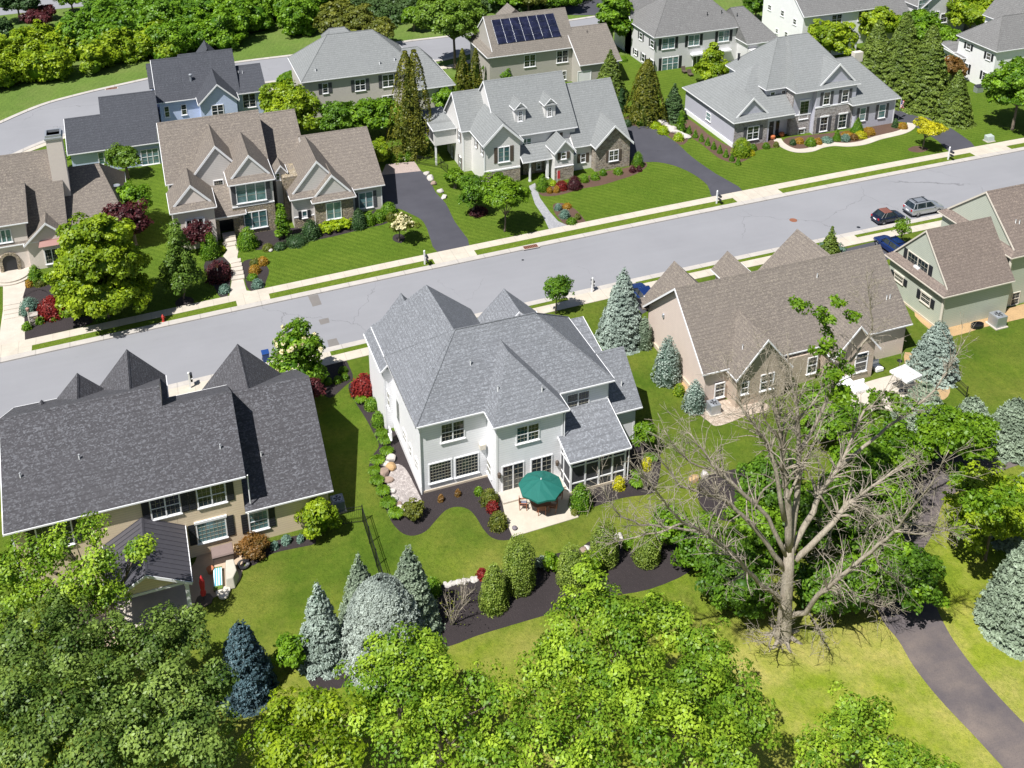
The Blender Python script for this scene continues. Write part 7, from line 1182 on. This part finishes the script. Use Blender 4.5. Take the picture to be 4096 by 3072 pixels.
MB().tube([(cx, cy, .15), (cx, cy, 2.93)], .028, 8).build('pole', WOOD, r); MB().lathe((cx, cy, 2.94), [(.05, 0), (.05, .05), (.015, .14)], 8).build('finial', WHITE, r); rb = MB()
for k in range(n): rb.tube([(cx, cy, 2.86), (cx+R0*.97*math.cos(A[k]), cy+R0*.97*math.sin(A[k]), ze-.03)], .012, 4)
rb.build('ribs', WOOD, r); MB().lathe((cx, cy, .15), [(.28, 0), (.28, .07), (.06, .09)], 14).build('base', BLACK, r)
t = thing('patio_table', 'round wooden table under the green umbrella', 'table', (cx, cy, .15)); MB().lathe((cx, cy, .88), [(.78, 0), (.8, .02), (.8, .04), (.1, .045)], 24).build('tabletop', WOOD, t)
for k in range(4): a = k*1.5708+.6; MB().tube([(cx+.5*math.cos(a), cy+.5*math.sin(a), .15), (cx+.45*math.cos(a), cy+.45*math.sin(a), .88)], .035, 6).build('leg', WOOD, t)
CUSH = plain('blue_grey_cushion', (.16, .17, .22), .9)
def chair(x, y, ang, label, cush=True):
    r = thing('patio_chair', label, 'chair', (0, 0, 0), 'wooden chairs round the patio table'); s = .27
    sl = MB()
    for k in range(6): sl.box(-.25, .25, -.24+k*.085, -.24+k*.085+.065, .42, .445)
    sl.build('seat', WOOD, r, org=(0, 0, 0)); bk = MB(); 
    for k in range(7): u = -.22+k*.074; bk.solid([(u-.02, .25, .5), (u+.02, .25, .5), (u+.02, .275, .5), (u-.02, .275, .5)], [(u-.02, .33, .9), (u+.02, .33, .9), (u+.02, .355, .9), (u-.02, .355, .9)])
    bk.box(-.28, .28, .325, .365, .88, .95); bk.build('backrest', WOOD, r, org=(0, 0, 0))
    for u in (-s, s):
        MB().box(u-.025, u+.025, -.27, -.22, 0, .65).build('leg', WOOD, r, org=(0, 0, 0)); MB().solid([(u-.025, .24, 0), (u+.025, .24, 0), (u+.025, .29, 0), (u-.025, .29, 0)], [(u-.025, .33, .93), (u+.025, .33, .93), (u+.025, .37, .93), (u-.025, .37, .93)]).build('leg', WOOD, r, org=(0, 0, 0)); MB().box(u-.035, u+.035, -.3, .3, .65, .68).build('armrest', WOOD, r, org=(0, 0, 0))
    if cush: MB().box(-.23, .23, -.23, .22, .448, .52).build('cushion', CUSH, r, org=(0, 0, 0), bevel=.03)
    r.location = (x, y, .15); r.rotation_euler = (0, 0, ang); return r
for x, y, lb, cu in ((523.5, 508, 'wooden patio chair with a blue-grey cushion, left of the table', True), (541.5, 513, 'wooden patio chair with its back to the lawn, nearest the camera', True), (552.8, 510.5, 'wooden patio chair right of the nearest one, back to the lawn', False), (557, 499, 'wooden patio chair in the umbrella shade on the porch side', False)):
    g = P(x, y, .15); chair(g.x, g.y, math.atan2(g.y-cy, g.x-cx)-math.pi/2, lb, cu)
g = P(514.6, 529, .15); tag(MB().lathe((g.x, g.y, .15), [(.1, 0), (.2, .08), (.2, .16), (.1, .24), (.03, .3)], 12).build('garden_ornament', plain('stone_grey', (.16, .14, .16), .8), None, org=g), 'small dark ornament at the front left corner of the patio', 'ornament')
# --- tan house terrace things
g = P(204.3, 600.5, .14); top = PH(201.5, 575.8, (g.x, g.y)); r = thing('closed_umbrella', 'closed red umbrella on a dark base beside the metal-roofed porch', 'umbrella', (g.x, g.y, .14)); RED = plain('red_canvas', (.55, .03, .035), .8, var=.1)
MB().tube([(g.x, g.y, .14), (g.x, g.y, top)], .03, 8).build('pole', DARK, r); MB().lathe((g.x, g.y, top-1.75), [(.05, 0), (.17, .08), (.2, .3), (.13, .55), (.17, .75), (.2, 1.2), (.1, 1.6), (.02, 1.8)], 9).build('canopy', RED, r); MB().lathe((g.x, g.y, .14), [(.6, 0), (.6, .06), (.1, .1)], 8).build('base', BROWNP, r)
a, b_, c_, d_ = P(213, 567.5, .45), P(222, 566, .45), P(222.8, 588, .45), P(213.3, 590, .45); gc = (a+b_+c_+d_)/4; r = thing('sun_lounger', 'green sun lounger under a blue and white striped towel on the tan house terrace', 'sun lounger', (gc.x, gc.y, .14)); GRN_ = plain('lounger_green', (.10, .16, .02), .8)
MB().solid([p-Vector((0, 0, .06)) for p in (a, b_, c_, d_)], [a, b_, c_, d_]).build('mattress', GRN_, r, bevel=.02)
for p in (a, b_, c_, d_): q = p.lerp(gc, .12); MB().box(q.x-.03, q.x+.03, q.y-.03, q.y+.03, .14, .39).build('leg', DARK, r)
tw_ = thing('beach_towel', 'blue and white striped towel spread on the green lounger', 'towel', (gc.x, gc.y, .46)); cols = [(.62, .72, .76), (.05, .32, .45), (.55, .68, .74), (.12, .42, .52)]
for k in range(7):
    s0, s1 = .04+k*.131, .04+(k+1)*.131; q = [a.lerp(b_, s0).lerp(d_.lerp(c_, s0), .07), a.lerp(b_, s1).lerp(d_.lerp(c_, s1), .07), a.lerp(b_, s1).lerp(d_.lerp(c_, s1), .86), a.lerp(b_, s0).lerp(d_.lerp(c_, s0), .86)]
    cc = cols[k % 4]; mm = MATS.get('towel_%d' % (k % 4)) or plain('towel_%d' % (k % 4), cc, .9, var=.05); MB().solid([p+Vector((0, 0, .005)) for p in q], [p+Vector((0, 0, .03)) for p in q]).build('stripe', mm, tw_)
p0, p1 = P(213.7, 565.5, .14), P(234.2, 560.5, .14); r = thing('deck_box', 'brown plastic storage box against the tan house wall', 'storage box', (p0.x, p0.y, .14)); DB = plain('brown_plastic', (.10, .075, .065), .6); DL = plain('brown_plastic_lid', (.20, .145, .13), .6)
MB().box(p0.x, p1.x, p0.y, p0.y+.8, .14, .8).build('body', DB, r); MB().solid([(p0.x-.05, p0.y-.05, .8), (p1.x+.05, p0.y-.05, .8), (p1.x+.05, p0.y+.85, .8), (p0.x-.05, p0.y+.85, .8)], [(p0.x-.02, p0.y+.02, .9), (p1.x+.02, p0.y+.02, .9), (p1.x+.02, p0.y+.82, 1.05), (p0.x-.02, p0.y+.82, 1.05)]).build('lid', DL, r)
q = [P(x, y, .95) for x, y in ((225.8, 560), (233.5, 558.5), (236.5, 570), (233, 577), (226.3, 579))]; lo = [P(x, y, .14) for x, y in ((225, 570.5), (234.3, 568.5), (239.7, 576.5), (235.4, 588.5), (225.8, 590.5))]
tag(MB().solid(lo, q).build('covered_grill', plain('canvas_cover', (.46, .43, .36), .9, var=.12, sc=4), None, org=lo[0], bevel=.06), 'beige canvas cover draped over a grill on the tan house terrace', 'covered grill')
for i, (x, y) in enumerate(((221, 593), (225.5, 592), (223.8, 596.5))): g = P(x, y, .14); tag(MB().lathe((g.x, g.y, .15+.02*i), [(.3, 0), (.36, .06), (.34, .16), (.1, .2)], 12).build('floor_cushion', CREAM, None, org=g), ['cream cushion on the terrace below the lounger, left one', 'cream cushion on the terrace below the lounger, right one', 'cream cushion on the terrace below the lounger, front one'][i], 'cushion')
g = P(210.6, 573, .14); tag(MB().lathe((g.x, g.y, .14), [(.16, 0), (.24, .4), (.26, .4), (.26, .45), (.2, .45)], 12).build('terracotta_pot', plain('terracotta', (.42, .15, .07), .8), None, org=g), 'terracotta pot at the head of the green lounger', 'pot')
g = P(243.6, 567.5, .1); r = thing('hose_reel', 'dark coiled garden hose beside the rusty shrub', 'hose', (g.x, g.y, .1)); b = MB()
for k in range(4): b.tube([(g.x+(.42-.06*k)*math.cos(t), g.y+(.3-.045*k)*math.sin(t), .25+.3*(math.sin(t)*.5+.5)+.02*k) for t in [j*.4488 for j in range(15)]], .035, 6)
b.build('coil', BLACK, r); MB().tube([(g.x, g.y, .1), (g.x, g.y, .6)], .05, 6).build('stand', DARK, r)
# furniture under the porch
g = P(125, 600, .16); r = thing('porch_sofa', 'reddish-brown outdoor sofa in the shade of the metal-roofed porch', 'sofa', (g.x, g.y, .16)); MB().box(g.x-.9, g.x+.9, g.y, g.y+.8, .3, .55).build('seat', WOOD, r, bevel=.04); MB().box(g.x-.9, g.x+.9, g.y+.7, g.y+.9, .55, 1.0).build('backrest', WOOD, r, bevel=.04); MB().box(g.x-1.0, g.x-.88, g.y, g.y+.85, .16, .8).box(g.x+.88, g.x+1.0, g.y, g.y+.85, .16, .8).build('armrests', WOOD, r)
# --- beige house patio: white square umbrella, lamp pole, white seats
g = P(903, 392, .14); r = thing('white_umbrella', 'large white square patio umbrella behind the beige house', 'umbrella', (g.x, g.y, .14)); z = 2.6; s = 1.35
cnr = [Vector((g.x+s*math.cos(a), g.y+s*math.sin(a), z-.45)) for a in (.95, 2.5, 4.1, 5.7)]; ap = Vector((g.x, g.y, z+.25)); b = MB()
for k in range(4): b.poly([ap, cnr[k], cnr[(k+1) % 4]]); b.poly([cnr[k], cnr[(k+1) % 4], cnr[(k+1) % 4]-Vector((0, 0, .2)), cnr[k]-Vector((0, 0, .2))])
cv = b.build('canopy', plain('white_canvas', (.78, .78, .78), .8, var=.04), r); md = cv.modifiers.new('thickness', 'SOLIDIFY'); md.thickness = .012; MB().tube([(g.x, g.y, .14), (g.x, g.y, z+.2)], .035, 8).build('pole', METAL, r); MB().lathe((g.x, g.y, .14), [(.4, 0), (.4, .08), (.1, .12)], 12).build('base', DARK, r)
g = P(896.5, 381, .14); h = PH(900, 361, (g.x, g.y)); r = thing('patio_lamp', 'thin black pole lamp in front of the white square umbrella', 'lamp', (g.x, g.y, .14)); MB().tube([(g.x, g.y, .14), (g.x, g.y, min(h, 3.2))], .025, 6).build('pole', BLACK, r); MB().lathe((g.x, g.y, min(h, 3.2)), [(.25, 0), (.2, .08), (.05, .15)], 12).build('head', BLACK, r)
for i, (x, y) in enumerate(((848, 388), (862, 393), (880, 372))):
    g = P(x, y, .14); r = thing('outdoor_sofa', ['white covered outdoor sofa on the beige house patio, left one', 'white covered outdoor sofa on the beige house patio, front one', 'white outdoor armchair on the beige house patio near the wall'][i], 'sofa', (g.x, g.y, .14)); w_ = .75 if i < 2 else .4
    MB().box(g.x-w_, g.x+w_, g.y, g.y+.8, .14, .5).build('seat', WHITE, r, bevel=.05); MB().box(g.x-w_, g.x+w_, g.y+.7, g.y+.92, .5, .9).build('backrest', WHITE, r, bevel=.05)
# --- grey house patio chair, pots, flags
for i, (x, y) in enumerate(((684.5, 73), (690.5, 76))):
    g = P(x, y, .1); r = thing('deck_chair', ['brown wooden deck chair outside the grey house, left one', 'brown wooden deck chair outside the grey house, right one'][i], 'chair', (g.x, g.y, .1)); MB().box(g.x-.35, g.x+.35, g.y-.4, g.y+.3, .4, .48).build('seat', BROWNP, r); MB().solid([(g.x-.35, g.y+.3, .45), (g.x+.35, g.y+.3, .45), (g.x+.35, g.y+.36, .45), (g.x-.35, g.y+.36, .45)], [(g.x-.35, g.y+.55, 1.05), (g.x+.35, g.y+.55, 1.05), (g.x+.35, g.y+.61, 1.05), (g.x-.35, g.y+.61, 1.05)]).build('backrest', BROWNP, r)
    for sx in (-.3, .3):
        for sy in (-.35, .28): MB().box(g.x+sx-.03, g.x+sx+.03, g.y+sy-.03, g.y+sy+.03, .1, .4).build('leg', BROWNP, r)
g = P(717, 76, .1); tag(MB().box(g.x-1.2, g.x+1.2, g.y-.1, g.y+1.6, .1, .2).build('patio_slab', CONC, None, org=g), 'small concrete slab outside the patio door of the grey house', 'patio')
for i, (x, y) in enumerate(((781.5, 136.5), (772.3, 139.3))): g = P(x, y, .12); tag(MB().lathe((g.x, g.y, .1), [(.18, 0), (.34, .25), (.38, .5), (.3, .62), (.1, .7)], 12).build('flower_pot', plain('orange_flowers%d' % i, (.45, .14, .05), .9, var=.4, sc=9), None, org=g), ['pot of orange flowers right of the dark front door of the hip roof house', 'pot of orange flowers left of the dark front door of the hip roof house'][i], 'flower pot')
g = P(898.5, 119, .1); zt = 3.0; r = thing('flag', 'red and white striped flag with a blue corner hanging at the garage corner', 'flag', (g.x, g.y, .1)); MB().tube([(g.x, g.y, .1), (g.x, g.y, zt+.25)], .03, 8).build('pole', WHITE, r); FR, FWh, FB = plain('flag_red', (.55, .05, .05), .8), plain('flag_white', (.75, .72, .7), .8), plain('flag_blue', (.03, .05, .2), .8)
def fl(s, t): return (g.x+.03+s*.62+.04*math.sin(t*5+s*3), g.y+.06*math.sin(s*6+t*3), zt-t*1.15-s*.25)
for k in range(9):
    for nm, m, s0, s1 in ((('stripe', FR if k % 2 == 0 else FWh, .42 if k < 5 else 0, 1)),): 
        b = MB()
        for j in range(5): a0, a1 = s0+(s1-s0)*j/5, s0+(s1-s0)*(j+1)/5; b.poly([fl(a0, k/9), fl(a1, k/9), fl(a1, (k+1)/9), fl(a0, (k+1)/9)])
        b.build(nm, m, r)
b = MB()
for j in range(3): b.poly([fl(.42*j/3, 0), fl(.42*(j+1)/3, 0), fl(.42*(j+1)/3, 5/9), fl(.42*j/3, 5/9)])
b.build('canton', FB, r)
g = P(557, 184, .1); r = thing('flag', 'faded red banner on a pole in front of the small porch gable', 'flag', (g.x, g.y, .1)); h = 1.9; MB().tube([(g.x, g.y, .1), (g.x, g.y, h+.1)], .025, 6).build('pole', WHITE, r); b = MB()
for j in range(4): b.poly([(g.x+.02+.4*j/4, g.y-.04*(j % 2), h), (g.x+.02+.4*(j+1)/4, g.y-.04*((j+1) % 2), h), (g.x+.02+.4*(j+1)/4, g.y-.04*((j+1) % 2), h-1.1), (g.x+.02+.4*j/4, g.y-.04*(j % 2), h-1.1)])
b.build('banner', FR, r)
# --- bare shrubs in the rear bed
def twiggy(x, y, tx, ty, label, seed, leaves=0):
    g = at(x, y, .1); h = max(.8, PH(tx, ty, (g.x, g.y))); rr = random.Random(seed); r = thing('bare_shrub', label, 'shrub', (g.x, g.y, .1)); b = MB()
    for k in range(11):
        a = rr.uniform(0, 6.28); sp = rr.uniform(.2, .55)*h; p1 = Vector((g.x+math.cos(a)*sp*.4, g.y+math.sin(a)*sp*.4, .1+h*.5)); p2 = Vector((g.x+math.cos(a)*sp, g.y+math.sin(a)*sp, .1+h*rr.uniform(.8, 1))); b.tube([g-Vector((0, 0, .05)), p1, p2], [.035, .022, .008], 5)
        for _ in range(4): q = p1.lerp(p2, rr.uniform(0, .8)); b.tube([q, q+Vector((rr.gauss(0, .2), rr.gauss(0, .2), rr.uniform(.15, .4)))*h*.6], [.012, .005], 4, False)
    b.build('stems', DEAD, r)
    if leaves: rn = np.random.default_rng(seed); C = np.array([g.x, g.y, .1+h*.65])+rn.normal(0, 1, (leaves, 3))*np.array([.25, .25, .2])*h; qmesh('leaves', quads(rn, C, np.tile([0, 0, 1.], (leaves, 1)), .13), rn.uniform(0, 1, leaves), L_OLIVE, r, (g.x, g.y, .1))
twiggy(452.3, 625, 455, 598, 'small half-bare shrub with sparse yellow leaves in the rear mulch bed', 3, 90); twiggy(462, 604.5, 462, 585, 'small bare twiggy shrub behind the half-bare one', 4, 20); twiggy(590, 500, 590, 490, 'dry twiggy plant right of the patio egg shrub', 5, 0); twiggy(470, 762, 462, 735, 'bare grey twigs among the leaves at the bottom edge', 8, 0)
twiggy(430, 768, 425, 742, 'bare grey twigs at the bottom edge, left of the others', 9, 0); twiggy(646, 490, 640, 455, 'bare twiggy shrub right of the screened porch', 10, 0)
